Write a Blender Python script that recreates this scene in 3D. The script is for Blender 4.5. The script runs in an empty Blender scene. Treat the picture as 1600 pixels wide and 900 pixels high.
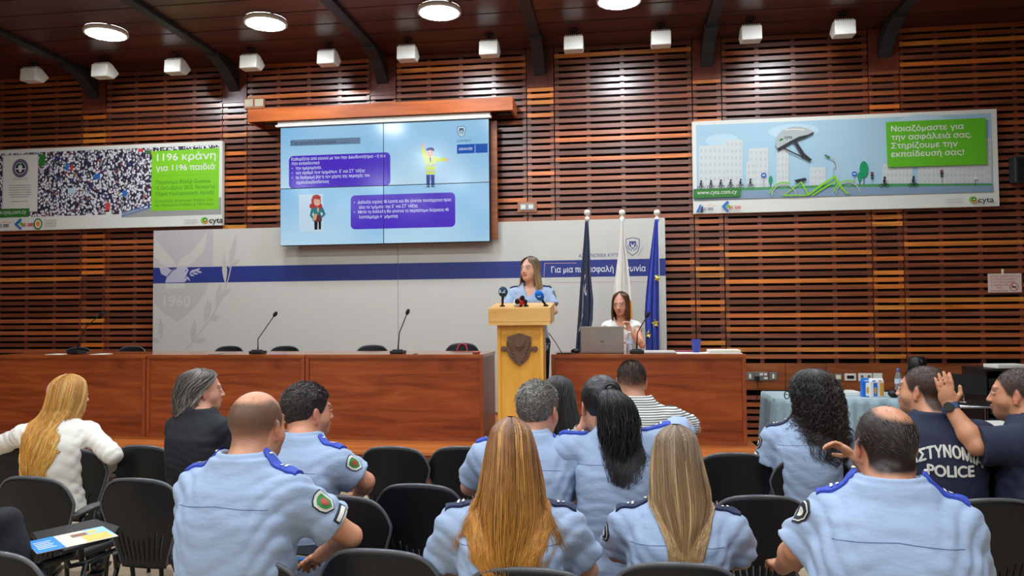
import bpy, bmesh, math, random
import numpy as np
from mathutils import Vector, Matrix
from mathutils.bvhtree import BVHTree

random.seed(7); RNG = np.random.default_rng(7)
SC = bpy.context.scene
COL = SC.collection
PI = math.pi
R = math.radians

# ------------------------------------------------------------------ camera
FPX = 1200.0; YAW = R(8.0); PITCH = R(2.0); ROLL = R(0.48); CZ = 1.53
_f = Vector((-math.sin(YAW)*math.cos(PITCH), math.cos(YAW)*math.cos(PITCH), math.sin(PITCH)))
_r0 = Vector((math.cos(YAW), math.sin(YAW), 0.0)); _u0 = _r0.cross(_f)
_r = _r0*math.cos(ROLL) - _u0*math.sin(ROLL); _u = _r.cross(_f)
CAMP = Vector((0, 0, CZ))
cam_d = bpy.data.cameras.new('camera'); cam = bpy.data.objects.new('camera', cam_d); COL.objects.link(cam)
cam_d.sensor_fit = 'HORIZONTAL'; cam_d.sensor_width = 36.0; cam_d.lens = 36.0*FPX/1600.0
cam_d.clip_start = 0.05; cam_d.clip_end = 60
m4 = Matrix((( _r.x, _u.x, -_f.x, 0), (_r.y, _u.y, -_f.y, 0), (_r.z, _u.z, -_f.z, CZ), (0, 0, 0, 1)))
cam.matrix_world = m4
SC.camera = cam
def ray(px, py): return _f + _r*((px-800)/FPX) + _u*((450-py)/FPX)
def atY(px, py, Y):
    d = ray(px, py); return CAMP + d*(Y/d.y)
def atZ(px, py, Z):
    d = ray(px, py); return CAMP + d*((Z-CZ)/d.z)
def atD(px, py, D): return CAMP + ray(px, py)*D     # D = depth along the optical axis

# ------------------------------------------------------------------ world and exposure
w = bpy.data.worlds.new('world'); SC.world = w; w.use_nodes = True
w.node_tree.nodes['Background'].inputs[0].default_value = (0.9, 0.93, 1.0, 1)
w.node_tree.nodes['Background'].inputs[1].default_value = 0.05
SC.view_settings.view_transform = 'Standard'; SC.view_settings.look = 'None'
SC.view_settings.gamma = 1.0; SC.view_settings.use_curve_mapping = False
SC.view_settings.exposure = 0.0
SC.cycles.max_bounces = 6; SC.cycles.diffuse_bounces = 4; SC.cycles.glossy_bounces = 3
SC.cycles.sample_clamp_indirect = 6.0
LAMP_STRENGTH = 112.0
SCREEN_GAIN = 0.86
CEIL = 4.75

# ------------------------------------------------------------------ materials
def lin(c):
    out = []
    for v in c[:3]:
        v = v/255.0
        out.append(v/12.92 if v <= 0.04045 else ((v+0.055)/1.055)**2.4)
    return tuple(out)
def lin4(c): return lin(c) + (1.0,)
MATS = {}
def mat(name, rgb=None, rough=0.5, metal=0.0, spec=0.5, emit=None, estr=0.0, noise=0.0, nscale=20.0, attr=None, bump=0.0, bscale=60.0,
        trans=0.0, coat=0.0, alpha=1.0, sheen=0.0, ior=1.45, bstretch=(1, 1, 1)):
    if name in MATS: return MATS[name]
    m = bpy.data.materials.new(name); m.use_nodes = True; nt = m.node_tree; N = nt.nodes; L = nt.links
    b = N['Principled BSDF']
    b.inputs['Roughness'].default_value = rough; b.inputs['Metallic'].default_value = metal
    b.inputs['Specular IOR Level'].default_value = spec; b.inputs['IOR'].default_value = ior
    b.inputs['Transmission Weight'].default_value = trans; b.inputs['Coat Weight'].default_value = coat
    b.inputs['Sheen Weight'].default_value = sheen
    b.inputs['Alpha'].default_value = alpha
    src = None
    if attr:
        a = N.new('ShaderNodeAttribute'); a.attribute_name = attr; src = a.outputs['Color']
    elif rgb is not None:
        b.inputs['Base Color'].default_value = lin4(rgb)
    tc = None
    if noise > 0:
        tc = N.new('ShaderNodeTexCoord'); n = N.new('ShaderNodeTexNoise'); n.inputs['Scale'].default_value = nscale
        n.inputs['Detail'].default_value = 4
        L.new(tc.outputs['Object'], n.inputs['Vector'])
        mr = N.new('ShaderNodeMapRange'); mr.inputs['From Min'].default_value = 0.3; mr.inputs['From Max'].default_value = 0.7
        mr.inputs['To Min'].default_value = 1-noise; mr.inputs['To Max'].default_value = 1+noise
        L.new(n.outputs['Fac'], mr.inputs['Value'])
        mx = N.new('ShaderNodeVectorMath'); mx.operation = 'SCALE'
        if src is None:
            rgbn = N.new('ShaderNodeRGB'); rgbn.outputs[0].default_value = lin4(rgb); src = rgbn.outputs[0]
        L.new(src, mx.inputs[0]); L.new(mr.outputs[0], mx.inputs['Scale']); src = mx.outputs[0]
    if src is not None: L.new(src, b.inputs['Base Color'])
    if bump > 0:
        tc = tc or N.new('ShaderNodeTexCoord'); n = N.new('ShaderNodeTexNoise'); n.inputs['Scale'].default_value = bscale
        n.inputs['Detail'].default_value = 3
        mp = N.new('ShaderNodeMapping'); mp.inputs['Scale'].default_value = bstretch
        L.new(tc.outputs['Object'], mp.inputs['Vector']); L.new(mp.outputs[0], n.inputs['Vector'])
        bp = N.new('ShaderNodeBump'); bp.inputs['Strength'].default_value = bump; bp.inputs['Distance'].default_value = 0.01
        L.new(n.outputs['Fac'], bp.inputs['Height']); L.new(bp.outputs[0], b.inputs['Normal'])
    if emit is not None:
        b.inputs['Emission Color'].default_value = lin4(emit); b.inputs['Emission Strength'].default_value = estr
    MATS[name] = m; return m
def wood(name, c0, c1, c2, rough=0.35, scale=(1.2, 9, 9), spec=0.5, tone=False, coat=0.0, dist=0.6, bump=0.0):
    """Grain running along local X (scale stretches it); tone=True multiplies by a per-board attribute."""
    if name in MATS: return MATS[name]
    m = bpy.data.materials.new(name); m.use_nodes = True; nt = m.node_tree; N = nt.nodes; L = nt.links
    b = N['Principled BSDF']; b.inputs['Roughness'].default_value = rough; b.inputs['Specular IOR Level'].default_value = spec
    b.inputs['Coat Weight'].default_value = coat; b.inputs['Coat Roughness'].default_value = 0.24
    tc = N.new('ShaderNodeTexCoord'); mp = N.new('ShaderNodeMapping'); mp.inputs['Scale'].default_value = scale
    L.new(tc.outputs['Object'], mp.inputs['Vector'])
    n = N.new('ShaderNodeTexNoise'); n.inputs['Scale'].default_value = 1.0; n.inputs['Detail'].default_value = 6
    n.inputs['Roughness'].default_value = 0.6; n.inputs['Distortion'].default_value = dist
    L.new(mp.outputs[0], n.inputs['Vector'])
    cr = N.new('ShaderNodeValToRGB'); e = cr.color_ramp.elements
    e[0].position = 0.3; e[0].color = lin4(c0); e[1].position = 0.72; e[1].color = lin4(c2)
    k = cr.color_ramp.elements.new(0.5); k.color = lin4(c1)
    L.new(n.outputs['Fac'], cr.inputs[0])
    src = cr.outputs[0]
    if tone:
        a = N.new('ShaderNodeAttribute'); a.attribute_name = 'Col'
        mx = N.new('ShaderNodeMix'); mx.data_type = 'RGBA'; mx.blend_type = 'MULTIPLY'; mx.inputs['Factor'].default_value = 1.0
        L.new(src, mx.inputs['A']); L.new(a.outputs['Color'], mx.inputs['B']); src = mx.outputs['Result']
    L.new(src, b.inputs['Base Color'])
    if bump:
        bp = N.new('ShaderNodeBump'); bp.inputs['Strength'].default_value = bump; bp.inputs['Distance'].default_value = 0.002
        L.new(n.outputs['Fac'], bp.inputs['Height']); L.new(bp.outputs[0], b.inputs['Normal'])
    MATS[name] = m; return m

# ------------------------------------------------------------------ object helpers
def tag(o, label=None, cat=None, group=None, kind=None):
    if label: o['label'] = label
    if cat: o['category'] = cat
    if group: o['group'] = group
    if kind: o['kind'] = kind
    return o
def empty(name, loc=(0, 0, 0), rz=0.0, label=None, cat=None, group=None):
    o = bpy.data.objects.new(name, None); COL.objects.link(o); o.location = loc; o.rotation_euler = (0, 0, rz)
    o.empty_display_size = 0.1
    return tag(o, label, cat, group)
def raw_mesh(name, V, Fc, mats, parent=None, fmat=None, smooth=False, cols=None):
    me = bpy.data.meshes.new(name)
    V = np.asarray(V, dtype=np.float64)
    me.from_pydata([tuple(v) for v in V], [], [tuple(f) for f in Fc]); me.update()
    for m in (mats if isinstance(mats, (list, tuple)) else [mats]): me.materials.append(m)
    if fmat is not None: me.polygons.foreach_set('material_index', np.asarray(fmat, dtype=np.int32))
    if smooth is True: me.polygons.foreach_set('use_smooth', np.ones(len(me.polygons), dtype=bool))
    elif smooth is not False: me.polygons.foreach_set('use_smooth', np.asarray(smooth, dtype=bool))
    if cols is not None:
        a = me.color_attributes.new('Col', 'FLOAT_COLOR', 'POINT')
        c = np.ones((len(V), 4), dtype=np.float32); c[:, :3] = cols; a.data.foreach_set('color', c.ravel())
    o = bpy.data.objects.new(name, me); COL.objects.link(o)
    if parent is not None: o.parent = parent
    return o
_TXT = {}
from mathutils.geometry import tessellate_polygon
def _area(P): x, y = P[:, 0], P[:, 1]; return 0.5*float(np.sum(x*np.roll(y, -1)-np.roll(x, -1)*y))
def _inside(p, P):
    x, y = P[:, 0], P[:, 1]; x2, y2 = np.roll(x, -1), np.roll(y, -1); c = (y > p[1]) != (y2 > p[1])
    return bool(np.sum(c & (p[0] < (x2-x)*(p[1]-y)/np.where(y2 == y, 1e-12, y2-y)+x)) % 2)
def text_geo(body, bold=0.0):
    """Filled letter outlines of the built-in font: (verts Nx3 with a tiny stacking index, faces), in units of the capital height.
    Overlapping strokes of one letter are filled one by one, so none of them cuts a hole into another."""
    if body in _TXT: return _TXT[body]
    c = bpy.data.curves.new('lettering', 'FONT'); c.body = body
    o = bpy.data.objects.new('lettering', c); COL.objects.link(o)
    bpy.context.view_layer.update()
    dg = bpy.context.evaluated_depsgraph_get(); cu = o.evaluated_get(dg).to_curve(dg)
    loops = []
    for sp in cu.splines:
        if sp.type == 'BEZIER':
            B = sp.bezier_points; n = len(B); pts = []
            for k in range(n):
                a, b = B[k], B[(k+1) % n]
                p0, p1, p2, p3 = (np.array(q[:2]) for q in (a.co, a.handle_right, b.handle_left, b.co))
                straight = abs(np.cross(p3-p0, p1-p0)) < 1e-5 and abs(np.cross(p3-p0, p2-p0)) < 1e-5
                for t in ((0,) if straight else (0, .25, .5, .75)): pts.append(p0*(1-t)**3+3*p1*t*(1-t)**2+3*p2*t*t*(1-t)+p3*t**3)
        else: pts = [np.array(q.co[:2]) for q in sp.points]
        if len(pts) > 2: loops.append(np.array(pts)/0.73)
    bpy.data.objects.remove(o); bpy.data.curves.remove(c)
    ishole = [any(M is not L and _area(M)*_area(L) < 0 and abs(_area(M)) > abs(_area(L)) and _inside(L[0], M) for M in loops) for L in loops]
    outer = [L for L, h in zip(loops, ishole) if not h]; holes = [L for L, h in zip(loops, ishole) if h]
    V = []; Fc = []
    for k, L in enumerate(outer):
        hs = [h for h in holes if _inside(h[0], L)]
        parts = [L]+hs; flat = np.concatenate(parts)
        tri = tessellate_polygon([[Vector((p[0], p[1], 0)) for p in q] for q in parts])
        o_ = len(V); V += [(p[0], p[1], k % 4) for p in flat]; Fc += [(o_+a, o_+b, o_+c_) for a, b, c_ in tri]
    V = np.array(V, float).reshape(-1, 3)
    _TXT[body] = (V, Fc); return V, Fc
class MB:
    """Collects shapes and links them as ONE mesh object."""
    def __init__(s): s.V = []; s.F = []; s.M = []; s.S = []; s.C = []; s.mi = 0; s.col = (1, 1, 1)
    def add(s, V, Fc, smooth=False, flip=False):
        o = len(s.V); s.V += [tuple(v) for v in V]; s.C += [s.col]*len(V)
        for f in Fc:
            f = [o+i for i in f]; s.F.append(f[::-1] if flip else f); s.M.append(s.mi); s.S.append(smooth)
        return s
    def box(s, c, d, rot=None):
        x, y, z = d[0]/2, d[1]/2, d[2]/2
        P = [Vector((a*x, b*y, e*z)) for a in (-1, 1) for b in (-1, 1) for e in (-1, 1)]
        if rot is not None: P = [rot @ p for p in P]
        c = Vector(c); P = [p+c for p in P]
        return s.add(P, [(0, 1, 3, 2), (4, 6, 7, 5), (0, 4, 5, 1), (2, 3, 7, 6), (0, 2, 6, 4), (1, 5, 7, 3)])
    def box2(s, a, b):
        return s.box([(a[i]+b[i])/2 for i in range(3)], [abs(b[i]-a[i]) for i in range(3)])
    def tube(s, pts, r, n=8, caps=True, smooth=True):
        pts = [Vector(p) for p in pts]; k = len(pts); rr = r if isinstance(r, (list, tuple)) else [r]*k
        V = []; Fc = []; prev = None
        for i, p in enumerate(pts):
            t = (pts[min(i+1, k-1)]-pts[max(i-1, 0)]); t = t.normalized() if t.length > 1e-9 else Vector((0, 0, 1))
            if prev is None:
                a = Vector((0, 0, 1)) if abs(t.z) < 0.9 else Vector((1, 0, 0)); u = t.cross(a).normalized()
            else:
                u = prev - t*prev.dot(t); u = u.normalized() if u.length > 1e-6 else t.orthogonal().normalized()
            prev = u; v = t.cross(u)
            for j in range(n):
                an = 2*PI*j/n; V.append(p+(u*math.cos(an)+v*math.sin(an))*rr[i])
        for i in range(k-1):
            for j in range(n):
                Fc.append((i*n+j, i*n+(j+1) % n, (i+1)*n+(j+1) % n, (i+1)*n+j))
        s.add(V, Fc, smooth)
        if caps:
            s.F.append([len(s.V)-n*k+j for j in range(n)][::-1]); s.M.append(s.mi); s.S.append(False)
            s.F.append([len(s.V)-n+j for j in range(n)]); s.M.append(s.mi); s.S.append(False)
        return s
    def lathe(s, prof, c=(0, 0, 0), n=24, rot=None, smooth=True, cap=True):
        V = []; Fc = []; k = len(prof); c = Vector(c)
        for (r, z) in prof:
            for j in range(n):
                p = Vector((r*math.cos(2*PI*j/n), r*math.sin(2*PI*j/n), z)); V.append((rot @ p if rot is not None else p)+c)
        for i in range(k-1):
            for j in range(n): Fc.append((i*n+j, i*n+(j+1) % n, (i+1)*n+(j+1) % n, (i+1)*n+j))
        b = len(s.V); s.add(V, Fc, smooth)
        if cap:
            s.F.append([b+j for j in range(n)][::-1]); s.F.append([b+(k-1)*n+j for j in range(n)]); s.M += [s.mi]*2; s.S += [False]*2
        return s
    def ell(s, c, r, rot=None, nu=16, nv=10, smooth=True):
        V = []; Fc = []; c = Vector(c)
        for i in range(nv+1):
            a = -PI/2+PI*i/nv
            for j in range(nu):
                b = 2*PI*j/nu; p = Vector((r[0]*math.cos(a)*math.cos(b), r[1]*math.cos(a)*math.sin(b), r[2]*math.sin(a)))
                V.append((rot @ p if rot is not None else p)+c)
        for i in range(nv):
            for j in range(nu): Fc.append((i*nu+j, i*nu+(j+1) % nu, (i+1)*nu+(j+1) % nu, (i+1)*nu+j))
        return s.add(V, Fc, smooth)
    def prism(s, pts, off):
        """Closed polygon (3D points, in one plane) given thickness along off."""
        n = len(pts); P = [Vector(p) for p in pts]; off = Vector(off); Q = [p+off for p in P]
        nr = Vector((0, 0, 0))
        for i in range(n): nr += P[i].cross(P[(i+1) % n])
        fl = nr.dot(off) > 0
        Fc = [tuple(range(n))[::-1], tuple(range(n, 2*n))] + [(i, (i+1) % n, n+(i+1) % n, n+i) for i in range(n)]
        return s.add(P+Q, Fc, False, flip=not fl)
    def face(s, pts): return s.add(pts, [tuple(range(len(pts)))])
    def text(s, body, P0, u, v, h, width=None, bold=0.0, center=False, maxw=None):
        V, Fc = text_geo(body)
        if not len(V): return s
        x0, x1 = V[:, 0].min(), V[:, 0].max()
        sx = h if width is None else width/max(1e-6, (x1-x0))
        if maxw is not None: sx = min(sx, maxw/max(1e-6, x1-x0))
        u = Vector(u).normalized(); v = Vector(v).normalized(); P0 = Vector(P0)
        ox = (x0+x1)/2 if center else x0
        n_ = u.cross(v)
        for j, o in enumerate(((0, 0),) if bold <= 0 else ((-bold, 0), (bold, 0), (0, bold), (0, -bold))):
            s.add([P0+u*((p[0]-ox)*sx+o[0]*h)+v*((p[1]+o[1])*h)+n_*(j*4e-5+p[2]*9e-6) for p in V], Fc)
        return s
    def grid(s, fn, nu, nv, smooth=True, closed_u=False):
        V = [fn(i/(nu if closed_u else nu-1), j/(nv-1)) for j in range(nv) for i in range(nu)]
        Fc = []
        for j in range(nv-1):
            for i in range(nu if closed_u else nu-1):
                i2 = (i+1) % nu; Fc.append((j*nu+i, j*nu+i2, (j+1)*nu+i2, (j+1)*nu+i))
        return s.add(V, Fc, smooth)
    def build(s, name, mats, parent=None, origin=None, bevel=0.0, cols=False, solid=0.0, kind=None, label=None):
        V = np.array(s.V, dtype=float).reshape(-1, 3)
        if origin is not None: V = V-np.array(origin)
        o = raw_mesh(name, V, s.F, mats, parent, s.M, s.S, np.array(s.C) if cols else None)
        if solid:
            md = o.modifiers.new('solid', 'SOLIDIFY'); md.thickness = solid; md.offset = 0
        if bevel:
            md = o.modifiers.new('bevel', 'BEVEL'); md.width = bevel; md.segments = 2; md.limit_method = 'ANGLE'; md.angle_limit = R(40)
            md.harden_normals = False
        if kind: o['kind'] = kind
        if label: o['label'] = label
        return o
def copy_tree(o, parent=None):
    c = o.copy(); COL.objects.link(c)
    if parent is not None: c.parent = parent
    for ch in list(o.children): copy_tree(ch, c)
    return c
def loc_of(o): return Vector(o.location)

M_black = mat('black_plastic', (17, 18, 20), 0.45)
M_dark = mat('dark_metal', (44, 48, 54), 0.5, 0.2)
M_chrome = mat('chrome', (180, 180, 185), 0.2, 1.0)
M_white = mat('white_plastic', (222, 220, 212), 0.5)
M_paper = mat('white_paper', (225, 224, 215), 0.8)
M_desk = wood('cherry_desk_wood', (108, 44, 18), (142, 66, 28), (170, 88, 40), 0.32, (0.9, 6, 9), dist=1.2)
M_desktop = wood('cherry_desk_top', (120, 56, 26), (150, 78, 38), (172, 96, 50), 0.10, (0.9, 9, 6), dist=1.0)
M_edge = wood('cherry_edging', (120, 52, 24), (146, 70, 34), (160, 82, 40), 0.35, (6, 6, 1.2))
M_stage = wood('stage_wood', (150, 76, 28), (178, 98, 40), (196, 116, 52), 0.35, (0.7, 8, 8))
M_stageface = wood('stage_face_wood', (96, 40, 20), (122, 54, 28), (138, 66, 36), 0.4, (0.7, 8, 8))
M_slat = wood('slat_wood', (150, 140, 130), (205, 200, 195), (245, 240, 235), 0.30, (1.0, 14, 14), spec=0.7, tone=True, coat=0.35)
M_beech = wood('beech_lectern', (205, 142, 48), (222, 160, 62), (232, 176, 82), 0.35, (7, 7, 0.8), dist=0.5)
M_beechtop = wood('beech_lectern_top', (200, 146, 72), (214, 164, 92), (226, 180, 110), 0.35, (0.9, 8, 8), dist=0.5)
M_ceil = wood('ceiling_planks', (58, 28, 24), (78, 38, 32), (96, 50, 40), 0.3, (0.5, 7, 7), dist=0.3)
M_pelmet = wood('pelmet_wood', (150, 70, 30), (178, 92, 44), (196, 110, 56), 0.3, (0.9, 8, 8), dist=1.0)
M_board = wood('dado_wood', (104, 50, 24), (136, 72, 36), (160, 90, 46), 0.35, (0.9, 9, 9), dist=1.4)
M_void = mat('dark_wall_behind_slats', (20, 14, 14), 0.9)
# ------------------------------------------------------------------ setting
XL, XR, YB, YF = -9.2, 5.9, -6.0, 9.30
WY = 9.15                                  # front face of the slats
def struct(o): o['kind'] = 'structure'; return o
b = MB(); b.box2((XL, YB, -0.12), (XR, YF, 0.0))
M_floor = mat('floor', (176, 156, 128), 0.45)
def floor_mat():
    nt = M_floor.node_tree; N = nt.nodes; L = nt.links
    tc = N.new('ShaderNodeTexCoord'); br = N.new('ShaderNodeTexBrick')
    br.inputs['Scale'].default_value = 1.0; br.inputs['Brick Width'].default_value = 0.62; br.inputs['Row Height'].default_value = 0.6
    br.inputs['Mortar Size'].default_value = 0.006; br.offset = 0.0
    br.inputs['Color1'].default_value = lin4((182, 162, 134)); br.inputs['Color2'].default_value = lin4((170, 150, 122)); br.inputs['Mortar'].default_value = lin4((132, 112, 92))
    L.new(tc.outputs['Object'], br.inputs['Vector']); L.new(br.outputs['Color'], N['Principled BSDF'].inputs['Base Color'])
floor_mat()
struct(b.build('floor', M_floor))
b = MB(); b.box2((XL, YB, CEIL), (XR, YF, CEIL+0.12))
struct(b.build('ceiling', M_ceil))
# thin plank joints of the ceiling are grooves: battens standing 4 mm proud, as trim
b = MB()
for k in range(40):
    y = YF-0.2-k*0.37
    if y > YB: b.box2((XL, y-0.006, CEIL-0.004), (XR, y+0.006, CEIL))
struct(b.build('trim_1', mat('ceiling_joint', (60, 28, 24), 0.5)))
M_wallpaint = wood('side_wall_wood', (60, 30, 20), (86, 44, 28), (110, 60, 38), 0.4, (6, 1.0, 6))
b = MB(); b.box2((XL-0.12, YB, 0), (XL, YF, CEIL)); struct(b.build('wall_left', M_wallpaint))
b = MB(); b.box2((XR, YB, 0), (XR+0.12, YF, CEIL)); struct(b.build('wall_right', M_wallpaint))
b = MB(); b.box2((XL, YB-0.12, 0), (XR, YB, CEIL)); struct(b.build('wall_back', mat('back_wall_paint', (196, 188, 172), 0.7)))
b = MB(); b.box2((XL, YF-0.02, 0), (XR, YF+0.10, CEIL)); wf = struct(b.build('wall_front', M_void))
# slats, battens, pilasters, dado board of the front wall
PITCH_S = 0.0786; SLAT_H = 0.048
PIL = [-8.77+1.962*k for k in range(8)]; PW = 0.335
random.seed(11)
PAL = [(90, 46, 32), (104, 54, 36), (116, 60, 38), (124, 66, 40), (134, 72, 42), (142, 78, 46), (112, 62, 48), (98, 56, 44)]
ORG = [(186, 104, 44), (176, 96, 42), (198, 116, 52)]
b = MB()
def slatcol(pil):
    if random.random() < (0.30 if pil else 0.10): c = random.choice(ORG)
    else: c = random.choice(PAL)
    k = random.uniform(0.9, 1.1); c = lin(c); return tuple(min(1, v*k*1.75*g) for v, g in zip(c, (1.18, 1.16, .98)))
bays = []
edges = [XL]
for p in PIL:
    if p-PW/2 > XL: bays.append((edges[-1], p-PW/2, False)); bays.append((p-PW/2, min(p+PW/2, XR), True)); edges.append(p+PW/2)
if edges[-1] < XR: bays.append((edges[-1], XR, False))
for (x0, x1, pil) in bays:
    if x1-x0 < 0.02: continue
    z = 0.06
    while z+SLAT_H < CEIL:
        inside = (0.598 < z < 0.948)
        if not inside and not (pil and z > 4.28):
            b.col = slatcol(pil); yj = random.uniform(-0.002, 0.002)
            b.box2((x0+0.006, WY+yj, z), (x1-0.006, WY+0.03, z+SLAT_H))
        z += PITCH_S
    b.col = tuple(1.3*v for v in lin((124, 64, 40)))
    xs = [x0+0.03, x1-0.03] if pil else [x0+0.03]+[x0+(x1-x0)*(k+1)/4 for k in range(3)]+[x1-0.03]
    for x in xs:
        b.col = tuple(random.uniform(.9, 1.5)*v for v in lin((124, 64, 40)))
        b.box2((x-0.024, WY+0.031, 0.02), (x+0.024, WY+0.06, CEIL))
o = struct(b.build('slats', M_slat, wf, cols=True))
b = MB()
for (x0, x1, pil) in bays:
    if pil: b.box2((x0+0.004, WY-0.012, 4.27), (x1-0.004, WY+0.03, CEIL))
struct(b.build('pilaster_plates', wood('plate_wood', (84, 36, 26), (104, 48, 34), (122, 60, 40), 0.3, (9, 9, 0.9)), wf))
b = MB()
xe = [XL]+[0.95+0.0*k for k in range(1)]+[1.86, 2.3, 3.9, XR]
for i in range(len(xe)-1): b.box2((xe[i]+0.003, WY-0.004, 0.645), (xe[i+1]-0.003, WY+0.03, 0.95))
struct(b.build('dado_board', M_board, wf))
# steel roof beams with bent bracket ends
for k, p in enumerate(PIL[1:7]):
    b = MB()
    b.box2((p-0.06, YB, CEIL-0.05), (p+0.06, WY-0.50, CEIL-0.001))
    b.prism([(p-0.07, WY-0.54, CEIL-0.001), (p-0.07, WY-0.54, CEIL-0.07), (p-0.07, WY-0.30, CEIL-0.14), (p-0.07, WY-0.12, CEIL-0.25), (p-0.07, WY-0.014, CEIL-0.34), (p-0.07, WY-0.014, CEIL-0.14), (p-0.07, WY-0.25, CEIL-0.001)], (0.14, 0, 0))
    b.box2((p-0.08, WY-0.56, CEIL-0.08), (p+0.08, WY-0.535, CEIL-0.001))
    o = b.build('ceiling_beam', M_dark, bevel=0.004); struct(o)
# stage
SZ = 0.36; SY0 = 6.45; SX1 = 1.17
b = MB(); b.box2((XL, SY0+0.03, 0), (SX1-0.02, WY-0.004, SZ-0.03)); st = struct(b.build('stage_platform', M_stageface))
b = MB(); b.box2((XL, SY0, SZ-0.03), (SX1, WY-0.004, SZ)); struct(b.build('stage_top', M_stage, st, bevel=0.004))
# ------------------------------------------------------------------ lamps
M_lamp = mat('lamp_diffuser', (255, 255, 250), 0.5, emit=(242, 249, 255), estr=LAMP_STRENGTH)
M_rim = mat('lamp_rim', (214, 212, 204), 0.4)
def ceiling_light(x, y, label, group):
    t = empty('ceiling_light', (x, y, CEIL), 0, label, 'ceiling lamp', group)
    MB().lathe([(0.222, -0.0005), (0.232, -0.02), (0.228, -0.048), (0.205, -0.05), (0.203, -0.03)], n=40, cap=False).build('rim', M_rim, t)
    MB().lathe([(0.205, -0.03), (0.204, -0.046), (0.15, -0.053), (0.001, -0.055)], n=40, cap=False).build('diffuser', M_lamp, t)
    return t
LX = [-5.66, -3.77, -1.84, 0.03]
for k, x in enumerate(LX):
    lab = ['round white lit ceiling lamp at the far left', 'round white lit ceiling lamp above the left end of the pelmet', 'round white lit ceiling lamp above the screen\'s right half',
           'round white lit ceiling lamp cut off by the top edge'][k]
    ceiling_light(x, 7.78, lab, 'round ceiling lamps')
for y in (7.78, 5.2, 2.6, -0.1, -3.2):
    for x in (-7.6,)+tuple(LX)+(1.97, 3.9):
        if y == 7.78 and x in LX: continue
        if y in (7.78, 5.2, 2.6) and x == -7.6: continue
        if y in (7.78, 5.2, 2.6) and x == 3.9: continue
        if y in (5.2, 2.6) and x == LX[0]: continue
        if abs(y+0.1) < .01 and x == 3.9: continue
        ceiling_light(x, y, 'round white lit ceiling lamp in the rows over the audience', 'ceiling lamps over the audience')
# ------------------------------------------------------------------ hanging box speakers under the ceiling
def box_speaker(x, label):
    t = empty('hanging_speaker', (x, 8.6, CEIL), 0, label, 'speaker', 'white box speakers along the front wall')
    h = MB()
    # wedge body: flat face towards the hall, pointed side view
    W = 0.108
    prof = [(-0.10, -0.225), (-0.088, -0.066), (0.02, -0.052), (0.15, -0.13), (0.05, -0.225)]
    h.prism([(-W, y, z) for (y, z) in prof], (2*W, 0, 0))
    ob = h.build('housing', M_white, t, bevel=0.012); ob.location.z = 0.0-0.035
    g = MB()
    for k in range(9): g.box((-0.09+k*0.0225, -0.02, -0.083), (0.008, 0.075, 0.012))
    g.build('cooling_fins', M_white, t)
    MB().tube([(0, 0, -0.09), (0, 0, -0.012)], 0.012, 10).lathe([(0.052, -0.016), (0.052, -0.001)], n=20).build('ceiling_mount', M_dark, t)
    return t
order = ['first', 'second', 'third', 'fourth', 'fifth', 'sixth', 'seventh', 'eighth', 'ninth', 'tenth', 'last']
for k in range(11):
    box_speaker(-7.245+0.9665*k, 'white box speaker hanging from the ceiling, %s from the left' % order[k] if k < 10 else 'white box speaker hanging from the ceiling, the rightmost one')
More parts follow.
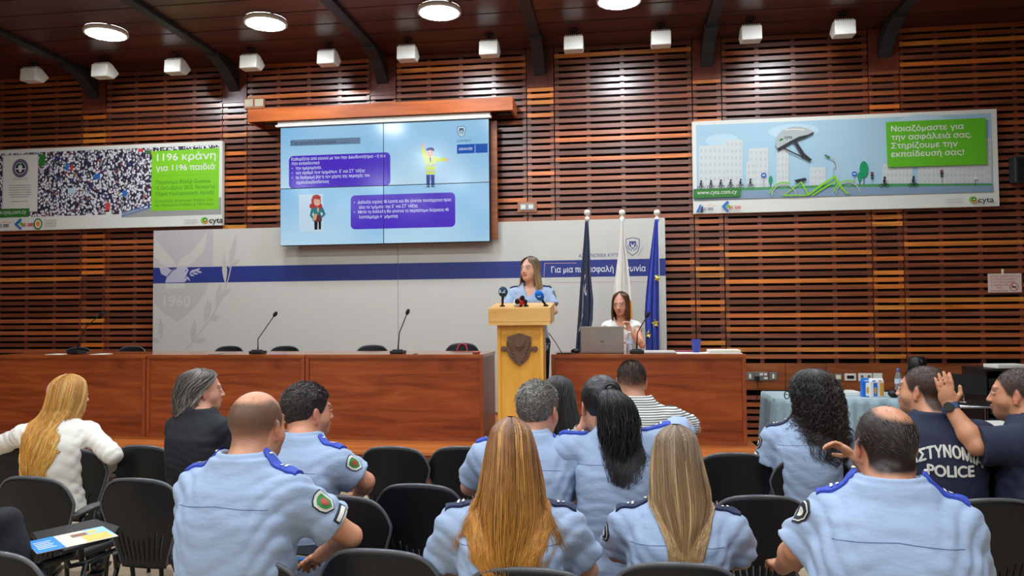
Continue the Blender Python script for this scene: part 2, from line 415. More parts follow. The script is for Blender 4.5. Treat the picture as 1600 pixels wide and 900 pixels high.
# ------------------------------------------------------------------ flat printed things on the front wall
UX = Vector((1, 0, 0)); UZ = Vector((0, 0, 1))
class Art:
    """Printed layers on a plane at depth Y (facing the hall). Points are given on the plane."""
    def __init__(s, Y): s.Y = Y; s.mb = MB(); s.mats = []; s.k = 0; s.e = 0
    def m(s, material):
        if material not in s.mats: s.mats.append(material)
        s.mb.mi = s.mats.index(material); return s
    def lay(s): s.k += 1; s.e = 0; return s
    def P(s, px, py):
        p = atY(px, py, s.Y); return Vector((p.x, s.Y-0.0004*s.k-0.00002*s.e, p.z))
    def poly(s, pts, material):
        s.m(material); s.e += 1; s.mb.face([s.P(*p) for p in pts][::1]); return s
    def rect(s, x0, y0, x1, y1, material):      # pixel corners -> upright rectangle on the plane
        a = s.P(x0, y0); c = s.P(x1, y1); s.m(material)
        s.mb.face([(a.x, a.y, c.z), (c.x, a.y, c.z), (c.x, a.y, a.z), (a.x, a.y, a.z)]); return s
    def rrect(s, x0, y0, x1, y1, rpx, material):
        a = s.P(x0, y0); c = s.P(x1, y1); s.m(material)
        r = rpx*abs(c.x-a.x)/abs(x1-x0); pts = []
        for (cx, cz, a0) in ((c.x-r, a.z-r, 0), (a.x+r, a.z-r, 90), (a.x+r, c.z+r, 180), (c.x-r, c.z+r, 270)):
            for k in range(6): an = R(a0+18*k); pts.append((cx+r*math.cos(an), a.y, cz+r*math.sin(an)))
        s.mb.face(pts); return s
    def disc(s, px, py, rx, ry, material, n=24, rot=0.0, a0=0, a1=360):
        s.m(material); s.e += 1; c = s.P(px, py); k = abs(s.P(px+10, py).x-c.x)/10; pts = []
        full = (a1-a0) >= 360
        for i in range(n if full else n+1):
            a = R(a0+(a1-a0)*i/n); x, z = rx*math.cos(a), ry*math.sin(a)
            pts.append((c.x+k*(x*math.cos(rot)-z*math.sin(rot)), c.y, c.z+k*(x*math.sin(rot)+z*math.cos(rot))))
        s.mb.face(pts); return s
    def ring(s, px, py, r0, r1, material, n=32, a0=0, a1=360, sy=1.0):
        s.m(material); c = s.P(px, py); k = abs(s.P(px+10, py).x-c.x)/10; V = []; Fc = []
        for i in range(n+1):
            a = R(a0+(a1-a0)*i/n)
            for r in (r0, r1): V.append((c.x+k*r*math.cos(a), c.y, c.z+k*r*sy*math.sin(a)))
        for i in range(n): Fc.append((2*i, 2*i+1, 2*i+3, 2*i+2))
        s.mb.add(V, Fc); return s
    def line(s, pts, wpx, material):
        s.m(material); s.e += 1; P = [s.P(*p) for p in pts]; k = abs(s.P(pts[0][0]+10, pts[0][1]).x-P[0].x)/10; h = wpx*k/2
        for a, c in zip(P[:-1], P[1:]):
            d = (c-a); nrm = Vector((-d.z, 0, d.x)).normalized()*h
            s.mb.face([a-nrm, c-nrm, c+nrm, a+nrm])
        return s
    def text(s, body, x0, y0, cap, material, x1=None, bold=0.0, center=False):
        s.m(material); a = s.P(x0, y0); k = abs(s.P(x0+10, y0).x-a.x)/10
        wd = None if x1 is None else (x1-x0)*k
        s.mb.text(body, a, UX, UZ, cap*k, wd, bold, center); return s
    def leaf(s, x0, y0, x1, y1, wpx, material):
        dx, dy = x1-x0, y1-y0; L = math.hypot(dx, dy); nx, ny = -dy/L, dx/L; pts = []
        for t, q in ((0, 0), (.2, .6), (.45, 1), (.7, .75), (1, 0), (.7, -.75), (.45, -1), (.2, -.6)):
            pts.append((x0+dx*t+nx*q*wpx/2, y0+dy*t+ny*q*wpx/2))
        return s.poly(pts, material)
    def build(s, name, parent, origin): return s.mb.build(name, s.mats, parent, origin=origin)
def pm(name, rgb, rough=0.5, **k): return mat(name, rgb, rough, **k)
P_white = pm('print_white', (214, 214, 206)); P_green = pm('print_green', (92, 176, 32)); P_dkgreen = pm('print_dark_green', (46, 116, 44))
P_lime = pm('print_lime', (122, 196, 30)); P_black = pm('print_black', (34, 34, 40)); P_grey = pm('print_grey', (150, 150, 148))
P_sky = pm('print_sky', (158, 190, 208)); P_cloud = pm('print_cloud', (176, 202, 214)); P_bldg = pm('print_building', (196, 200, 198)); P_bldg2 = pm('print_building_windows', (182, 188, 190))
P_road = pm('print_road', (124, 148, 170)); P_grass = pm('print_grass', (70, 142, 84)); P_tree = pm('print_tree', (16, 140, 92)); P_blue = pm('print_blue', (40, 104, 180))
P_red = pm('print_red', (196, 58, 52)); P_navy = pm('print_navy', (32, 40, 84)); P_orange = pm('print_orange', (226, 140, 40)); P_silver = pm('print_silver', (164, 172, 172)); P_tyre = pm('print_tyre', (110, 130, 110))
def crowd_mat():
    m = mat('print_crowd', (90, 90, 100), 0.5); nt = m.node_tree; N = nt.nodes; L = nt.links; b = N['Principled BSDF']
    tc = N.new('ShaderNodeTexCoord'); mp = N.new('ShaderNodeMapping'); mp.inputs['Scale'].default_value = (40, 1, 32)
    L.new(tc.outputs['Object'], mp.inputs['Vector'])
    v = N.new('ShaderNodeTexVoronoi'); v.inputs['Scale'].default_value = 1.0; L.new(mp.outputs[0], v.inputs['Vector'])
    sep = N.new('ShaderNodeSeparateColor'); L.new(v.outputs['Color'], sep.inputs[0])
    cr = N.new('ShaderNodeValToRGB'); cr.color_ramp.interpolation = 'CONSTANT'; e = cr.color_ramp.elements
    e[0].position = 0; e[0].color = lin4((222, 222, 226)); e[1].position = 0.64; e[1].color = lin4((170, 172, 182))
    for p, c in ((0.78, (52, 54, 84)), (0.88, (172, 140, 124)), (0.93, (60, 78, 140)), (0.97, (170, 70, 70))):
        k = e.new(p); k.color = lin4(c)
    L.new(sep.outputs[0], cr.inputs[0])
    mr = N.new('ShaderNodeMapRange'); mr.inputs['From Min'].default_value = 0.46; mr.inputs['From Max'].default_value = 0.62
    L.new(v.outputs['Distance'], mr.inputs['Value'])
    mx = N.new('ShaderNodeMix'); mx.data_type = 'RGBA'; L.new(mr.outputs[0], mx.inputs['Factor'])
    L.new(cr.outputs[0], mx.inputs['A']); mx.inputs['B'].default_value = lin4((34, 32, 52))
    L.new(mx.outputs['Result'], b.inputs['Base Color']); return m
P_crowd = crowd_mat()
def panel(name, x0, x1, z0, z1, yf, yb, label, cat, m=None):
    root = empty(name, ((x0+x1)/2, yb, (z0+z1)/2), 0, label, cat)
    b = MB(); b.box2((x0, yf, z0), (x1, yb, z1)); b.build('board', m or P_white, root, origin=root.location, bevel=0.003)
    return root
def company_logo(a, x, y, s):           # round leaf mark and the word beside it
    a.lay().disc(x, y, 6*s, 5.4*s, P_green).lay().disc(x+1.6*s, y+1.2*s, 4.6*s, 4*s, P_orange, rot=0.5).lay().disc(x+1*s, y-0.4*s, 3.6*s, 3.4*s, P_dkgreen)
    a.lay().disc(x+1.2*s, y-0.5*s, 1.6*s, 1.5*s, P_white).disc(x-4.5*s, y-0.2*s, 2.4*s, 1.6*s, P_lime, rot=-0.5)
    a.text('cyta', x+8*s, y+4.4*s, 9.6*s, P_black, x1=x+32*s, bold=0.015)
def road_logo(a, x, y):
    a.lay().poly([(x, y+7), (x+6, y-5), (x+9, y-5), (x+5, y+7)], P_blue).poly([(x+7, y+7), (x+8, y-1), (x+11, y-4), (x+11, y+7)], P_navy)
    a.text('25 000', x+11, y+4, 5, P_navy, x1=x+27, bold=0.01)
    for k in range(5): a.disc(x+18+3*k, y-5+abs(k-2)*0.6, 0.8, 0.8, P_orange, 6)
def diamond_logo(a, x, y):
    a.lay().poly([(x, y), (x+9, y-9), (x+12, y-6), (x+5, y+1), (x+12, y+7), (x+9, y+9)], P_blue).poly([(x+9, y-5), (x+16, y+2), (x+9, y+2)], P_green)
    a.text('25 000', x+12, y+4, 5, P_red, x1=x+30, bold=0.03)
# ---- right poster
rp = panel('poster', 0.856, 4.147, 2.68, 3.76, 9.075, 9.135, 'wide white-bordered poster of a green bicycle and grey city blocks, on the right', 'poster')
a = Art(9.075)
def gr(f, x0, x1, y0, y1): return (x0+(x1-x0)*f[0], y0+(y1-y0)*f[1])
a.lay(); a.m(P_sky); a.mb.face([(0.90, 9.0746, 2.86), (4.09, 9.0746, 2.86), (4.09, 9.0746, 3.715), (0.90, 9.0746, 3.715)])
a.lay(); a.disc(1128, 219, 26, 10, P_cloud).disc(1240, 205, 40, 12, P_cloud).disc(1440, 190, 40, 12, P_cloud)
def block(x0, x1, yt, yb, rows, cols, slope=-0.035):
    a.lay(); a.poly([(x0, yb), (x1, yb+slope*(x1-x0)*.6), (x1, yt+slope*(x1-x0)), (x0, yt)], P_bldg); a.lay()
    for i in range(cols):
        for j in range(rows):
            x = x0+(i+.25)*(x1-x0)/cols; y = yt+(j+.4)*(yb-yt)/rows; wd = .5*(x1-x0)/cols; hh = .45*(yb-yt)/rows
            a.rect(x, y, x+wd, y+hh, P_bldg2)
block(1092, 1135, 228, 295, 6, 6); block(1134, 1160, 219, 293, 7, 4); block(1170, 1200, 232, 293, 6, 4); block(1166, 1180, 253, 294, 4, 2)
block(1379, 1426, 256, 289, 3, 8); block(1434, 1545, 246, 288, 4, 16); block(1539, 1549, 216, 286, 6, 2)
block(1213, 1232, 232, 292, 6, 3); block(1265, 1290, 262, 291, 3, 4)
a.lay(); a.poly([(1084, 297), (1150, 294), (1300, 289), (1400, 287), (1550, 287.5), (1550, 292), (1084, 302)], P_grass)
a.lay(); a.poly([(1084, 300.5), (1300, 293), (1551, 290), (1551, 300), (1300, 306.5), (1084, 313)], P_road)
def treep(x, yb, yt, wd):
    a.lay(); a.line([(x, yb), (x, yt+4)], 1.2, P_black); a.lay(); a.disc(x, yt+(yb-yt)*.36, wd, (yb-yt)*.38, P_tree)
treep(1204, 292, 275, 3); treep(1349.5, 288, 252, 7); treep(1343, 289, 269, 3.5)
def roadsign(x, yb, y, material):
    a.lay(); a.line([(x, yb), (x, y)], 0.9, P_grey); a.lay(); a.disc(x, y, 4.2, 4.2, material); a.lay(); a.rect(x-2, y-.8, x+2, y+.8, P_white)
roadsign(1193, 293, 274, P_blue); roadsign(1334.5, 289, 272, P_blue)
for x, y in ((1362, 274), (1470.5, 271)):
    a.lay(); a.line([(x, y+15), (x, y)], 0.9, P_grey); a.lay(); a.rect(x-2.2, y-5, x+2.2, y+6, P_black); a.lay(); a.disc(x, y-2.6, 1.5, 1.5, P_red, 10).disc(x, y+3, 1.4, 1.4, P_grass, 10)
a.lay(); a.line([(1523, 291), (1523, 279)], 0.9, P_black); a.lay(); a.poly([(1519, 281), (1527, 281), (1523, 273)], P_white)
def smallrider(x, y, s):       # tiny dark silhouettes on bicycles
    a.lay(); a.ring(x-3.4*s, y, 2.1*s, 2.7*s, P_black, 14).ring(x+3.6*s, y, 2.1*s, 2.7*s, P_black, 14)
    a.line([(x-3.4*s, y), (x-.5*s, y-3.4*s), (x+2.6*s, y-3.4*s), (x+3.6*s, y)], 0.8*s, P_black)
    a.poly([(x-2*s, y-4*s), (x+.6*s, y-3.4*s), (x+1.2*s, y-8*s), (x-1.2*s, y-8.6*s)], P_black).disc(x+.4*s, y-10*s, 1.5*s, 1.7*s, P_black, 12).line([(x, y-7*s), (x+2.8*s, y-5*s)], 0.9*s, P_black)
    a.line([(x-.6*s, y-3.6*s), (x+1.4*s, y-1.8*s), (x, y+.8*s)], 1.1*s, P_black)
for k in range(6): smallrider(1095+15.4*k, 293.6-0.55*k, 1.0)
smallrider(1381, 290.5, 1.25); smallrider(1426, 289.8, 1.25)
# the green bicycle of the poster, and the silver helmet printed above it
for cx, cy in ((1224, 306), (1324, 303)):
    a.lay(); a.ring(cx, cy, 17.5, 19.5, P_silver, 40, 2, 178)
    for k in range(9): a.line([(cx, cy), (cx+17.5*math.cos(R(14+19*k)), cy-17.5*math.sin(R(14+19*k)))], 0.35, P_silver)
    a.lay(); a.ring(cx, cy, 20.5, 22.5, P_lime, 30, 60, 170)
a.lay(); a.line([(1262, 305), (1284, 289), (1303, 277)], 3.2, P_lime).line([(1268, 306), (1290, 292), (1305, 284)], 2.4, P_lime).line([(1303, 274), (1309, 288), (1323, 303)], 3, P_lime)
a.line([(1224, 306), (1262, 305)], 2.0, P_lime).line([(1262, 305), (1249, 281)], 2.6, P_lime).line([(1224, 306), (1251, 285)], 1.6, P_lime)
a.line([(1303, 276), (1301, 264), (1306, 258), (1302, 250), (1293, 245)], 1.8, P_silver).line([(1296, 247), (1288, 243)], 3, P_dkgreen).line([(1306, 258), (1309, 270), (1308, 282)], 0.8, P_white)
a.lay(); a.poly([(1240, 282), (1258, 278), (1260, 282), (1244, 286)], P_black)
a.lay(); a.poly([(1211, 228), (1213, 214), (1221, 205), (1236, 199), (1250, 198.5), (1262, 202), (1271, 206.5), (1262, 211), (1248, 214), (1236, 220), (1222, 228), (1215, 233)], P_silver)
a.lay(); a.poly([(1213, 233), (1222, 228), (1236, 220), (1248, 214), (1262, 211), (1271, 206.5), (1270, 209.5), (1256, 216), (1240, 222), (1226, 230), (1216, 237)], P_black)
a.poly([(1238, 221), (1243, 219.5), (1256, 240), (1268, 250), (1264, 253), (1251, 243)], P_black).line([(1222, 231), (1240, 240), (1264, 251)], 2.2, P_black)
a.lay(); a.line([(1226, 204), (1240, 202.5), (1256, 203.5)], 1.4, P_white); a.disc(1220, 219, 3.4, 1.8, P_dkgreen, rot=0.5); a.text('cyta', 1225, 217.5, 5.5, P_black, x1=1237, bold=0.02)
a.lay(); a.poly([(1383, 191.5), (1538.5, 185), (1540.5, 257.5), (1385.5, 262)], P_green); a.lay()
for k, (tx, x1) in enumerate((('Νοιαζόμαστε για', 1503), ('την ασφάλειά σας.', 1515), ('Στηρίζουμε την', 1494), ('εκπαίδευσή σας!', 1503.5))):
    a.text(tx, 1391.5, 206.5+13.2*k, 9.4, P_white, x1=x1, bold=0.022)
for k in range(40): a.disc(1393+3.45*k, 254.6-.085*k, 0.6, 0.6, P_lime, 6)
a.lay(); a.poly([(1083, 296), (1157, 293.5), (1157, 307.5), (1083, 310.5)], P_dkgreen); a.lay(); a.text('www.cyta.com.cy', 1089, 304.5, 7, P_white, x1=1150.5)
road_logo(a, 1087, 325.5); diamond_logo(a, 1127, 323); company_logo(a, 1519, 312.5, 1.0)
a.lay(); a.text('Είμαστε μπροστά', 1476, 313.5, 3, P_grey, x1=1503); a.text('για εσένα μπροστά', 1476, 317.5, 3, P_grey, x1=1503)
a.build('artwork', rp, rp.location)
# ---- left poster
lp = panel('poster', -8.26, -4.973, 2.692, 3.77, 9.075, 9.135, 'wide white-bordered poster of a dense crowd with a lime text block, on the left', 'poster')
a = Art(9.075)
a.lay(); a.m(P_crowd); a.mb.face([(-8.21, 9.0746, 2.87), (-5.02, 9.0746, 2.87), (-5.02, 9.0746, 3.72), (-8.21, 9.0746, 3.72)])
a.lay(); a.poly([(190, 331), (260, 320), (346, 308), (346, 335), (190, 340)], P_grey); a.line([(190, 333), (240, 318), (260, 316)], 1.4, P_blue).line([(190, 338), (240, 323), (260, 321)], 1.4, P_blue)
for x, y, wd, h, m_ in ((105, 261, 5, 10, P_blue), (112, 262, 4, 8, P_red), (152, 276, 9, 8, P_blue), (195, 302, 7, 9, P_blue), (168, 324, 6, 14, P_red), (220, 235, 8, 4, P_red), (66, 250, 9, 18, P_dkgreen), (112, 298, 12, 8, P_cloud), (170, 333, 9, 8, P_white), (232, 238, 7, 6, P_dkgreen)):
    a.rect(x-wd/2, y-h/2, x+wd/2, y+h/2, m_)
a.lay(); a.poly([(237.5, 236.5), (343, 231), (341.5, 327), (236, 330)], P_lime); a.lay()
a.text('1196 κράνη', 245.5, 251.5, 10.5, P_white, x1=336, bold=0.025); a.text('για 1196 παιδιά', 244, 267.5, 8.6, P_white, x1=335, bold=0.025)
for k, tx in enumerate(('Παγκόσμιο Ρεκόρ Guinness', '15 Οκτωβρίου 2012, Λευκωσία', 'Πάρκο Κυκλοφοριακής Αγωγής')): a.text(tx, 243.5, 288+9*k, 5.4, P_dkgreen, x1=(328, 335, 334.5)[k], bold=0.006)
for k, tx in enumerate(('Συνεργασία Αστυνομίας Κύπρου, Cyta', 'και Υπουργείου Παιδείας & Πολιτισμού')): a.text(tx, 242.5, 316.5+6.5*k, 4, P_dkgreen, x1=(332, 333)[k])
a.lay(); a.line([(244, 275), (335, 271.5)], 0.5, P_green)
a.lay(); a.poly([(4.5, 242.5), (60.5, 240.5), (59, 331), (3, 333)], P_grey); a.lay(); a.poly([(5.5, 243.5), (59.7, 241.5), (58.3, 330), (4, 332)], P_white)
a.lay(); a.disc(32, 263, 12.5, 13, P_navy, 36); a.lay(); a.ring(32, 263, 8.0, 8.9, P_white, 32); a.ring(32, 263, 10.8, 11.4, P_silver, 32); a.lay(); a.disc(32, 261, 3.2, 3.6, P_white).rect(30, 264, 34, 269, P_white); a.disc(32, 257.5, 2, 2, P_green, 10)
a.line([(24.5, 264), (39.5, 264)], 1.6, P_white)
a.lay(); a.text('CERTIFICATE', 20, 282, 3.6, P_grey, x1=44)
for k in range(9):
    if k not in (6, 8): a.line([(14+(k > 4)*4, 290+3.6*k), (49-(k > 4)*5, 289.4+3.6*k)], 0.9, P_grey)
a.lay(); a.poly([(-4, 326.5), (46.5, 325.5), (45.5, 338.5), (-5, 340)], P_dkgreen); a.lay(); a.text('www.cyta.com.cy', -13, 335.5, 6.5, P_white, x1=41)
road_logo(a, -13, 351.5); diamond_logo(a, 23, 350); company_logo(a, 320, 344.5, 0.9)
a.lay(); a.disc(60, 350, 6.8, 8, P_dkgreen); a.lay(); a.disc(60, 350, 4.8, 6, P_white); a.lay(); a.disc(60, 350, 3, 4.2, P_orange)
for k, tx in enumerate(('ΥΠΟΥΡΓΕΙΟ', 'ΠΑΙΔΕΙΑΣ &', 'ΠΟΛΙΤΙΣΜΟΥ')): a.text(tx, 70, 346.5+4.2*k, 2.8, P_grey, x1=88.5)
a.text('Είμαστε μπροστά', 289, 345.5, 2.6, P_grey, x1=309); a.text('για εσένα μπροστά', 289, 349.5, 2.6, P_grey, x1=309)
a.build('artwork', lp, lp.location)
# ---- exhibition backdrop: two upright panels
M_bd = mat('backdrop_vinyl', (196, 194, 186), 0.42); M_bdblue = mat('backdrop_blue', (38, 52, 124), 0.45); M_bdgrey = mat('backdrop_pale_print', (182, 180, 173), 0.45)
M_bdmark = mat('backdrop_lilac_print', (176, 172, 190), 0.45); M_bdshield = mat('backdrop_shield_print', (184, 178, 180), 0.45); M_bdwhite = mat('backdrop_white_print', (226, 226, 224), 0.45); M_bdpink = mat('backdrop_line_print', (196, 150, 150), 0.45)
BY = 9.0
def bdpanel(x0, x1, label):
    root = empty('backdrop_panel', ((x0+x1)/2, BY+0.03, SZ), 0, label, 'backdrop', 'exhibition backdrop panels')
    b = MB(); b.box2((x0, BY, SZ+0.03), (x1, BY+0.025, 2.636)); b.build('printed_sheet', M_bd, root, origin=root.location)
    b = MB(); b.box2((x0+0.05, BY-0.06, SZ), (x1-0.05, BY+0.06, SZ+0.03)); b.build('base', M_chrome, root, origin=root.location, bevel=0.005)
    a = Art(BY); a.lay(); a.m(M_bdblue); a.mb.face([(x0, BY-.0004, 1.965), (x1, BY-.0004, 1.965), (x1, BY-.0004, 2.165), (x0, BY-.0004, 2.165)])
    return root, a
r1, a = bdpanel(-5.858, -2.66, 'tall pale backdrop panel with a blue band and faint dove crest, behind the long desk')
a.k = 0; a.lay()
SH = [(272, 361), (335, 359.5), (334, 392), (332, 430), (320, 462), (300, 485), (276, 503), (252, 487), (240, 475), (240, 361)]
a.poly([(240.6, 361), (333, 359), (333, 416), (240.6, 417)], M_bdshield)
a.k = 0.5; a.poly([(240.5, 442.4), (326, 440.6), (322, 455), (310, 474), (294, 490), (276, 503), (254, 488), (240.5, 474)], M_bdgrey)
a.k = 1; a.lay()
for s_, pts in ((1, [(276, 415), (283, 405), (300, 393), (314, 376), (324, 360), (322, 378), (316, 396), (300, 412), (290, 415.5)]), (-1, [(276, 416), (270, 405), (258, 392), (246, 378), (241, 371), (241, 400), (250, 412), (262, 416)])): a.poly(pts, M_bd)
a.poly([(258, 441.5), (262, 430), (268, 422), (278, 417.5), (292, 417), (295, 422), (291, 430), (288, 441)], M_bdmark)
a.poly([(249, 418), (262, 418), (268, 422), (260, 432), (252, 428)], M_bdmark)
a.lay(); a.line([(262, 432), (268, 424), (276, 419)], 1.2, M_bdblue).disc(290.5, 423, 1.0, 1.0, M_bdblue, 8)
for (x0, y0, x1, y1) in ((296, 428, 303, 421), (300, 426, 308, 420), (305, 424, 313, 419), (296, 429, 304, 431), (301, 427, 310, 428), (307, 424, 316, 426), (291, 431, 297, 439), (292, 434, 288, 441)): a.leaf(x0, y0, x1, y1, 3.2, M_bdmark)
for (x0, y0, x1, y1, wd) in ((330, 470, 322, 503, 9), (326, 500, 345, 493, 9), (320, 506, 325, 466, 8), (338, 480, 345, 440, 9), (343, 465, 362, 450, 9), (352, 444, 350, 396, 8), (358, 420, 370, 364, 9), (361, 416, 376, 405, 6), (300, 537, 305, 497, 9), (302, 535, 322, 529, 9), (252, 530, 251, 496, 8), (238.5, 528, 250, 536, 8)):
    a.leaf(x0, y0, x1, y1, wd, M_bdgrey)
a.line([(290, 546), (304, 530), (326, 502), (345, 470), (357, 435), (366, 395)], 1.6, M_bdgrey)
a.lay(); a.text('1960', 256, 479, 16, M_bd, x1=297, bold=0.03)
for k in range(5): a.disc(262+6*k, 447, 3.4, 4.5, M_bd, 12)
a.build('print', r1, r1.location)
r2, a = bdpanel(-2.655, 0.525, 'tall pale backdrop panel with slogan on a blue band, behind lectern and flags')
a.lay(); a.text('Για μια πιο ασφαλή κοινωνία', 861.5, 426, 9.5, M_bdwhite, x1=1006.5, bold=0.01)
a.line([(851, 411.5), (901, 411)], 0.8, M_bdpink).line([(851, 411.5), (850, 433)], 0.8, M_bdpink).line([(862, 441.5), (1008, 440)], 0.7, M_bdpink)
a.text('ΑΣΤΥΝΟΜΙΑ ΚΥΠΡΟΥ', 904, 402.5, 5.8, M_bdblue, x1=979)
def crest(a, x, y, s, dk, lt):      # shield with a V-shaped dove inside a wreath
    a.lay(); a.poly([(x-10.5*s, y-12*s), (x, y-14*s), (x+10.5*s, y-12*s), (x+11*s, y), (x+8*s, y+9*s), (x, y+15*s), (x-8*s, y+9*s), (x-11*s, y)], dk)
    a.lay(); a.poly([(x-9.6*s, y-11*s), (x, y-13*s), (x+9.6*s, y-11*s), (x+10*s, y), (x+7.2*s, y+8.4*s), (x, y+13.8*s), (x-7.2*s, y+8.4*s), (x-10*s, y)], lt)
    a.lay(); a.poly([(x-5.5*s, y-8*s), (x+5.5*s, y-8*s), (x+5*s, y-1*s), (x, y+4.5*s), (x-5*s, y-1*s)], dk)
    a.lay(); a.poly([(x-3.6*s, y-6.6*s), (x, y-1.6*s), (x+3.6*s, y-6.6*s), (x+2*s, y+.8*s), (x, y+2.6*s), (x-2*s, y+.8*s)], lt)
    for k in range(6):
        t = -0.5+k*.38
        for q in (-1, 1): a.leaf(x+q*8.2*s*math.cos(t*.9), y+(1+7*math.sin(t*.9))*s, x+q*(6.2*s*math.cos(t*.9)), y+(-1+5*math.sin(t*.9))*s, 1.3*s, dk)
crest(a, 988.5, 385, 1.0, M_bdblue, M_bd)
a.lay()
for (x0, y0, x1, y1) in ((999, 395, 1004, 385), (1001, 392, 1007, 384), (995, 400, 1002, 394), (982, 402, 975, 395)): a.leaf(x0, y0, x1, y1, 1.6, M_bdgrey)
a.build('print', r2, r2.location)
# ---- pelmet over the screen, roller-screen case, four-panel video wall
pel = empty('pelmet', ((atY(388, 170, 8.74).x+atY(802, 150, 8.74).x)/2, 8.95, 4.05), 0, 'long cherry wood pelmet box mounted over the video screens', 'pelmet')
pz1, pz0 = atY(600, 160.5, 8.74).z, atY(600, 181, 8.74).z
px0, px1 = atY(387, 170, 8.74).x, atY(801, 150, 8.74).x
b = MB(); b.box2((px0, 8.74, pz0), (px1, 8.77, pz1)); b.build('fascia', M_pelmet, pel, origin=pel.location, bevel=0.003)
b = MB(); b.box2((px0, 8.772, pz1-0.03), (px1, 9.13, pz1-.002)).box2((px0, 8.772, pz0), (px0+.03, 9.13, pz1-.032)).box2((px1-.03, 8.772, pz0), (px1, 9.13, pz1-.032)); b.build('casing', M_pelmet, pel, origin=pel.location)
sx0, sx1 = atY(438, 199, 8.8).x, atY(764, 188, 8.8).x
cz1 = pz0-0.002; cz0 = atY(438, 199, 8.8).z-0.005
cs = empty('projection_screen_case', ((sx0+sx1)/2, 8.86, cz1), 0, 'slim white roller case hanging between pelmet and video wall', 'screen case')
b = MB(); b.box2((sx0-.03, 8.775, cz0+.03), (sx1+.02, 8.93, cz1)); b.build('case_body', M_white, cs, origin=cs.location, bevel=0.012)
b = MB(); b.box2((sx0-.05, 8.765, cz0+.002), (sx1+.03, 8.80, cz0+.026)); b.build('bottom_bar', M_white, cs, origin=cs.location, bevel=0.005)
sz1, sz0 = cz0-0.002, 2.388
mx_, mz_ = atY(599, 192, 8.8).x, (atY(438, 294, 8.8).z+atY(764, 286, 8.8).z)/2
b = MB(); b.box2((sx0+.1, 8.91, sz0+.03), (sx1+.075, 8.94, sz1-.0)).box2((sx0+.3, 8.94, 2.67), (sx1-.3, 9.13, sz1-.2)); b.build('screen_mount', M_board); mo = bpy.data.objects['screen_mount']; tag(mo, 'brown wooden mounting board just behind the video wall', 'mounting board')
def emis(name, rgb, gain=1.0): return mat(name, tuple(min(30, c*0.1) for c in rgb), 0.14, emit=rgb, estr=SCREEN_GAIN*gain)
def screen_bg():
    m = emis('screen_pale_blue', (160, 206, 240)); nt = m.node_tree; N = nt.nodes; L = nt.links; b = N['Principled BSDF']
    tc = N.new('ShaderNodeTexCoord'); n = N.new('ShaderNodeTexNoise'); n.inputs['Scale'].default_value = 1.1; n.inputs['Detail'].default_value = 0
    L.new(tc.outputs['Object'], n.inputs['Vector']); cr = N.new('ShaderNodeValToRGB'); e = cr.color_ramp.elements
    e[0].position = .32; e[0].color = lin4((136, 194, 236)); e[1].position = .68; e[1].color = lin4((186, 222, 244)); L.new(n.outputs['Fac'], cr.inputs[0]); L.new(cr.outputs[0], b.inputs['Emission Color']); return m
S_bg = screen_bg(); S_pur = emis('screen_purple', (76, 44, 196)); S_wh = emis('screen_white', (226, 236, 250)); S_title = emis('screen_title_bar', (104, 130, 158)); S_dark = emis('screen_dark', (40, 56, 84)); S_blue = emis('screen_blue', (20, 84, 180))
S_yel = emis('screen_vest', (206, 226, 40)); S_skin = emis('screen_skin', (236, 186, 160)); S_nav = emis('screen_navy', (36, 52, 140)); S_red = emis('screen_red', (170, 40, 36)); S_teal = emis('screen_teal', (34, 116, 128)); S_brn = emis('screen_brown', (98, 48, 48)); S_gry = emis('screen_silver', (190, 200, 200)); S_pale = emis('screen_picture_white', (196, 222, 240)); S_blk = emis('screen_black', (24, 24, 34)); S_bag = emis('screen_bag', (206, 160, 126))
vw = [empty('video_screen', (x, 8.85, z), 0, 'glowing %s screen of the four-panel video wall' % q, 'screen', 'video wall screens') for (x, z, q) in
      (((sx0+mx_)/2, (sz1+mz_)/2, 'upper left'), ((mx_+sx1)/2, (sz1+mz_)/2, 'upper right'), ((sx0+mx_)/2, (sz0+mz_)/2, 'lower left'), ((mx_+sx1)/2, (sz0+mz_)/2, 'lower right'))]
rects = [(sx0, mx_, mz_, sz1), (mx_, sx1, mz_, sz1), (sx0, mx_, sz0, mz_), (mx_, sx1, sz0, mz_)]
for t, (x0, x1, z0, z1) in zip(vw, rects):
    b = MB(); b.box2((x0+.001, 8.802, z0+.001), (x1-.001, 8.905, z1-.001)); b.build('bezel', M_black, t, origin=t.location, bevel=0.002)
    b = MB(); e_ = 0.0045; b.face([(x0+e_, 8.8012, z0+e_), (x1-e_, 8.8012, z0+e_), (x1-e_, 8.8012, z1-e_), (x0+e_, 8.8012, z1-e_)]); b.build('display', S_bg, t, origin=t.location)
# slide contents are drawn once, then each panel keeps what falls inside its own rectangle
a = Art(8.8008)
a.lay(); a.poly([(453.5, 219), (563, 214.5), (563, 224.5), (453.5, 228.5)], S_title); a.lay(); a.text('Για συνετο λειτουργιο .............', 456, 226.4, 5, S_dark, x1=545)
a.lay(); a.rrect(451.5, 244, 610, 290, 7, S_pur); a.rrect(548, 305.5, 711.5, 354.5, 7, S_pur); a.lay()
for k, (tx, x0, x1) in enumerate((('Καθορίζετε από κοινού με τον /την Διευθυντή/τρια – ή τον', 455.5, 600), ('/την εκπαιδευτικό', 455.5, 499), ('•   την ημερομηνία.', 456, 502), ('•   τον αριθμό των τμημάτων  Ε΄ και ΣΤ΄ τάξης', 456, 569), ('•   τη διαδρομή βάση τον χάρτη της περιοχής του', 456, 576), ('σχολείου(διαδίκτυο)', 463, 513.5))): a.text(tx, x0, 251.2+7.35*k-(k > 0)*.5, 4.7, S_wh, x1=x1, bold=0.008)
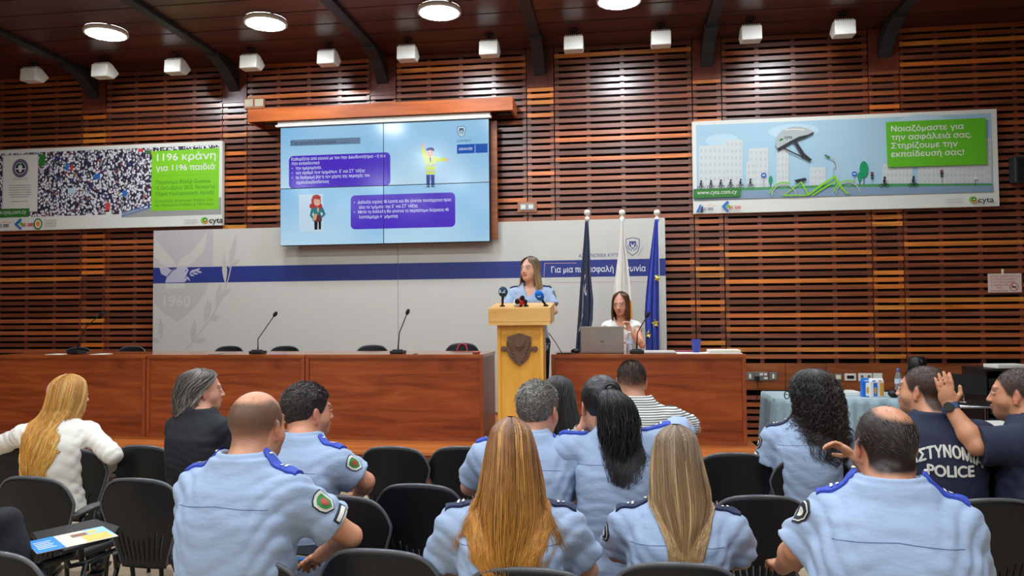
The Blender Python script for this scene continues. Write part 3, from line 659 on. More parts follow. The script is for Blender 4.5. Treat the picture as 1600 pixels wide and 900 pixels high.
for k, (tx, x0, x1) in enumerate((('•   Διάλεξη ισχύος 40 λεπτά και θα γίνεται ταυτόχρονα προς', 553, 703), ('όλα τα τμήματα της Ε΄ και ΣΤ΄ τάξης', 561, 652), ('•   Μετά τη διάλεξη θα γίνεται το περπάτημα διάρκεια 40', 553, 698.5), ('λεπτά(μέχρι 4 τμήματα)', 561, 621))): a.text(tx, x0, 318.6+7.6*k, 4.7, S_wh, x1=x1, bold=0.008)
# traffic officer clip art
a.lay(); a.poly([(666, 273), (672.5, 273), (671.5, 290), (666.5, 290)], S_nav).poly([(673, 273), (679, 273), (679, 290), (673.8, 290)], S_nav); a.poly([(663.5, 292.5), (671.5, 290), (671.5, 292.8)], S_blk).poly([(674, 290), (681.5, 292), (674, 292.6)], S_blk)
a.poly([(664, 246), (668, 244.5), (679, 244), (681, 248), (679.5, 272), (665.5, 272.5)], S_yel)
a.poly([(664, 252), (659, 238), (658.5, 230), (662, 229.5), (664.5, 238), (669, 246)], S_yel).poly([(678, 245), (695, 246.5), (695, 252.5), (679, 253.5)], S_yel)
a.poly([(658.8, 230), (659.5, 224), (661, 222.5), (662.8, 225), (662.3, 229.7)], S_skin).poly([(695, 247), (700, 248), (703, 250), (699, 252), (695, 252.2)], S_skin)
a.disc(672, 240, 5.2, 6.5, S_skin, 16)
a.lay(); a.rect(665.2, 257.6, 680, 260, S_gry).rect(665.4, 265.6, 679.8, 268, S_gry).poly([(668, 247), (670, 247), (670, 257.6), (668, 257.6)], S_gry).poly([(676, 246), (678, 246), (678, 257.6), (676, 257.6)], S_gry).rect(687, 246.4, 689, 252.8, S_gry)
a.poly([(671, 246), (674, 246), (673.2, 254), (672, 254)], S_blk); a.poly([(666, 236), (666.5, 232), (670, 230.5), (676, 230.5), (678.5, 233), (678.5, 236.5), (672, 234.6)], S_nav); a.line([(669, 242.4), (675, 242.4)], .6, S_blk).disc(670, 239, .6, .7, S_blk, 8).disc(674.5, 239, .6, .7, S_blk, 8)
# woman clip art on a paler picture rectangle
a.k = 1; a.poly([(467, 304), (505, 303), (505, 361), (467, 362.5)], S_pale)
a.k = 2; a.poly([(491, 345), (496.5, 345), (496, 359), (491.5, 359)], S_blk).poly([(497.5, 345), (502, 345), (501.5, 358.5), (498, 358.5)], S_blk).poly([(489, 341), (491, 333), (501, 333), (503.5, 345), (496, 347), (488, 345)], S_brn)
a.poly([(487, 322), (492, 320), (500, 320), (504, 323), (509, 335), (503, 341), (501.5, 338.5), (505, 334), (501, 331), (501, 336), (490.5, 336), (490, 331), (487.5, 336), (491, 341), (489.5, 343.5), (484, 337)], S_teal)
a.k = 3; a.disc(494, 314, 7.5, 9.5, S_red, 20); a.disc(488, 322, 4.5, 4, S_red, 12).disc(500, 322, 3.6, 4, S_red, 12); a.k = 4; a.disc(495.5, 315, 5.2, 6.5, S_skin, 16); a.poly([(487, 313), (489, 305.5), (497, 304), (502, 308), (499, 312), (492, 311)], S_red); a.k = 5
a.ring(493.2, 314.8, 1.7, 2.2, S_blk, 14).ring(498.4, 314.8, 1.7, 2.2, S_blk, 14); a.line([(493.5, 319.4), (497.5, 319.4)], .7, S_red); a.poly([(489.5, 335), (496, 334), (494, 344), (489, 345)], S_bag); a.disc(497, 328, 1.6, 4, S_bag, 10)
a.k = 2; a.rect(714, 226, 762, 238.4, S_blue); a.k = 3; a.text('κοινωνία', 717.5, 235, 5, S_wh, x1=738, bold=0.01); a.rect(742, 226, 742.8, 239.6, S_pale); a.text('Α ΚΥΠΡΟΥ', 714, 222.6, 4, S_dark, x1=736.5)
a.k = 1; crest(a, 721, 205.5, 0.62, S_dark, S_pale)
def clip_to(mb, x0, x1, z0, z1):
    bm = bmesh.new()
    vs = [bm.verts.new(v) for v in mb.V]
    for f, m_ in zip(mb.F, mb.M):
        try: q = bm.faces.new([vs[i] for i in f]); q.material_index = m_
        except ValueError: pass
    for co, no in (((x0, 0, 0), (-1, 0, 0)), ((x1, 0, 0), (1, 0, 0)), ((0, 0, z0), (0, 0, -1)), ((0, 0, z1), (0, 0, 1))):
        bmesh.ops.bisect_plane(bm, geom=bm.verts[:]+bm.edges[:]+bm.faces[:], plane_co=co, plane_no=no, clear_outer=True)
    bmesh.ops.delete(bm, geom=[v for v in bm.verts if not v.link_faces], context='VERTS')
    return bm
for t, (x0, x1, z0, z1) in zip(vw, rects):
    bm = clip_to(a.mb, x0+.0045, x1-.0045, z0+.0045, z1-.0045)
    bmesh.ops.translate(bm, verts=bm.verts[:], vec=-t.location)
    me = bpy.data.meshes.new('print'); bm.to_mesh(me); bm.free()
    for m_ in a.mats: me.materials.append(m_)
    o = bpy.data.objects.new('print', me); COL.objects.link(o); o.parent = t
# ---- sockets, sign, wall loudspeaker
M_sock = mat('socket_steel', (140, 140, 138), 0.35, 0.6); M_ivory = mat('socket_ivory', (222, 214, 186), 0.5); M_plate = wood('socket_block_wood', (150, 84, 40), (176, 104, 54), (190, 120, 66), 0.4, (6, 6, 6))
def wall_plate(px0, py0, px1, py1, label, parts, wood_back=False, base=M_sock, group=None, cat='socket', name='wall_socket'):
    p0 = atY(px0, py1, WY); p1 = atY(px1, py0, WY)
    yb = WY-0.0045 if p0.z < 1.0 and p0.z > .6 else WY-0.0015
    t = empty(name, ((p0.x+p1.x)/2, yb, (p0.z+p1.z)/2), 0, label, cat, group); W_, H_ = p1.x-p0.x, p1.z-p0.z; y = 0
    if wood_back:
        MB().box((0, -0.011, 0), (W_*1.25, 0.02, H_*1.5)).build('backing_block', M_plate, t, bevel=0.003); y = -0.022
    MB().box((0, y-0.005, 0), (W_, 0.009, H_)).build('face_plate', base, t, bevel=0.002)
    for (cx, cz, ww, hh, m_, nm) in parts:
        MB().box((cx*W_, y-0.0125, cz*H_), (ww*W_, 0.005, hh*H_)).build(nm, m_, t, bevel=0.001)
    return t
wall_plate(384, 156, 397, 168, 'left one of two square switches above the left end of the pelmet', [(0, 0, .6, .6, M_ivory, 'rocker')], True, M_ivory)
wall_plate(400, 155.5, 413, 167.5, 'right one of two square switches above the left end of the pelmet', [(0, 0, .6, .6, M_ivory, 'rocker')], True, M_ivory)
wall_plate(812, 318, 836, 329.5, 'double switch on a wooden block right of the video wall', [(-.25, 0, .3, .6, M_white, 'rocker'), (.25, 0, .3, .6, M_white, 'rocker')], True)
wall_plate(1166, 581.5, 1177.5, 594, 'small grey switch at the left end of the socket row, beside the right desk', [(0, 0, .3, .55, M_ivory, 'rocker')])
s2 = wall_plate(1178.5, 581, 1200, 594.5, 'grey double socket with a black plug, right of the desk', [(.0, .22, .22, .25, M_white, 'rocker'), (.32, -.22, .25, .22, M_white, 'label_strip'), (.3, .22, .2, .25, M_white, 'rocker')])
b = MB(); b.box((-0.05, -0.03, -0.02), (0.05, 0.03, 0.045)); b.tube([(-0.05, -.03, -.03), (-0.045, -.032, -.15), (-0.06, -.03, -.30)], 0.004, 6); b.build('plug', M_black, s2, bevel=0.004)
wall_plate(1202, 581.5, 1214, 594, 'small grey switch right of the socket with the black plug', [(0, 0, .3, .55, M_ivory, 'rocker')])
wall_plate(1287, 583, 1300, 595, 'grey data outlet just right of the curly hair', [(-.2, 0, .25, .6, P_navy, 'port'), (.25, 0, .25, .6, M_black, 'port')])
wall_plate(1304, 583.5, 1315, 594.5, 'square white switch between two outlets over the skirted table', [(0, 0, .7, .6, M_ivory, 'rocker')])
wall_plate(1319.5, 583.5, 1337, 594.5, 'pale outlet with a dark oblong port over the skirted table', [(0, 0, .62, .42, M_black, 'port')], base=M_white)
wall_plate(1341, 583, 1362, 595.5, 'pale double socket above the small milk cartons', [(-.25, .1, .2, .3, M_sock, 'port'), (.25, .1, .2, .3, M_sock, 'port')], base=M_white)
wall_plate(1364, 583, 1378, 595.5, 'blank white wall plate right of the pale double socket', [(0, 0, .3, .1, M_white, 'label_strip')], base=M_white)
wall_plate(1514, 583, 1524, 596, 'grey wall socket right of the tilted black panel', [(-.1, 0, .3, .5, M_ivory, 'rocker')])
p0 = atY(1543.5, 457.5, 9.14); p1 = atY(1595, 427, 9.14)
sg = panel('no_smoking_sign', p0.x, p1.x, p0.z, p1.z, 9.125, 9.135, 'small white no smoking sign in red letters, on the slats at the right', 'sign', mat('sign_white', (206, 188, 176), 0.5))
MB().box2((0.0, 0, 0), (0.02, 0.01, 0.06)).build('hanger', M_ivory, sg).location = (-0.03, -0.012, (p1.z-p0.z)/2-0.01)
a = Art(9.125); a.lay(); M_sr = mat('sign_red', (176, 64, 60), 0.5)
for k, (tx, x0, x1) in enumerate((('ΑΠΑΓΟΡΕΥΕΤΑΙ', 1546, 1592.5), ('ΤΟ ΚΑΠΝΙΣΜΑ', 1547, 1588), ('TUTUN IÇMEK', 1547, 1587), ('YASAKTIR', 1548, 1576), ('NO', 1558, 1568), ('SMOKING', 1548, 1575))): a.text(tx, x0, 433.4+4.55*k-.03*x0+46.4, 3.4, M_sr, x1=x1)
a.ring(1584.5, 448.5, 6.0, 7.2, M_sr, 24); a.line([(1580, 444.4), (1589, 452.6)], 1.1, M_sr); a.rect(1580.5, 447.4, 1588.5, 449.2, P_black)
a.build('lettering', sg, sg.location)
p0 = atY(1586, 284, 8.95); 
ws = empty('wall_loudspeaker', (p0.x+0.16, 9.148, p0.z+0.13), 0, 'dark grey loudspeaker on the wall at the right edge', 'loudspeaker')
b = MB(); b.prism([(-.16, -.20, -.145), (.16, -.20, -.145), (.13, -.001, -.12), (-.13, -.001, -.12)], (0, 0, .29)); b.build('cabinet', M_dark, ws, bevel=0.012)
b = MB(); b.box((0, -.206, 0), (.28, .008, .25)); b.build('grille', M_black, ws, bevel=0.003)
# ------------------------------------------------------------------ desks on the stage
DY = 7.03; DZ = 1.165
def desk(x0, x1, label):
    t = empty('conference_desk', ((x0+x1)/2, DY, SZ), 0, label, 'desk', 'cherry wood conference desks'); W = x1-x0; H = DZ-SZ; h = W/2
    MB().box2((-h, 0, H-0.032), (h, 0.70, H)).build('desk_top', M_desktop, t, bevel=0.003)
    b = MB(); b.box2((-h, 0.003, 0.0), (-h+0.034, 0.66, H-0.0325)); b.build('side_panel', M_edge, t, bevel=0.002)
    b = MB(); b.box2((h-0.034, 0.003, 0.0), (h, 0.66, H-0.0325)); b.build('side_panel', M_edge, t, bevel=0.002)
    b = MB(); b.box2((-h+0.035, 0.020, 0.012), (h-0.035, 0.038, H-0.044)); b.build('front_panel', M_desk, t)
    b = MB(); b.box2((-h+0.035, 0.006, 0.0), (h-0.035, 0.019, 0.030)).box2((-h+0.035, 0.006, H-0.043), (h-0.035, 0.019, H-0.033)); b.build('rail', M_edge, t)
    return t
desk(-6.30, -4.655, 'leftmost cherry wood desk, behind the blonde woman in white')
desk(-4.645, -3.005, 'cherry wood desk between the leftmost desk and the one beside the lectern')
desk(-2.995, -1.262, 'cherry wood desk whose right end stands beside the lectern')
desk(-0.632, 1.095, 'separate cherry wood desk carrying the laptop, right of the lectern')
# ------------------------------------------------------------------ lectern
lx0, lx1 = atY(763, 490, 6.62).x, atY(860, 490, 6.62).x
LCX = (lx0+lx1)/2; LY = 6.62
lec = empty('lectern', (LCX, LY, SZ), 0, 'pale beech wood lectern with a brown crest shield on its front', 'lectern')
zt = atY(812, 481, LY).z-SZ; zb = atY(812, 503, LY).z-SZ; zw = (lx1-lx0)/2
b = MB(); b.prism([(-zw, 0, zb), (-zw, 0, zt), (-zw, 0.44, zt+0.05), (-zw, 0.44, zb+0.05)], (2*zw, 0, 0)); b.build('top_box', M_beechtop, lec, bevel=0.004)
b = MB(); b.prism([(-zw+.004, -0.004, zb-.028), (-zw+.004, -0.004, zb-.001), (-zw+.004, 0.43, zb+.045), (-zw+.05, 0.38, zb-.028)][:3]+[(-zw+.004, .43, zb-.0)], (2*zw-.008, 0, 0)); b.build('lip', M_beechtop, lec)
bw0, bw1 = atY(777, 560, LY+.04).x-LCX, atY(849, 560, LY+.04).x-LCX
b = MB(); b.box2((bw0, 0.055, 0.05), (bw1-.002, 0.075, zb-.03)); b.build('front_panel', M_beech, lec, bevel=0.003)
for xx in (bw0, bw1-.03):
    b = MB(); b.box2((xx, 0.04 if xx > 0 else 0.045, 0.0), (xx+.03, 0.054, zb-.029)); b.box2((xx, 0.076, 0.0), (xx+.022, 0.36, zb-.001)); b.build('side_panel', M_beech, lec, bevel=0.002)
b = MB(); b.box2((bw0-.02, 0.02, 0), (bw1+.02, .40, .04)); b.build('foot', M_beech, lec, bevel=0.003)
M_bronze = mat('carved_brown_wood', (98, 68, 50), 0.45, noise=0.3, nscale=60, bump=0.5, bscale=90)
def lp_(px, py): p = atY(px, py, LY+.05); return Vector((p.x-LCX, 0, p.z-SZ))
cv = MB()
def cshield(pts, y, th):
    P = [lp_(*p) for p in pts]; cv.prism([(p.x, y, p.z) for p in P], (0, -th, 0))
cshield([(793, 526), (811.5, 520.5), (829.5, 526), (830, 546), (826, 559), (818, 567), (811.5, 571.5), (804, 566), (795, 556), (791, 545)], .055, .022)
cshield([(801.5, 530), (821.5, 530), (820, 541), (811.5, 549), (803, 541)], .0325, .006)
for q in (-1, 1):
    c = lp_(811.5+q*24.5, 545); cv.tube([(c.x, .056, c.z), (c.x, .034, c.z)], .024, 14); c2 = lp_(811.5+q*20, 545); cv.box((c2.x, .046, c2.z), (.04, .016, .03))
    for k in range(6):
        a0 = lp_(811.5+q*(4+2.6*k), 566-5.5*k); a1 = lp_(811.5+q*(7.5+1.6*k), 562-5.5*k-3)
        cv.ell(((a0.x+a1.x)/2, .0315, (a0.z+a1.z)/2), (.024, .008, .009), Matrix.Rotation(-q*0.9, 3, 'Y'), 8, 6)
    a0, a1, a2 = lp_(811.5, 543), lp_(811.5+q*5, 540), lp_(811.5+q*7.5, 532.5); cv.tube([(a0.x, .026, a0.z), (a1.x, .022, a1.z), (a2.x, .026, a2.z)], [.009, .008, .003], 8)
cv.build('crest', M_bronze, lec, bevel=0.003, label='carved brown shield crest')
# microphones on the lectern
LZ = SZ+zt+0.012
M_foamteal = mat('foam_teal', (22, 62, 84), 0.9, bump=0.6, bscale=300); M_foamblue = mat('foam_blue', (8, 96, 190), 0.9, bump=0.6, bscale=300)
M_foamblack = mat('foam_black', (20, 20, 22), 0.9, bump=0.6, bscale=300); M_redcube = mat('mic_cube_red', (196, 36, 40), 0.4); M_letter = mat('mic_letter_white', (230, 232, 232), 0.5)
def mic(px0, py0, px1, py1, r, fm, label, ltr=None, stretch=1.25, y0=LY+.12, y1=LY+.06, cube=None, name='microphone'):
    top = atY(px1, py1, y1); base = atY(px0, py0, y0); base.z = min(base.z, SZ+zt+.05)
    base = Vector((atY(px0, py0, y0).x, y0, SZ+zt+0.05*(y0-LY)/.44+0.002))
    t = empty(name, base, 0, label, 'microphone', 'broadcaster microphones on the lectern')
    v = top-base; d = v.normalized(); q = d.to_track_quat('Z', 'Y').to_matrix()
    b = MB(); b.lathe([(.022, 0), (.022, .010), (.010, .013)], n=16); b.tube([(0, 0, .006), v*.35, v-d*r*.6], [.009, .011, .012], 10); b.build('stem', M_black, t)
    MB().ell(v, (r, r, r*stretch), q, 20, 14).build('windshield', fm, t)
    if cube:
        b = MB(); b.box(v-d*r*1.6, (.05, .05, .05), q); b.build('flag_cube', cube, t, bevel=.004)
    if ltr:
        b = MB(); b.text(ltr, v+Vector((0, -r*1.02, -.012)), (1, 0, 0), (0, .15, 1), r*.62, None, .03, center=True); b.build('lettering', M_letter, t)
    return t
mic(785, 480, 786, 456, .041, M_foamteal, 'microphone with a round dark teal windshield, leftmost on the lectern', 'ΡΙΚ', 1.15)
mic(806, 480, 808, 471, .022, M_foamblack, 'short black microphone in the middle group on the lectern', None, 1.3, cube=M_letter)
mic(813, 480, 816, 466, .022, M_foamblack, 'microphone with a red cube, middle of the lectern', None, 1.3, cube=M_redcube)
mic(822, 480, 821, 471, .018, M_foamblack, 'small bare black microphone right of the red cube microphone', None, 1.2)
mic(853, 480, 843, 462, .038, M_foamblue, 'microphone with a bright blue windshield, tilted left, rightmost on the lectern', 'ω', 1.3)
# gooseneck microphones of the desks
def gooseneck(px, py_base, mid, tip, label, y=DY+.16):
    base = atY(px, py_base, y); base.z = DZ
    t = empty('gooseneck_microphone', base, 0, label, 'microphone', 'gooseneck desk microphones')
    P = lambda p: atY(p[0], p[1], y)-base
    b = MB(); b.box((0, 0, .016), (.13, .13, .03)); b.box((0.0, -.02, .036), (.09, .07, .012)); b.build('base', M_black, t, bevel=.006)
    m1, tp = P(mid), P(tip); d = (tp-m1).normalized()
    b = MB(); b.tube([(0, 0, .03), (m1.x*.3, 0, m1.z*.5), m1, m1*.45+tp*.55, tp-d*.02], [.008, .006, .005, .005, .005], 8); b.build('neck', M_black, t)
    b = MB(); b.ell(tp, (.019, .019, .032), d.to_track_quat('Z', 'Y').to_matrix(), 12, 8); b.build('head', M_foamblack, t)
gooseneck(120, 551, (135, 510), (158, 491), 'thin gooseneck microphone on the leftmost desk before the dark slats')
gooseneck(403, 550, (403, 530), (430, 491), 'gooseneck microphone on the long desk, bent right before the dove crest panel')
gooseneck(622, 548, (624, 520), (637, 487.5), 'gooseneck microphone on the desk next to the lectern')
gooseneck(995, 548.5, (996, 520), (1012, 492), 'gooseneck microphone on the right desk between laptop and white tray')
# loose things on the desks
def sheet(px0, px1, y0, y1, label, z=DZ, m_=None, th=.003, name='paper_sheet', rz=0.0):
    x0, x1 = atY(px0, 551, y0).x, atY(px1, 551, y0).x
    o = MB().box(((0, 0, th/2)), (x1-x0, y1-y0, th)).build(name, m_ or M_paper); o.location = ((x0+x1)/2, (y0+y1)/2, z+.0005); o.rotation_euler.z = rz
    return tag(o, label, 'paper' if 'paper' in name else 'folder')
sheet(70, 92, DY+.03, DY+.2, 'white paper sheet on the leftmost desk, left of its microphone'); sheet(140, 158, DY+.04, DY+.22, 'white paper sheet on the leftmost desk, right of its microphone')
sheet(325, 338, DY+.05, DY+.2, 'dark edged paper left of the gooseneck before the dove crest panel', m_=mat('grey_paper', (120, 112, 112), .7)); sheet(421, 440, DY+.03, DY+.15, 'lilac paper right of the gooseneck before the dove crest panel', m_=mat('lilac_paper', (150, 130, 160), .7))
sheet(645, 650, DY+.04, DY+.12, 'small dark card on the desk next to the lectern', m_=M_black)
o = MB().lathe([(.02, 0), (.035, .002), (.045, .02), (.041, .02), (.03, .006), (.001, .006)], n=16).build('saucer', mat('red_saucer', (176, 84, 62), .4)); p = atY(744, 549, DY+.15); o.location = (p.x, DY+.15, DZ+.0005); tag(o, 'small reddish dish at the right end of the desk by the lectern', 'dish')
# laptop
p0, p1 = atY(907.5, 548, DY+.10), atY(975, 548, DY+.10); LW = p1.x-p0.x
lap = empty('laptop', ((p0.x+p1.x)/2, DY+.12, DZ), 0, 'open silver laptop seen from behind on the right desk', 'laptop')
M_silver = mat('laptop_silver', (158, 152, 146), .35, .35); lh = atY(940, 510, DY+.1).z-DZ
b = MB(); b.box2((-LW/2, 0.02, .002), (LW/2, .26, .016)); b.build('base', M_silver, lap, bevel=.004)
b = MB(); b.prism([(-LW/2, 0.012, .012), (-LW/2, -.045, lh), (-LW/2, -.037, lh), (-LW/2, .02, .012)], (LW, 0, 0)); b.build('lid', M_silver, lap, bevel=.003)
b = MB(); b.prism([(-.018, -.018-.0125, lh*.47), (.018, -.018-.0125, lh*.47), (.010, -.018-.0085, lh*.42), (-.010, -.018-.0085, lh*.42)], (0, -.002, 0)); b.build('emblem', mat('laptop_emblem', (110, 102, 98), .3, .5), lap)
# water bottle
def bottle(loc, h, label, capm, name='water_bottle', r=.032):
    t = empty(name, loc, 0, label, 'bottle')
    MB().lathe([(r*.9, 0), (r, .01), (r, h*.28), (r*.9, h*.36), (r, h*.44), (r, h*.62), (r*.8, h*.76), (r*.42, h*.88), (r*.4, h*.92)], n=18).build('bottle_body', mat('clear_plastic', (235, 240, 245), .08, trans=.85, ior=1.2), t)
    MB().lathe([(r*1.01, h*.44), (r*1.01, h*.62)], n=18, cap=False).build('label_band', mat('bottle_label', (190, 205, 225), .5), t)
    MB().lathe([(r*.46, h*.90), (r*.46, h), (.001, h)], n=16).build('cap', capm, t); return t
p = atY(984, 549, DY+.10); bottle((p.x, DY+.26, DZ), .20, 'clear plastic water bottle just right of the laptop', M_white)
# phone, mouse and cable at the left end of the right desk
p = atY(882, 549, DY+.08); o = MB().box((0, 0, .005), (.15, .09, .009)).build('tablet_device', M_black, bevel=.003); o.location = (p.x, DY+.12, DZ+.0005); o.rotation_euler.z = .2; tag(o, 'flat black device left of the laptop', 'device')
p = atY(895, 548, DY+.1); o = MB().ell((0, 0, .012), (.045, .03, .022), None, 16, 8).build('computer_mouse', M_black); o.location = (p.x+.02, DY+.19, DZ+.010); tag(o, 'rounded black computer mouse left of the laptop', 'mouse')
# white tray, cup, papers and notebooks
x0, x1 = atY(1000, 549, DY+.1).x, atY(1056, 549, DY+.1).x
MB().box((0, 0, .011), (x1-x0, .24, .020)).build('closed_laptop', mat('pale_grey_shell', (196, 192, 184), .4), bevel=.006); o = bpy.data.objects['closed_laptop']; o.location = ((x0+x1)/2, DY+.22, DZ+.0005); tag(o, 'flat closed pale grey laptop right of the bottle', 'laptop')
sheet(1058, 1108, DY+.04, DY+.26, 'loose white papers by the blue cup', th=.006)
x0 = atY(1066, 549, DY+.1).x; o = MB().box((0, 0, .008), (.20, .14, .014)).build('notebook', mat('book_pink', (150, 60, 90), .5), bevel=.003); o.location = (x0+.06, DY+.36, DZ+.0005); tag(o, 'pink notebook behind the loose papers on the right desk', 'notebook')
p = atY(1087, 546, DY+.26)
cup = MB().lathe([(.030, 0), (.044, .115), (.046, .118), (.041, .115), (.028, .004), (.001, .004)], n=24).build('paper_cup', mat('cup_blue', (52, 70, 176), .4)); cup.location = (p.x, DY+.20, DZ+.007); tag(cup, 'blue paper cup on the right desk', 'cup')
x0, x1 = atY(1105, 549, DY+.1).x, atY(1158, 549, DY+.1).x
b = MB(); b.box2((-(x1-x0)/2, 0, 0), ((x1-x0)/2, .24, .009)); o = b.build('paper_stack', M_paper, bevel=.002); o.location = ((x0+x1)/2, DY+.03, DZ+.0005); tag(o, 'stack of white paper at the right end of the right desk', 'paper')
nb = empty('spiral_notebook', ((x0+x1)/2, DY+.04, DZ+.010), 0, 'thick white spiral notebook on the paper stack', 'notebook')
MB().box2((-(x1-x0)/2+.01, .012, 0), ((x1-x0)/2-.01, .22, .024)).build('pages', M_paper, nb, bevel=.002)
b = MB()
for k in range(22): b.tube([(-(x1-x0)/2+.02+k*((x1-x0)-.04)/21, .010+.010*math.cos(q), .013+.013*math.sin(q)) for q in (0, 1.3, 2.6, 3.9, 5.2, 6.28)], .0022, 5)
b.build('spiral', M_ivory, nb)
# thin cable rising from the desk to the lectern
pts = [atY(878, 547, DY+.1), atY(868, 535, 7.2), atY(857, 520, 7.25)]
pts[0].z = DZ+.004
b = MB(); b.tube(pts, .004, 6); o = b.build('cable', M_black, origin=pts[0]); o.location = pts[0]; tag(o, 'thin black cable between lectern and right desk', 'cable')
# ------------------------------------------------------------------ flags
def flag(pole_top, pole_bot, Yp, left, right, v0, v1, m_base, label, deco, waves, seed, amp=.035):
    tp, bt = atY(*pole_top, Yp), atY(*pole_bot, Yp); d = (tp-bt).normalized()
    ft = bt+d*((SZ+.03-bt.z)/d.z)
    t = empty('flag', (ft.x, Yp, SZ), 0, label, 'flag', 'flags on white poles behind the right desk'); o0 = t.location.copy()
    b = MB(); b.tube([ft, tp-d*.03], .018, 14); b.build('pole', mat('flag_pole_white', (226, 222, 208), .35), t, origin=o0)
    b = MB(); b.lathe([(.019, -.06), (.026, -.058), (.026, -.02), (.014, -.014), (.014, 0), (.03, .012), (.036, .035), (.026, .06), (.001, .066)], tp, 16); b.build('finial', mat('flag_pole_white', (226, 222, 208), .35), t, origin=o0)
    b = MB(); b.lathe([(.17, 0), (.17, .02), (.05, .05), (.03, .12)], (ft.x, Yp, SZ), 24); b.build('base', M_chrome, t, origin=o0)
    rng = random.Random(seed); ph = [rng.uniform(0, 6.28) for _ in range(3)]
    def edge(tab, v):
        ys = [q[1] for q in tab]; xs = [q[0] for q in tab]; return float(np.interp(v, ys, xs))
    nu, nv = 61, 60
    def fn(u, v):
        py = v0+(v1-v0)*v; xl, xr = edge(left, py), edge(right, py)
        px = xl+(xr-xl)*u
        g = min(1, .35+v)
        yy = Yp-.035-amp*g*(1+math.sin(waves*2*PI*u+ph[0]+.6*v))-.014*g*math.sin((waves*2+1)*2*PI*u+ph[1]-1.2*v)
        p = atY(px, py, Yp-.035); return (p.x, yy, p.z)
    b = MB(); b.grid(fn, nu, nv)
    mats = [m_base]+deco['mats']
    o = raw_mesh('cloth', np.array(b.V)-np.array(o0), b.F, mats, t, [deco['fn'](i % (nu-1), i//(nu-1), nu-1, nv-1) for i in range(len(b.F))], True)
    md = o.modifiers.new('solid', 'SOLIDIFY'); md.thickness = .004
    return t, fn
F_navy = mat('flag_navy', (26, 36, 72), .7, sheen=.2); F_white = mat('flag_white', (224, 220, 210), .7); F_orange = mat('flag_orange', (232, 146, 30), .7); F_eu = mat('flag_blue', (30, 58, 176), .6, sheen=.2); F_star = mat('flag_star', (236, 226, 90), .6)
def onface(fn, t, pts_uv, m_, nm, off=.006):     # small sewn print following the cloth
    b = MB(); o0 = Vector(t.location)
    for poly in pts_uv:
        P = []
        for (u, v) in poly: q = Vector(fn(u, v)); P.append(q-Vector((0, off, 0)))
        b.face(P)
    b.build(nm, m_, t, origin=o0)
none = {'mats': [], 'fn': lambda i, j, a, b: 0}
t, fn = flag((917.6, 337), (922, 509), 8.42, [(914.5, 345), (912, 380), (908, 430), (904, 490), (900, 545), (898, 580)], [(919, 345), (921, 380), (923, 430), (927, 470), (926, 500), (922, 520), (921, 580)], 346, 578, F_navy, 'dark navy flag with a white emblem curve, left of the three flags', none, 2.0, 3)
def band(us, vs, w):
    out = []
    for k in range(len(us)-1): out.append([(us[k], vs[k]), (us[k+1], vs[k+1]), (us[k+1]+w, vs[k+1]), (us[k]+w, vs[k])])
    return out
onface(fn, t, band([.42, .30, .22, .20, .24, .22, .16], [.36, .40, .46, .52, .60, .66, .70], .07)+band([.46, .36, .46, .56], [.42, .47, .50, .46], .06)+band([.30, .20, .12], [.62, .68, .74], .06), F_white, 'emblem', .012)
def cy(i, j, a, b):
    u, v = i/a, j/b
    return 1 if (v > .53 and (u < .28 or u > .72) and v < .74) or (v > .62 and v < .74) else 0
flag((972, 337), (978, 545), 8.42, [(969.5, 340), (968, 380), (963, 420), (959, 450), (957, 500), (957, 580)], [(974.5, 340), (976, 380), (981, 410), (985, 450), (988, 500), (988, 580)], 341, 578, F_white, 'white flag with an orange patch, between the navy and the blue flag', {'mats': [F_orange], 'fn': cy}, 1.5, 5)
t, fn = flag((1026.5, 337), (1029.8, 545), 8.42, [(1023.5, 340), (1018, 380), (1013, 420), (1009, 460), (1007, 490), (1009, 545), (1009, 580)], [(1028, 340), (1029, 400), (1029.5, 460), (1030, 580)], 343, 578, F_eu, 'bright blue flag with yellow stars, right of the three flags', none, 2.5, 9)
def star(u, v, ru, rv, rot=0): return [(u+(ru if k % 2 == 0 else ru*.42)*math.sin(rot+k*PI/5), v-(rv if k % 2 == 0 else rv*.42)*math.cos(rot+k*PI/5)) for k in range(10)]
onface(fn, t, [star(.82, .39, .26, .03, .3), star(.72, .69, .3, .035, -.2), star(.2, .76, .2, .03, .2), star(.75, .9, .26, .03)], F_star, 'stars', .045)
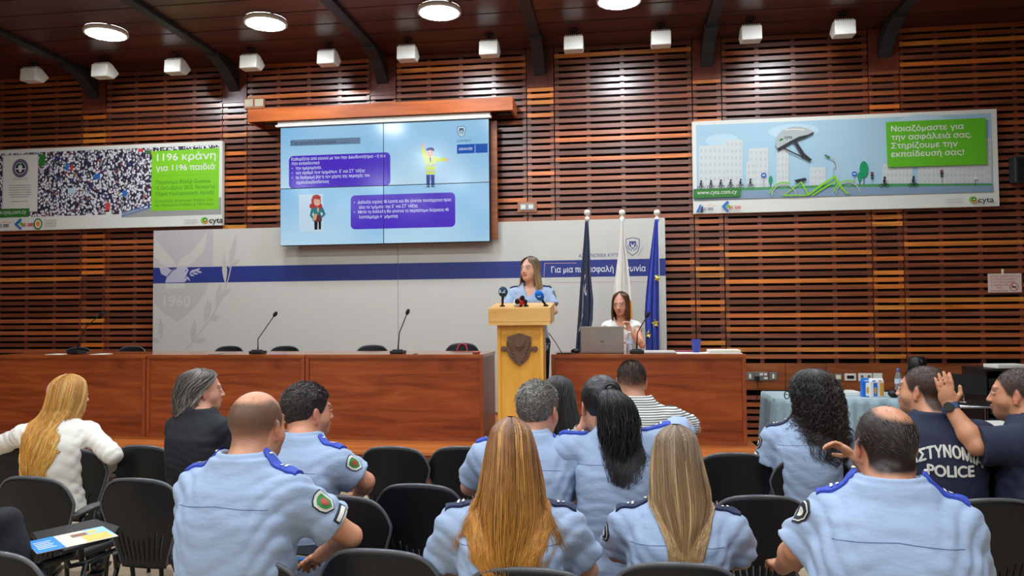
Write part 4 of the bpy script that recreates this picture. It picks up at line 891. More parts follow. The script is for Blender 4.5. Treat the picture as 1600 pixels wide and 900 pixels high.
# ------------------------------------------------------------------ audience chair (one kind, copied)
M_shell = mat('chair_shell', (20, 21, 24), .42, spec=.4); M_pad = mat('chair_seat_pad', (30, 31, 33), .55); M_rail = mat('chair_frame', (36, 37, 40), .35, .5); M_arm = mat('chair_armrest', (50, 52, 54), .35)
def make_chair():
    t = empty('lecture_chair', (0, 0, 0)); t['category'] = 'chair'
    NU, NV = 45, 26; Z0, Z1 = .41, .815
    def fn(i, j):
        s = -1+2*i/(NU-1); v = j/(NV-1)
        w_ = np.interp(v, [0, .15, .35, .6, .8, .92, 1], [.108, .125, .150, .180, .197, .201, .197])
        rise = (Z1-Z0)*v
        drop = (.075*abs(s)**6+.030*s*s)*v**2
        return Vector((s*w_, .03*s*s*(.4+v)*.9-.075*v+.02*v*v-.02, Z0+rise-drop))
    V = [fn(i, j) for j in range(NV) for i in range(NU)]; Fc = []
    for j in range(NV-1):
        for i in range(NU-1):
            slot = 2 <= j <= int(7+4*abs(-1+2*(i+.5)/(NU-1))) and (i % 4 == 1) and 3 < i < NU-4
            if not slot: Fc.append((j*NU+i, j*NU+i+1, (j+1)*NU+i+1, (j+1)*NU+i))
    o = raw_mesh('backrest', V, Fc, M_shell, t, None, True)
    md = o.modifiers.new('solid', 'SOLIDIFY'); md.thickness = .011; md.offset = 0
    e = [fn(i, NV-1) for i in range(NU)]; lft = [fn(0, j) for j in range(NV)]; rgt = [fn(NU-1, NV-1-j) for j in range(NV)]
    b = MB(); b.tube(lft[1:-1]+[fn(1, NV-1)]+e[2:-2]+[fn(NU-2, NV-1)]+rgt[1:-1], .0075, 6); rm = b.build('rim', mat('chair_rim_highlight', (84, 86, 90), .28), o)  # edge bead; its colour is lightened to paint in the rim highlight
    b = MB()
    def sf(u, v):
        x = -.198+.396*u; y = 0+.42*v; k = max(abs(x)/.198, abs(y-.21)/.21); r = 1-.10*(max(0, abs(2*u-1)*abs(2*v-1)))
        return (x*r, (y-.21)*r+.215, .445+.012*math.sin(PI*v)*0-.015*(2*v-1)**2*(v > .5)+.014*(2*u-1)**2)
    b.grid(sf, 14, 14); so = b.build('seat', M_pad, t); md = so.modifiers.new('solid', 'SOLIDIFY'); md.thickness = .034; md.offset = -1
    md = so.modifiers.new('bevel', 'BEVEL'); md.width = .010; md.segments = 2; md.limit_method = 'ANGLE'
    for q in (-1, 1):
        b = MB(); b.tube([(q*.185, .36, .405), (q*.192, .385, .2), (q*.195, .395, .0)], .011, 8); b.build('leg', M_rail, t)
        b = MB(); b.tube([(q*.185, .06, .405), (q*.192, -.01, .2), (q*.195, -.04, .0)], .011, 8); b.build('leg', M_rail, t)
        b = MB(); b.tube([(q*.14, -.022, .47), (q*.15, .0, .402), (q*.185, .06, .402), (q*.185, .36, .402)], .012, 8); b.build('side_rail', M_rail, t)
    b = MB(); b.tube([(-.185, .2, .40), (.185, .2, .40)], .011, 8); b.build('cross_rail', M_rail, t)
    return t
CH = make_chair(); USED = [False]
def make_armrest(parent, q):
    b = MB(); b.tube([(q*.19, .03, .42), (q*.20, .0, .55), (q*.203, .02, .635)], [.012, .012, .012], 8); so = b.build('arm_support', M_rail, parent)
    b = MB(); b.grid(lambda u, v: (q*(.203+(.026*(1-.5*(2*v-1)**2))*(2*u-1)), -.04+.30*v, .648+.015*math.sin(v*PI)-.05*max(0, v-.7)), 7, 12); ao = b.build('armrest', M_arm, parent); md = ao.modifiers.new('solid', 'SOLIDIFY'); md.thickness = .018
CHAIRS = []
def chair(px, py, label, zt=.815, rz=0.0, group='black lecture chairs in the audience', z0=0.0, arms=()):
    p = atZ(px, py, z0+zt)
    c = copy_tree(CH) if USED[0] else CH
    USED[0] = True
    # the top edge sits 0.075 m behind the seat's rear line
    c.location = (p.x-.075*math.sin(rz)*1.0, p.y+.075*math.cos(rz), z0); c.rotation_euler.z = rz
    tag(c, label, 'chair', group)
    for q in arms: make_armrest(c, q)
    CHAIRS.append(c); return c
GA = 'black lecture chairs in the audience'
# third row (nearest the stage)
chair(20, 699, 'black chair at the left edge, left of the blonde woman', rz=.05)
chair(106, 702, 'black chair the blonde woman in white sits on', rz=.05)
chair(220, 697, 'empty black chair between the blonde woman and the woman in black', rz=-.08, arms=(-1, 1))
chair(322, 700, 'black chair the grey-haired woman in black sits on', rz=-.05)
chair(612, 699, 'empty black chair in the front row right of the dark-haired officer', rz=-.03)
chair(722, 699, 'empty black chair in the front row just left of the grey-haired officer')
chair(1148, 709, 'empty black chair between the striped-shirt man and the curly-haired officer', rz=.05)
chair(1272, 716, 'black chair the curly-haired officer sits on', rz=.05)
chair(1000, 706, 'black chair of the man in the striped shirt, hidden behind the ponytail officer')
chair(878, 703, 'black chair of the woman with long black hair')
# second row
chair(45, 746, 'empty black chair at the left edge behind the blonde woman', rz=-.05, arms=(1,))
chair(212, 749, 'empty black chair directly left of the balding officer', rz=-.05, arms=(1,))
chair(530, 776, 'black chair the dark-haired officer sits on', rz=-.08)
chair(652, 758, 'empty black chair in front of the golden-haired officer, to her left', rz=-.03, arms=(-1,))
chair(808, 777, 'black chair of the grey-haired male officer')
chair(975, 774, 'black chair the ponytail officer sits on', rz=.05)
chair(1190, 776, 'empty black chair between the two officers at the right', rz=.05)
chair(1420, 742, 'black chair of the man in the navy printed shirt', rz=.15)
chair(1590, 735, 'black chair of the man with the raised hand', rz=.5)
chair(1556, 781, 'empty black chair at the right edge behind the man with the raised hand', rz=.08)
# first row (nearest the camera)
chair(372, 873, 'black chair the balding officer at the left sits on', rz=-.1)
chair(588, 861, 'empty black chair whose top shows below the dark-haired officer', rz=-.05)
chair(822, 890, 'black chair the golden-haired officer sits on')
chair(1058, 882, 'black chair the officer with light brown hair sits on', rz=.03)
chair(1385, 960, 'black chair of the balding officer at the right')
TABC = chair(-25, 862, 'black chair in the lower left corner with a writing tablet', rz=-.1)
# chairs behind the desks on the stage
p = [(124, 543.5), (208, 542), (360, 541.5), (447, 541.5), (583, 540), (723, 537)]
lab = ['rounded chair top behind the leftmost desk, next to its microphone', 'rounded chair top at the left edge of the backdrop', 'rounded chair top left of the bent gooseneck microphone', 'rounded chair top right of the bent gooseneck microphone',
       'rounded chair top left of the microphone near the lectern', 'rounded chair top near the lectern with a red strap on it']
for q, l in zip(p, lab):
    c = chair(q[0], q[1], l, rz=PI, group='chairs behind the desks on the stage', z0=SZ, zt=.82)
    w_ = atY(q[0], q[1], 8.40); c.location = (w_.x, 8.40-.075, SZ); c.scale.z = (w_.z-SZ)/.812
c = CHAIRS[-1]
b = MB(); b.tube([(-.06, -.03, .70), (-.055, -.050, .76), (-.035, -.058, .80), (0, -.060, .812), (.035, -.058, .80), (.055, -.050, .76), (.06, -.03, .70)], .009, 8)
o = b.build('strap', mat('red_strap', (176, 40, 60), .6)); o.location = c.location; o.scale.z = c.scale.z; o.rotation_euler.z = PI; tag(o, 'red strap loop hung over the chair top near the lectern', 'strap')
# ------------------------------------------------------------------ skirted table and equipment at the right
TY = 7.35; TZ = .75
x0, x1 = atZ(1186, 611, TZ).x+.02, atY(1462, 612, TY).x
M_cloth = mat('table_skirt_cloth', (150, 174, 184), .8, noise=.10, nscale=30, bump=.25, bscale=120)
tb = empty('skirted_table', ((x0+x1)/2, TY, 0), 0, 'long table covered by a pale grey-blue pleated skirt, at the right wall', 'table'); h = (x1-x0)/2
b = MB(); b.box2((-h, 0, TZ-.03), (h, .62, TZ)); b.build('top_cloth', mat('table_top_cloth', (166, 186, 192), .8, noise=.06, nscale=40), tb, bevel=.012)
for q, y in ((-1, .05), (-1, .57), (1, .05), (1, .57)):
    b = MB(); b.tube([(q*(h-.06), y, 0), (q*(h-.06), y, TZ-.035)], .016, 8); b.build('leg', M_dark, tb)
b = MB(); rr = random.Random(4)
per = [(-h, .62), (-h, .02), (-h+.02, 0), (h-.02, 0), (h, .02), (h, .62)]
L_ = [0]
for a_, c_ in zip(per[:-1], per[1:]): L_.append(L_[-1]+math.hypot(c_[0]-a_[0], c_[1]-a_[1]))
phs = [rr.uniform(0, 6.28) for _ in range(6)]
def skirt(u, v):
    s = u*L_[-1]; k = max(0, min(4, int(np.searchsorted(L_, s)-1))); f = (s-L_[k])/(L_[k+1]-L_[k])
    x = per[k][0]+(per[k+1][0]-per[k][0])*f; y = per[k][1]+(per[k+1][1]-per[k][1])*f
    am = .010+.030*v
    wv = am*(.6*math.sin(s*52+1.5*math.sin(s*9+phs[0])+v*.4)+.4*math.sin(s*31+phs[1]+2*math.sin(s*5)))-.035*v
    nx, ny = ((1, 0) if k == 0 else (0, 1) if k in (1, 2, 3) and abs(y) < .021 else (-1, 0))
    return (x+nx*wv-(0.002 if nx > 0 else -0.002 if nx < 0 else 0), y+ny*wv-.006*(ny), (TZ-.005)*(1-v)+.012*v)
b.grid(skirt, 340, 14); o = b.build('skirt', M_cloth, tb); md = o.modifiers.new('solid', 'SOLIDIFY'); md.thickness = .003
def onT(px, y): p = atY(px, 605, y); return (p.x, y, TZ+.001)
t = empty('paper_tray', onT(1316, TY+.3), 0, 'white paper tray on the skirted table right of the curly hair', 'tray')
b = MB(); b.prism([(-.13, -.10, 0), (.15, -.10, 0), (.12, .10, .0), (-.10, .10, 0)], (0, 0, .035)); b.build('tray_body', M_paper, t, bevel=.004); b = MB(); b.box((0, 0, .0375), (.17, .12, .004)); b.build('sheet', M_white, t)
M_cblue = mat('carton_blue', (24, 110, 206), .5); M_cprint = mat('carton_print', (214, 160, 60), .5)
for k, (px, c) in enumerate(((1351.5, 0), (1363.5, 1), (1373.5, 2))):
    l = onT(px, TY+.12-.02*(k % 2)); t = empty('carton', (l[0], l[1], l[2]), .15, ['blue and white drink carton, left of three on the skirted table', 'blue and white drink carton, middle of three on the skirted table', 'white and yellow drink carton, right of three on the skirted table'][k], 'carton', 'drink cartons on the skirted table')
    b = MB(); b.box((0, 0, .07), (.066, .05, .14)); b.prism([(-.033, -.025, .14), (-.033, .025, .14), (-.033, .0, .172)], (.066, 0, 0)); b.build('carton_body', M_cblue if k == 0 else M_letter, t, bevel=.002)
    b = MB(); b.box((.012, -.0262, .07), (.034, .002, .12)); b.box((.0, -.0262, .148), (.03, .0015, .01)); b.build('print', [M_letter, M_cprint, M_cprint][k] if k != 1 else M_cblue, t)
    b = MB(); b.ell((.012, -.0275, .06), (.013, .001, .034), None, 10, 6); b.build('picture', M_cprint, t)
bottle(onT(1404, TY+.25), .25, 'clear water bottle on the skirted table beside the short-haired man', mat('cap_blue', (60, 110, 190), .4))
l = onT(1396, TY+.06); o = MB().ell((0, 0, .036), (.05, .045, .036), None, 16, 10).build('black_pouch', M_black); o.location = l; tag(o, 'small rounded black pouch at the front of the skirted table', 'pouch')
l = onT(1434, TY+.32); t = empty('vacuum_flask', l, 0, 'black and steel pump flask behind the short-haired man\'s head', 'flask')
MB().lathe([(.07, 0), (.075, .02), (.075, .22), (.07, .24)], n=24).build('flask_body', M_chrome, t); MB().lathe([(.077, .235), (.08, .26), (.08, .33), (.06, .355), (.001, .36)], n=24).build('lid', M_black, t)
b = MB(); b.tube([(0, -.05, .32), (0, -.11, .325), (0, -.13, .30)], .014, 8); b.build('spout', M_black, t); b = MB(); b.tube([(-.08, 0, .27), (-.10, .0, .20), (-.095, 0, .10), (-.076, 0, .06)], .010, 8); b.build('handle', M_black, t)
# dark side table with chrome frame, tilted panel on a stand
p = atY(1522, 634, 6.9); SZT = p.z
t = empty('side_table', (p.x, 7.15, 0), 0, 'low black side table with chrome edge, behind the raised hand', 'table')
b = MB(); b.box((0, 0, SZT-.012), (.62, .5, .022)); b.build('table_top', M_black, t, bevel=.004); b = MB(); b.tube([(-.31, -.255, SZT-.008), (.28, -.255, SZT-.008), (.315, -.255, SZT-.04), (.32, -.255, .0)], .013, 10); b.build('frame_rail', M_chrome, t)
for q, y in ((-1, -.2), (-1, .2), (1, .2)):
    b = MB(); b.tube([(q*.29, y, 0), (q*.29, y, SZT-.024)], .013, 8); b.build('leg', M_chrome, t)
p = atY(1502, 600, 7.15); t = empty('tilted_panel', (p.x, 7.15, SZT), 0, 'dark flat panel on a thin chrome stand, behind the raised hand', 'panel'); hh = p.z-SZT
b = MB(); b.box((0, 0, hh+.0), (.40, .025, .17), Matrix.Rotation(R(5), 3, 'Y') @ Matrix.Rotation(R(-8), 3, 'X')); b.build('panel_face', mat('dark_panel', (40, 40, 42), .3), t, bevel=.004)
b = MB(); b.tube([(.03, .02, .006), (.02, .02, hh-.04)], .010, 8); b.lathe([(.07, 0.0005), (.07, .008), (.012, .012)], (.03, .02, 0), 18); b.build('stand', M_chrome, t)
# equipment rack
p = atY(1572, 600, 7.6); t = empty('equipment_rack', (p.x+.10, 7.6, 0), 0, 'black audio equipment rack with small lit displays at the right edge', 'rack'); zt_ = atY(1560, 577, 7.6).z
b = MB(); b.box2((-.27, 0.02, 0), (-.25, .5, zt_)).box2((.25, 0.02, 0), (.27, .5, zt_)).box2((-.249, .02, zt_-.02), (.249, .5, zt_)).box2((-.249, .02, 0), (.249, .5, .04)).box2((-.249, .48, .041), (.249, .5, zt_-.021)); b.build('cabinet', M_black, t)
M_lcd = mat('display_blue', (60, 70, 230), .3, emit=(70, 80, 250), estr=1.2); M_led = mat('led_green', (110, 220, 40), .3, emit=(120, 230, 40), estr=1.2)
for k, z in enumerate((zt_-.13, zt_-.24, .62, .50, .38, .2)):
    b = MB(); b.box((0, .12, z), (.47, .2, .085)); u = b.build('rack_unit', M_dark if k % 2 else M_black, t, bevel=.004)
    b = MB()
    for j in range(4): b.tube([(-.18+.045*j, .022, z-.01), (-.18+.045*j, .006, z-.01)], .010, 10)
    b.build('knob', M_chrome, u)
    if k == 0: b = MB(); b.box((.0, .019, z+.005), (.11, .004, .035)); b.build('display', M_lcd, u)
    if 2 <= k <= 4:
        b = MB()
        for j in range(3): b.box((.03+.06*j, .018, z+.015), (.022, .004, .010))
        b.build('indicator', M_led, u)
o = MB().box((0, 0, .02), (.30, .2, .035)).build('white_device', M_white, bevel=.006); o.location = (t.location.x-.03, 7.75, zt_+.001); o.rotation_euler.z = .2; tag(o, 'flat white device lying on top of the black rack', 'device')
# cool box
p = atY(1540, 668, 6.3); t = empty('cool_box', (p.x, 6.3, 0), 0.1, 'white-lidded blue cool box behind the raised arm', 'cool box'); hz = atY(1540, 661, 6.3).z
b = MB(); b.prism([(-.19, -.13, 0), (.19, -.13, 0), (.19, .13, 0), (-.19, .13, 0)], (0, 0, hz-.06)); b.build('box_body', mat('coolbox_blue', (30, 98, 190), .4), t, bevel=.02); b = MB(); b.box((0, 0, hz-.028), (.41, .29, .06)); b.build('lid', M_white, t, bevel=.02)
b = MB(); b.tube([(-.2, -.15, hz-.07), (-.2, -.17, hz-.16), (.2, -.17, hz-.16), (.2, -.15, hz-.07)], .010, 8); b.build('handle', M_white, t)
# ------------------------------------------------------------------ people: bodies and clothes are signed-distance shapes meshed as one surface each
def smin(a, b, k):
    if k <= 0: return np.minimum(a, b)
    h = np.clip(0.5+0.5*(b-a)/k, 0, 1); return b*(1-h)+a*h-k*h*(1-h)
def smax(a, b, k): return -smin(-a, -b, k)
class Field:
    """Distance field on a rectilinear grid (finer where asked)."""
    def __init__(s, xs, ys, zs):
        s.ax = [np.asarray(xs, float), np.asarray(ys, float), np.asarray(zs, float)]
        s.F = np.full((len(xs), len(ys), len(zs)), 1.0)
    def sub(s, lo, hi):
        sl = tuple(slice(max(0, np.searchsorted(a, l)-1), np.searchsorted(a, h)+1) for a, l, h in zip(s.ax, lo, hi))
        X, Y, Z = np.meshgrid(*(a[q] for a, q in zip(s.ax, sl)), indexing='ij', sparse=True)
        return sl, X, Y, Z
    def put(s, lo, hi, fn, k=0.0, mode='add'):
        sl, X, Y, Z = s.sub(lo, hi)
        if 0 in s.F[sl].shape: return s
        v = fn(X, Y, Z)
        if mode == 'add': s.F[sl] = smin(s.F[sl], v, k)
        elif mode == 'cut': s.F[sl] = smax(s.F[sl], -v, k)
        return s
    def ell(s, c, r, Rm=None, k=0.0, mode='add', pad=0.05):
        R_ = max(r)+pad+k; c = np.array(c, float)
        def fn(X, Y, Z):
            x, y, z = X-c[0], Y-c[1], Z-c[2]
            if Rm is not None:
                M = np.array(Rm); x, y, z = M[0, 0]*x+M[1, 0]*y+M[2, 0]*z, M[0, 1]*x+M[1, 1]*y+M[2, 1]*z, M[0, 2]*x+M[1, 2]*y+M[2, 2]*z
            k0 = np.sqrt((x/r[0])**2+(y/r[1])**2+(z/r[2])**2); k1 = np.sqrt((x/r[0]**2)**2+(y/r[1]**2)**2+(z/r[2]**2)**2)
            return k0*(k0-1)/np.maximum(k1, 1e-6)
        return s.put(c-R_, c+R_, fn, k, mode)
    def cone(s, a, b, r1, r2, k=0.0, mode='add', pad=0.04):
        a, b = np.array(a, float), np.array(b, float); R_ = max(r1, r2)+pad+k; d = b-a; L2 = max(1e-9, d@d)
        def fn(X, Y, Z):
            t = np.clip(((X-a[0])*d[0]+(Y-a[1])*d[1]+(Z-a[2])*d[2])/L2, 0, 1)
            return np.sqrt((X-a[0]-t*d[0])**2+(Y-a[1]-t*d[1])**2+(Z-a[2]-t*d[2])**2)-(r1+(r2-r1)*t)
        return s.put(np.minimum(a, b)-R_, np.maximum(a, b)+R_, fn, k, mode)
    def mesh(s):
        F = s.F; xs, ys, zs = s.ax; S = F < 0
        c = [S[i:S.shape[0]-1+i or None, j:S.shape[1]-1+j or None, k:S.shape[2]-1+k or None] for i in (0, 1) for j in (0, 1) for k in (0, 1)]
        tot = sum(q.astype(np.int8) for q in c); act = (tot > 0) & (tot < 8)
        I = np.argwhere(act); n = len(I); idx = -np.ones(act.shape, dtype=np.int64); idx[tuple(I.T)] = np.arange(n)
        acc = np.zeros((n, 3)); cnt = np.zeros(n)
        A = [xs, ys, zs]
        for ax in range(3):
            o1, o2 = [q for q in range(3) if q != ax]
            for d1 in (0, 1):
                for d2 in (0, 1):
                    p = I.copy(); p[:, o1] += d1; p[:, o2] += d2; q = p.copy(); q[:, ax] += 1
                    f0 = F[tuple(p.T)]; f1 = F[tuple(q.T)]; m = (f0 < 0) != (f1 < 0)
                    t = np.where(m, f0/np.where(m, f0-f1, 1), 0)
                    for a_ in range(3):
                        v = A[a_][p[:, a_]]
                        if a_ == ax: v = v+t*(A[a_][q[:, a_]]-v)
                        acc[:, a_] += np.where(m, v, 0)
                    cnt += m
        V = acc/np.maximum(cnt, 1)[:, None]; faces = []
        for ax in range(3):
            o1, o2 = [(1, 2), (2, 0), (0, 1)][ax]
            sa = [slice(None)]*3; sb = [slice(None)]*3; sa[ax] = slice(0, -1); sb[ax] = slice(1, None)
            a_, b_ = S[tuple(sa)], S[tuple(sb)]
            E = np.argwhere(a_ != b_)
            E = E[(E[:, o1] > 0) & (E[:, o2] > 0) & (E[:, o1] < S.shape[o1]-1) & (E[:, o2] < S.shape[o2]-1)]
            q = []
            for d1, d2 in ((0, 0), (-1, 0), (-1, -1), (0, -1)):
                p = E.copy(); p[:, o1] += d1; p[:, o2] += d2; q.append(idx[tuple(p.T)])
            Q = np.stack(q, 1); fl = a_[tuple(E.T)]
            Q[~fl] = Q[~fl][:, ::-1]; faces.append(Q)
        Fc = np.concatenate(faces) if faces else np.zeros((0, 4), int)
        return V, Fc[(Fc >= 0).all(1)]
def axis(lo, hi, h, fine=()):
    out = [lo]
    while out[-1] < hi:
        x = out[-1]; st = h
        for (a, b, f) in fine:
            if a-.001 <= x <= b: st = min(st, f)
            elif x < a < x+h: st = min(st, max(a-x, f))
        out.append(x+st)
    return np.array(out)
def np_mesh(name, V, Fc, mats, parent, cols=None, fmat=None, smooth=True):
    me = bpy.data.meshes.new(name); nV = len(V); nF = len(Fc)
    me.vertices.add(nV); me.vertices.foreach_set('co', np.asarray(V, np.float32).ravel())
    w_ = Fc.shape[1]; me.loops.add(nF*w_); me.loops.foreach_set('vertex_index', np.asarray(Fc, np.int32).ravel())
    me.polygons.add(nF); me.polygons.foreach_set('loop_start', np.arange(nF, dtype=np.int32)*w_)
    for m_ in (mats if isinstance(mats, (list, tuple)) else [mats]): me.materials.append(m_)
    if fmat is not None: me.polygons.foreach_set('material_index', np.asarray(fmat, np.int32))
    me.polygons.foreach_set('use_smooth', np.full(nF, smooth)); me.update(calc_edges=True); me.validate()
    if cols is not None:
        a = me.color_attributes.new('Col', 'FLOAT_COLOR', 'POINT'); c = np.ones((nV, 4), np.float32); c[:, :3] = cols; a.data.foreach_set('color', c.ravel())
    o = bpy.data.objects.new(name, me); COL.objects.link(o); o.parent = parent; return o
def rotm(yaw=0, pitch=0, roll=0):     # head turn (left +), nod (up +), tilt
    return np.array(Matrix.Rotation(yaw, 3, 'Z') @ Matrix.Rotation(pitch, 3, 'X') @ Matrix.Rotation(roll, 3, 'Y'))
M_skin = mat('skin', None, .44, attr='Col', spec=.4); M_hair = mat('hair', None, .42, attr='Col', spec=.5)
M_cloth_shirt = mat('uniform_shirt_blue', (150, 169, 197), .8, noise=.03, nscale=9, bump=.55, bscale=11, sheen=.1, bstretch=(1, 1, 2.2))
M_trous = mat('navy_trousers', (26, 30, 46), .8); M_shoe = mat('black_shoe', (22, 22, 24), .4)
M_epau = mat('epaulette_blue', (46, 70, 170), .7); M_epnav = mat('epaulette_navy', (30, 38, 72), .7); M_badgew = mat('badge_white', (214, 212, 200), .6); M_badgek = mat('badge_black', (28, 30, 40), .6); M_badgeg = mat('badge_green', (56, 130, 62), .6); M_badger = mat('badge_red', (170, 70, 56), .6)
M_seam = mat('shirt_seam', (96, 112, 150), .8)
def noise3(P, f, seed=0):
    s_ = np.zeros(len(P)); r = np.random.default_rng(seed)
    for k in range(5):
        d = r.normal(size=3); d /= np.linalg.norm(d); s_ += np.sin(P@d*f*(1+.35*k)+r.uniform(0, 6.28)+1.3*np.sin(P@r.normal(size=3)*f*.4))/(1+.4*k)
    return s_/2.5
TORSO = {   # u: 0 hip .. 1 shoulder line; half-width, half-depth
 'man':   ([-.2, 0, .25, .5, .75, .9, 1.0, 1.08, 1.2], [.16, .180, .165, .170, .178, .150, .105, .075, .06], [.12, .135, .120, .122, .122, .105, .080, .066, .06]),
 'heavy': ([-.2, 0, .25, .5, .75, .9, 1.0, 1.08, 1.2], [.17, .200, .200, .198, .192, .160, .110, .082, .066], [.13, .155, .155, .148, .135, .115, .085, .070, .064]),
 'woman': ([-.2, 0, .25, .5, .75, .9, 1.0, 1.08, 1.2], [.16, .170, .140, .143, .148, .128, .090, .060, .052], [.12, .130, .105, .115, .115, .090, .068, .056, .052])}
PEOPLE = []
def head_pts(hs=1.0): pass
class Person:
    def __init__(s, hx, hy, D, label, build='man', yaw=0, hyaw=None, hpitch=0, hroll=0, lean=0.03, hs=1.0, skin=(205, 150, 118), sw=None, z0=0.0, stand=False, arms=None,
                 fine=.0045, group=None, zsh=.15, slouch=.03, name='person', hoff=(0, 0), sdrop=.075, sraise=None):
        H = atD(hx, hy, D); c_, s_ = math.cos(R(yaw)), math.sin(R(yaw))
        s.root = empty(name, (H.x-hoff[0]*c_+hoff[1]*s_, H.y-hoff[0]*s_-hoff[1]*c_, z0), R(yaw), label, 'person', group); PEOPLE.append(s)
        s.Hz = H.z-z0; s.hs = hs; s.build = build; s.skin = lin(skin); s.stand = stand; s.fine = fine; s.lean = lean
        s.hc = np.array([hoff[0], hoff[1], s.Hz]); s.hyaw = R((yaw if hyaw is None else hyaw)-yaw); s.Rh = rotm(s.hyaw, R(hpitch), R(hroll))
        s.zs = s.Hz-zsh*hs; s.zh = .52 if not stand else .90
        s.sw = sw or {'man': .172, 'heavy': .185, 'woman': .145}[build]; s.bulk = {'man': 1.0, 'heavy': 1.12, 'woman': .82}[build]
        s.ys = -.045-lean*.3; s.yh = -.03-lean; s.slouch = slouch
        S = {q: np.array([q*s.sw, s.ys, s.zs-sdrop]) for q in (-1, 1)}
        for q, dz in (sraise or {}).items(): S[q] = S[q]+np.array(dz)
        s.S = S; s.arm = {}
        inv = Matrix.Rotation(-R(yaw), 3, 'Z'); ro = Vector(s.root.location)
        def pt(a):
            if isinstance(a, str): pass
            return np.array(inv @ (atD(*a[1:])-ro)) if a[0] == 'px' else np.array(a, float)
        for q in (-1, 1):
            a = (arms or {}).get(q)
            if a is None: a = ((q*(s.sw+.06), s.ys+.06, s.zs-.27), (q*.10, s.ys+.27, s.zs-.34))
            s.arm[q] = (pt(a[0]), pt(a[1])) + ((a[2],) if len(a) > 2 else (None,))
    def spine(s, Z):
        u = (Z-s.zh)/(s.zs-s.zh); uc = np.clip(u, -.3, 1.25)
        return u, s.yh+(s.ys-s.yh)*uc-s.slouch*np.sin(np.clip(u, 0, 1)*PI)
    def torso_fn(s, infl, zlo, zhi, extra=None):
        us, ws, ds = TORSO[s.build]
        def fn(X, Y, Z):
            u, yc = s.spine(Z)
            w_ = np.interp(u, us, ws)+infl; d_ = np.interp(u, us, ds)+infl
            if extra is not None: w_ = w_+extra(u); d_ = d_+extra(u)*.6
            y = Y-yc
            q = ((np.abs(X)/w_)**2.4+(np.abs(y)/d_)**2.4)**(1/2.4)
            f = (q-1)*np.minimum(w_, d_)*.9
            return np.maximum(np.maximum(f, Z-zhi), zlo-Z)
        return fn
    # ---------------------------------------------------------------- body
    def body(s, hands='simple', beard=0.0, lips=(176, 98, 92), brow=(60, 44, 36), stubble_scalp=None, eyes=True, fat_neck=1.0, fine_hand=False):
        hs, hc, Rh = s.hs, s.hc, s.Rh
        T = lambda p: hc+Rh@(np.array(p)*hs)
        fz = [(s.Hz-.17*hs, s.Hz+.14*hs, s.fine)]; fx = [(hc[0]-.115*hs, hc[0]+.115*hs, s.fine)]; fy = [(hc[1]-.13*hs, hc[1]+.14*hs, s.fine)]
        pts = [hc]+[s.S[q] for q in s.S]
        for q in (-1, 1):
            pts += [s.arm[q][0], s.arm[q][1], s.arm[q][1]+np.array([.0, .12, 0]), s.arm[q][1]-np.array([.12, .0, .08]), s.arm[q][1]+np.array([.12, .0, .12])]
            if fine_hand and s.arm[q][2]:
                w_ = s.arm[q][1]; fx.append((w_[0]-.10, w_[0]+.10, .0055)); fy.append((w_[1]-.10, w_[1]+.14, .0055)); fz.append((w_[2]-.10, w_[2]+.18, .0055))
        P = np.array(pts); lo = P.min(0)-.09; hi = P.max(0)+.09
        lo[0] = min(lo[0], -.22); hi[0] = max(hi[0], .22); lo[1] = min(lo[1], -.25); hi[1] = max(hi[1], .16); lo[2] = min(lo[2], s.zh-.08); hi[2] = s.Hz+.15
        f = Field(axis(lo[0], hi[0], .011, fx), axis(lo[1], hi[1], .011, fy), axis(lo[2], hi[2], .011, fz))
        e = lambda c, r, k=.02, mode='add', Rm=None: f.ell(T(c), [q*hs for q in r], Rh if Rm is None else Rh@Rm, k*hs, mode)
        # skull and face
        e((0, -.018, .034), (.074, .096, .084), .0); e((0, .028, -.022), (.060, .066, .085), .03); e((0, .052, -.082), (.034, .036, .030), .03)
        e((0, -.01, -.05), (.058, .07, .055), .03); e((-.042, .035, -.03), (.024, .03, .03), .02); e((.042, .035, -.03), (.024, .03, .03), .02)
        f.cone(T((-.034, .080, .026)), T((.034, .080, .026)), .008*hs, .008*hs, .016*hs)
        for q in (-1, 1): e((q*.032, .103, .008), (.015, .012, .009), .014, 'cut')
        f.cone(T((0, .086, .012)), T((0, .105, -.026)), .0075*hs, .0105*hs, .010*hs)
        for q in (-1, 1): e((q*.011, .097, -.029), (.008, .010, .007), .006); e((q*.031, .079, .008), (.0135, .0125, .0125), .002)
        e((0, .092, -.052), (.022, .010, .0055), .006); e((0, .090, -.062), (.019, .010, .006), .006); e((0, .098, -.0565), (.02, .008, .0016), .003, 'cut')
        for q in (-1, 1):
            Rm = rotm(q*.35, .15, 0)
            e((q*.077, -.006, -.002), (.008, .018, .029), .006, 'add', Rm); e((q*.084, .0, .0), (.005, .009, .016), .004, 'cut', Rm); e((q*.076, -.002, -.031), (.007, .009, .010), .006)
        # neck
        r_ = (.058 if s.build != 'woman' else .047)*fat_neck
        f.cone(T((0, -.028, -.05)), (0, s.ys-.005, s.zs-.01), r_*hs, r_*1.12, .03)
        f.cone(T((0, .0, -.08)), (0, s.ys+.03, s.zs-.0), r_*.75*hs, r_*.8, .03)
        # trunk
        f.put((-.3, -.4, s.zh-.1), (.3, .3, s.zs+.12), s.torso_fn(-.010, s.zh-.06, s.zs-.01), .015)
        b_ = s.bulk
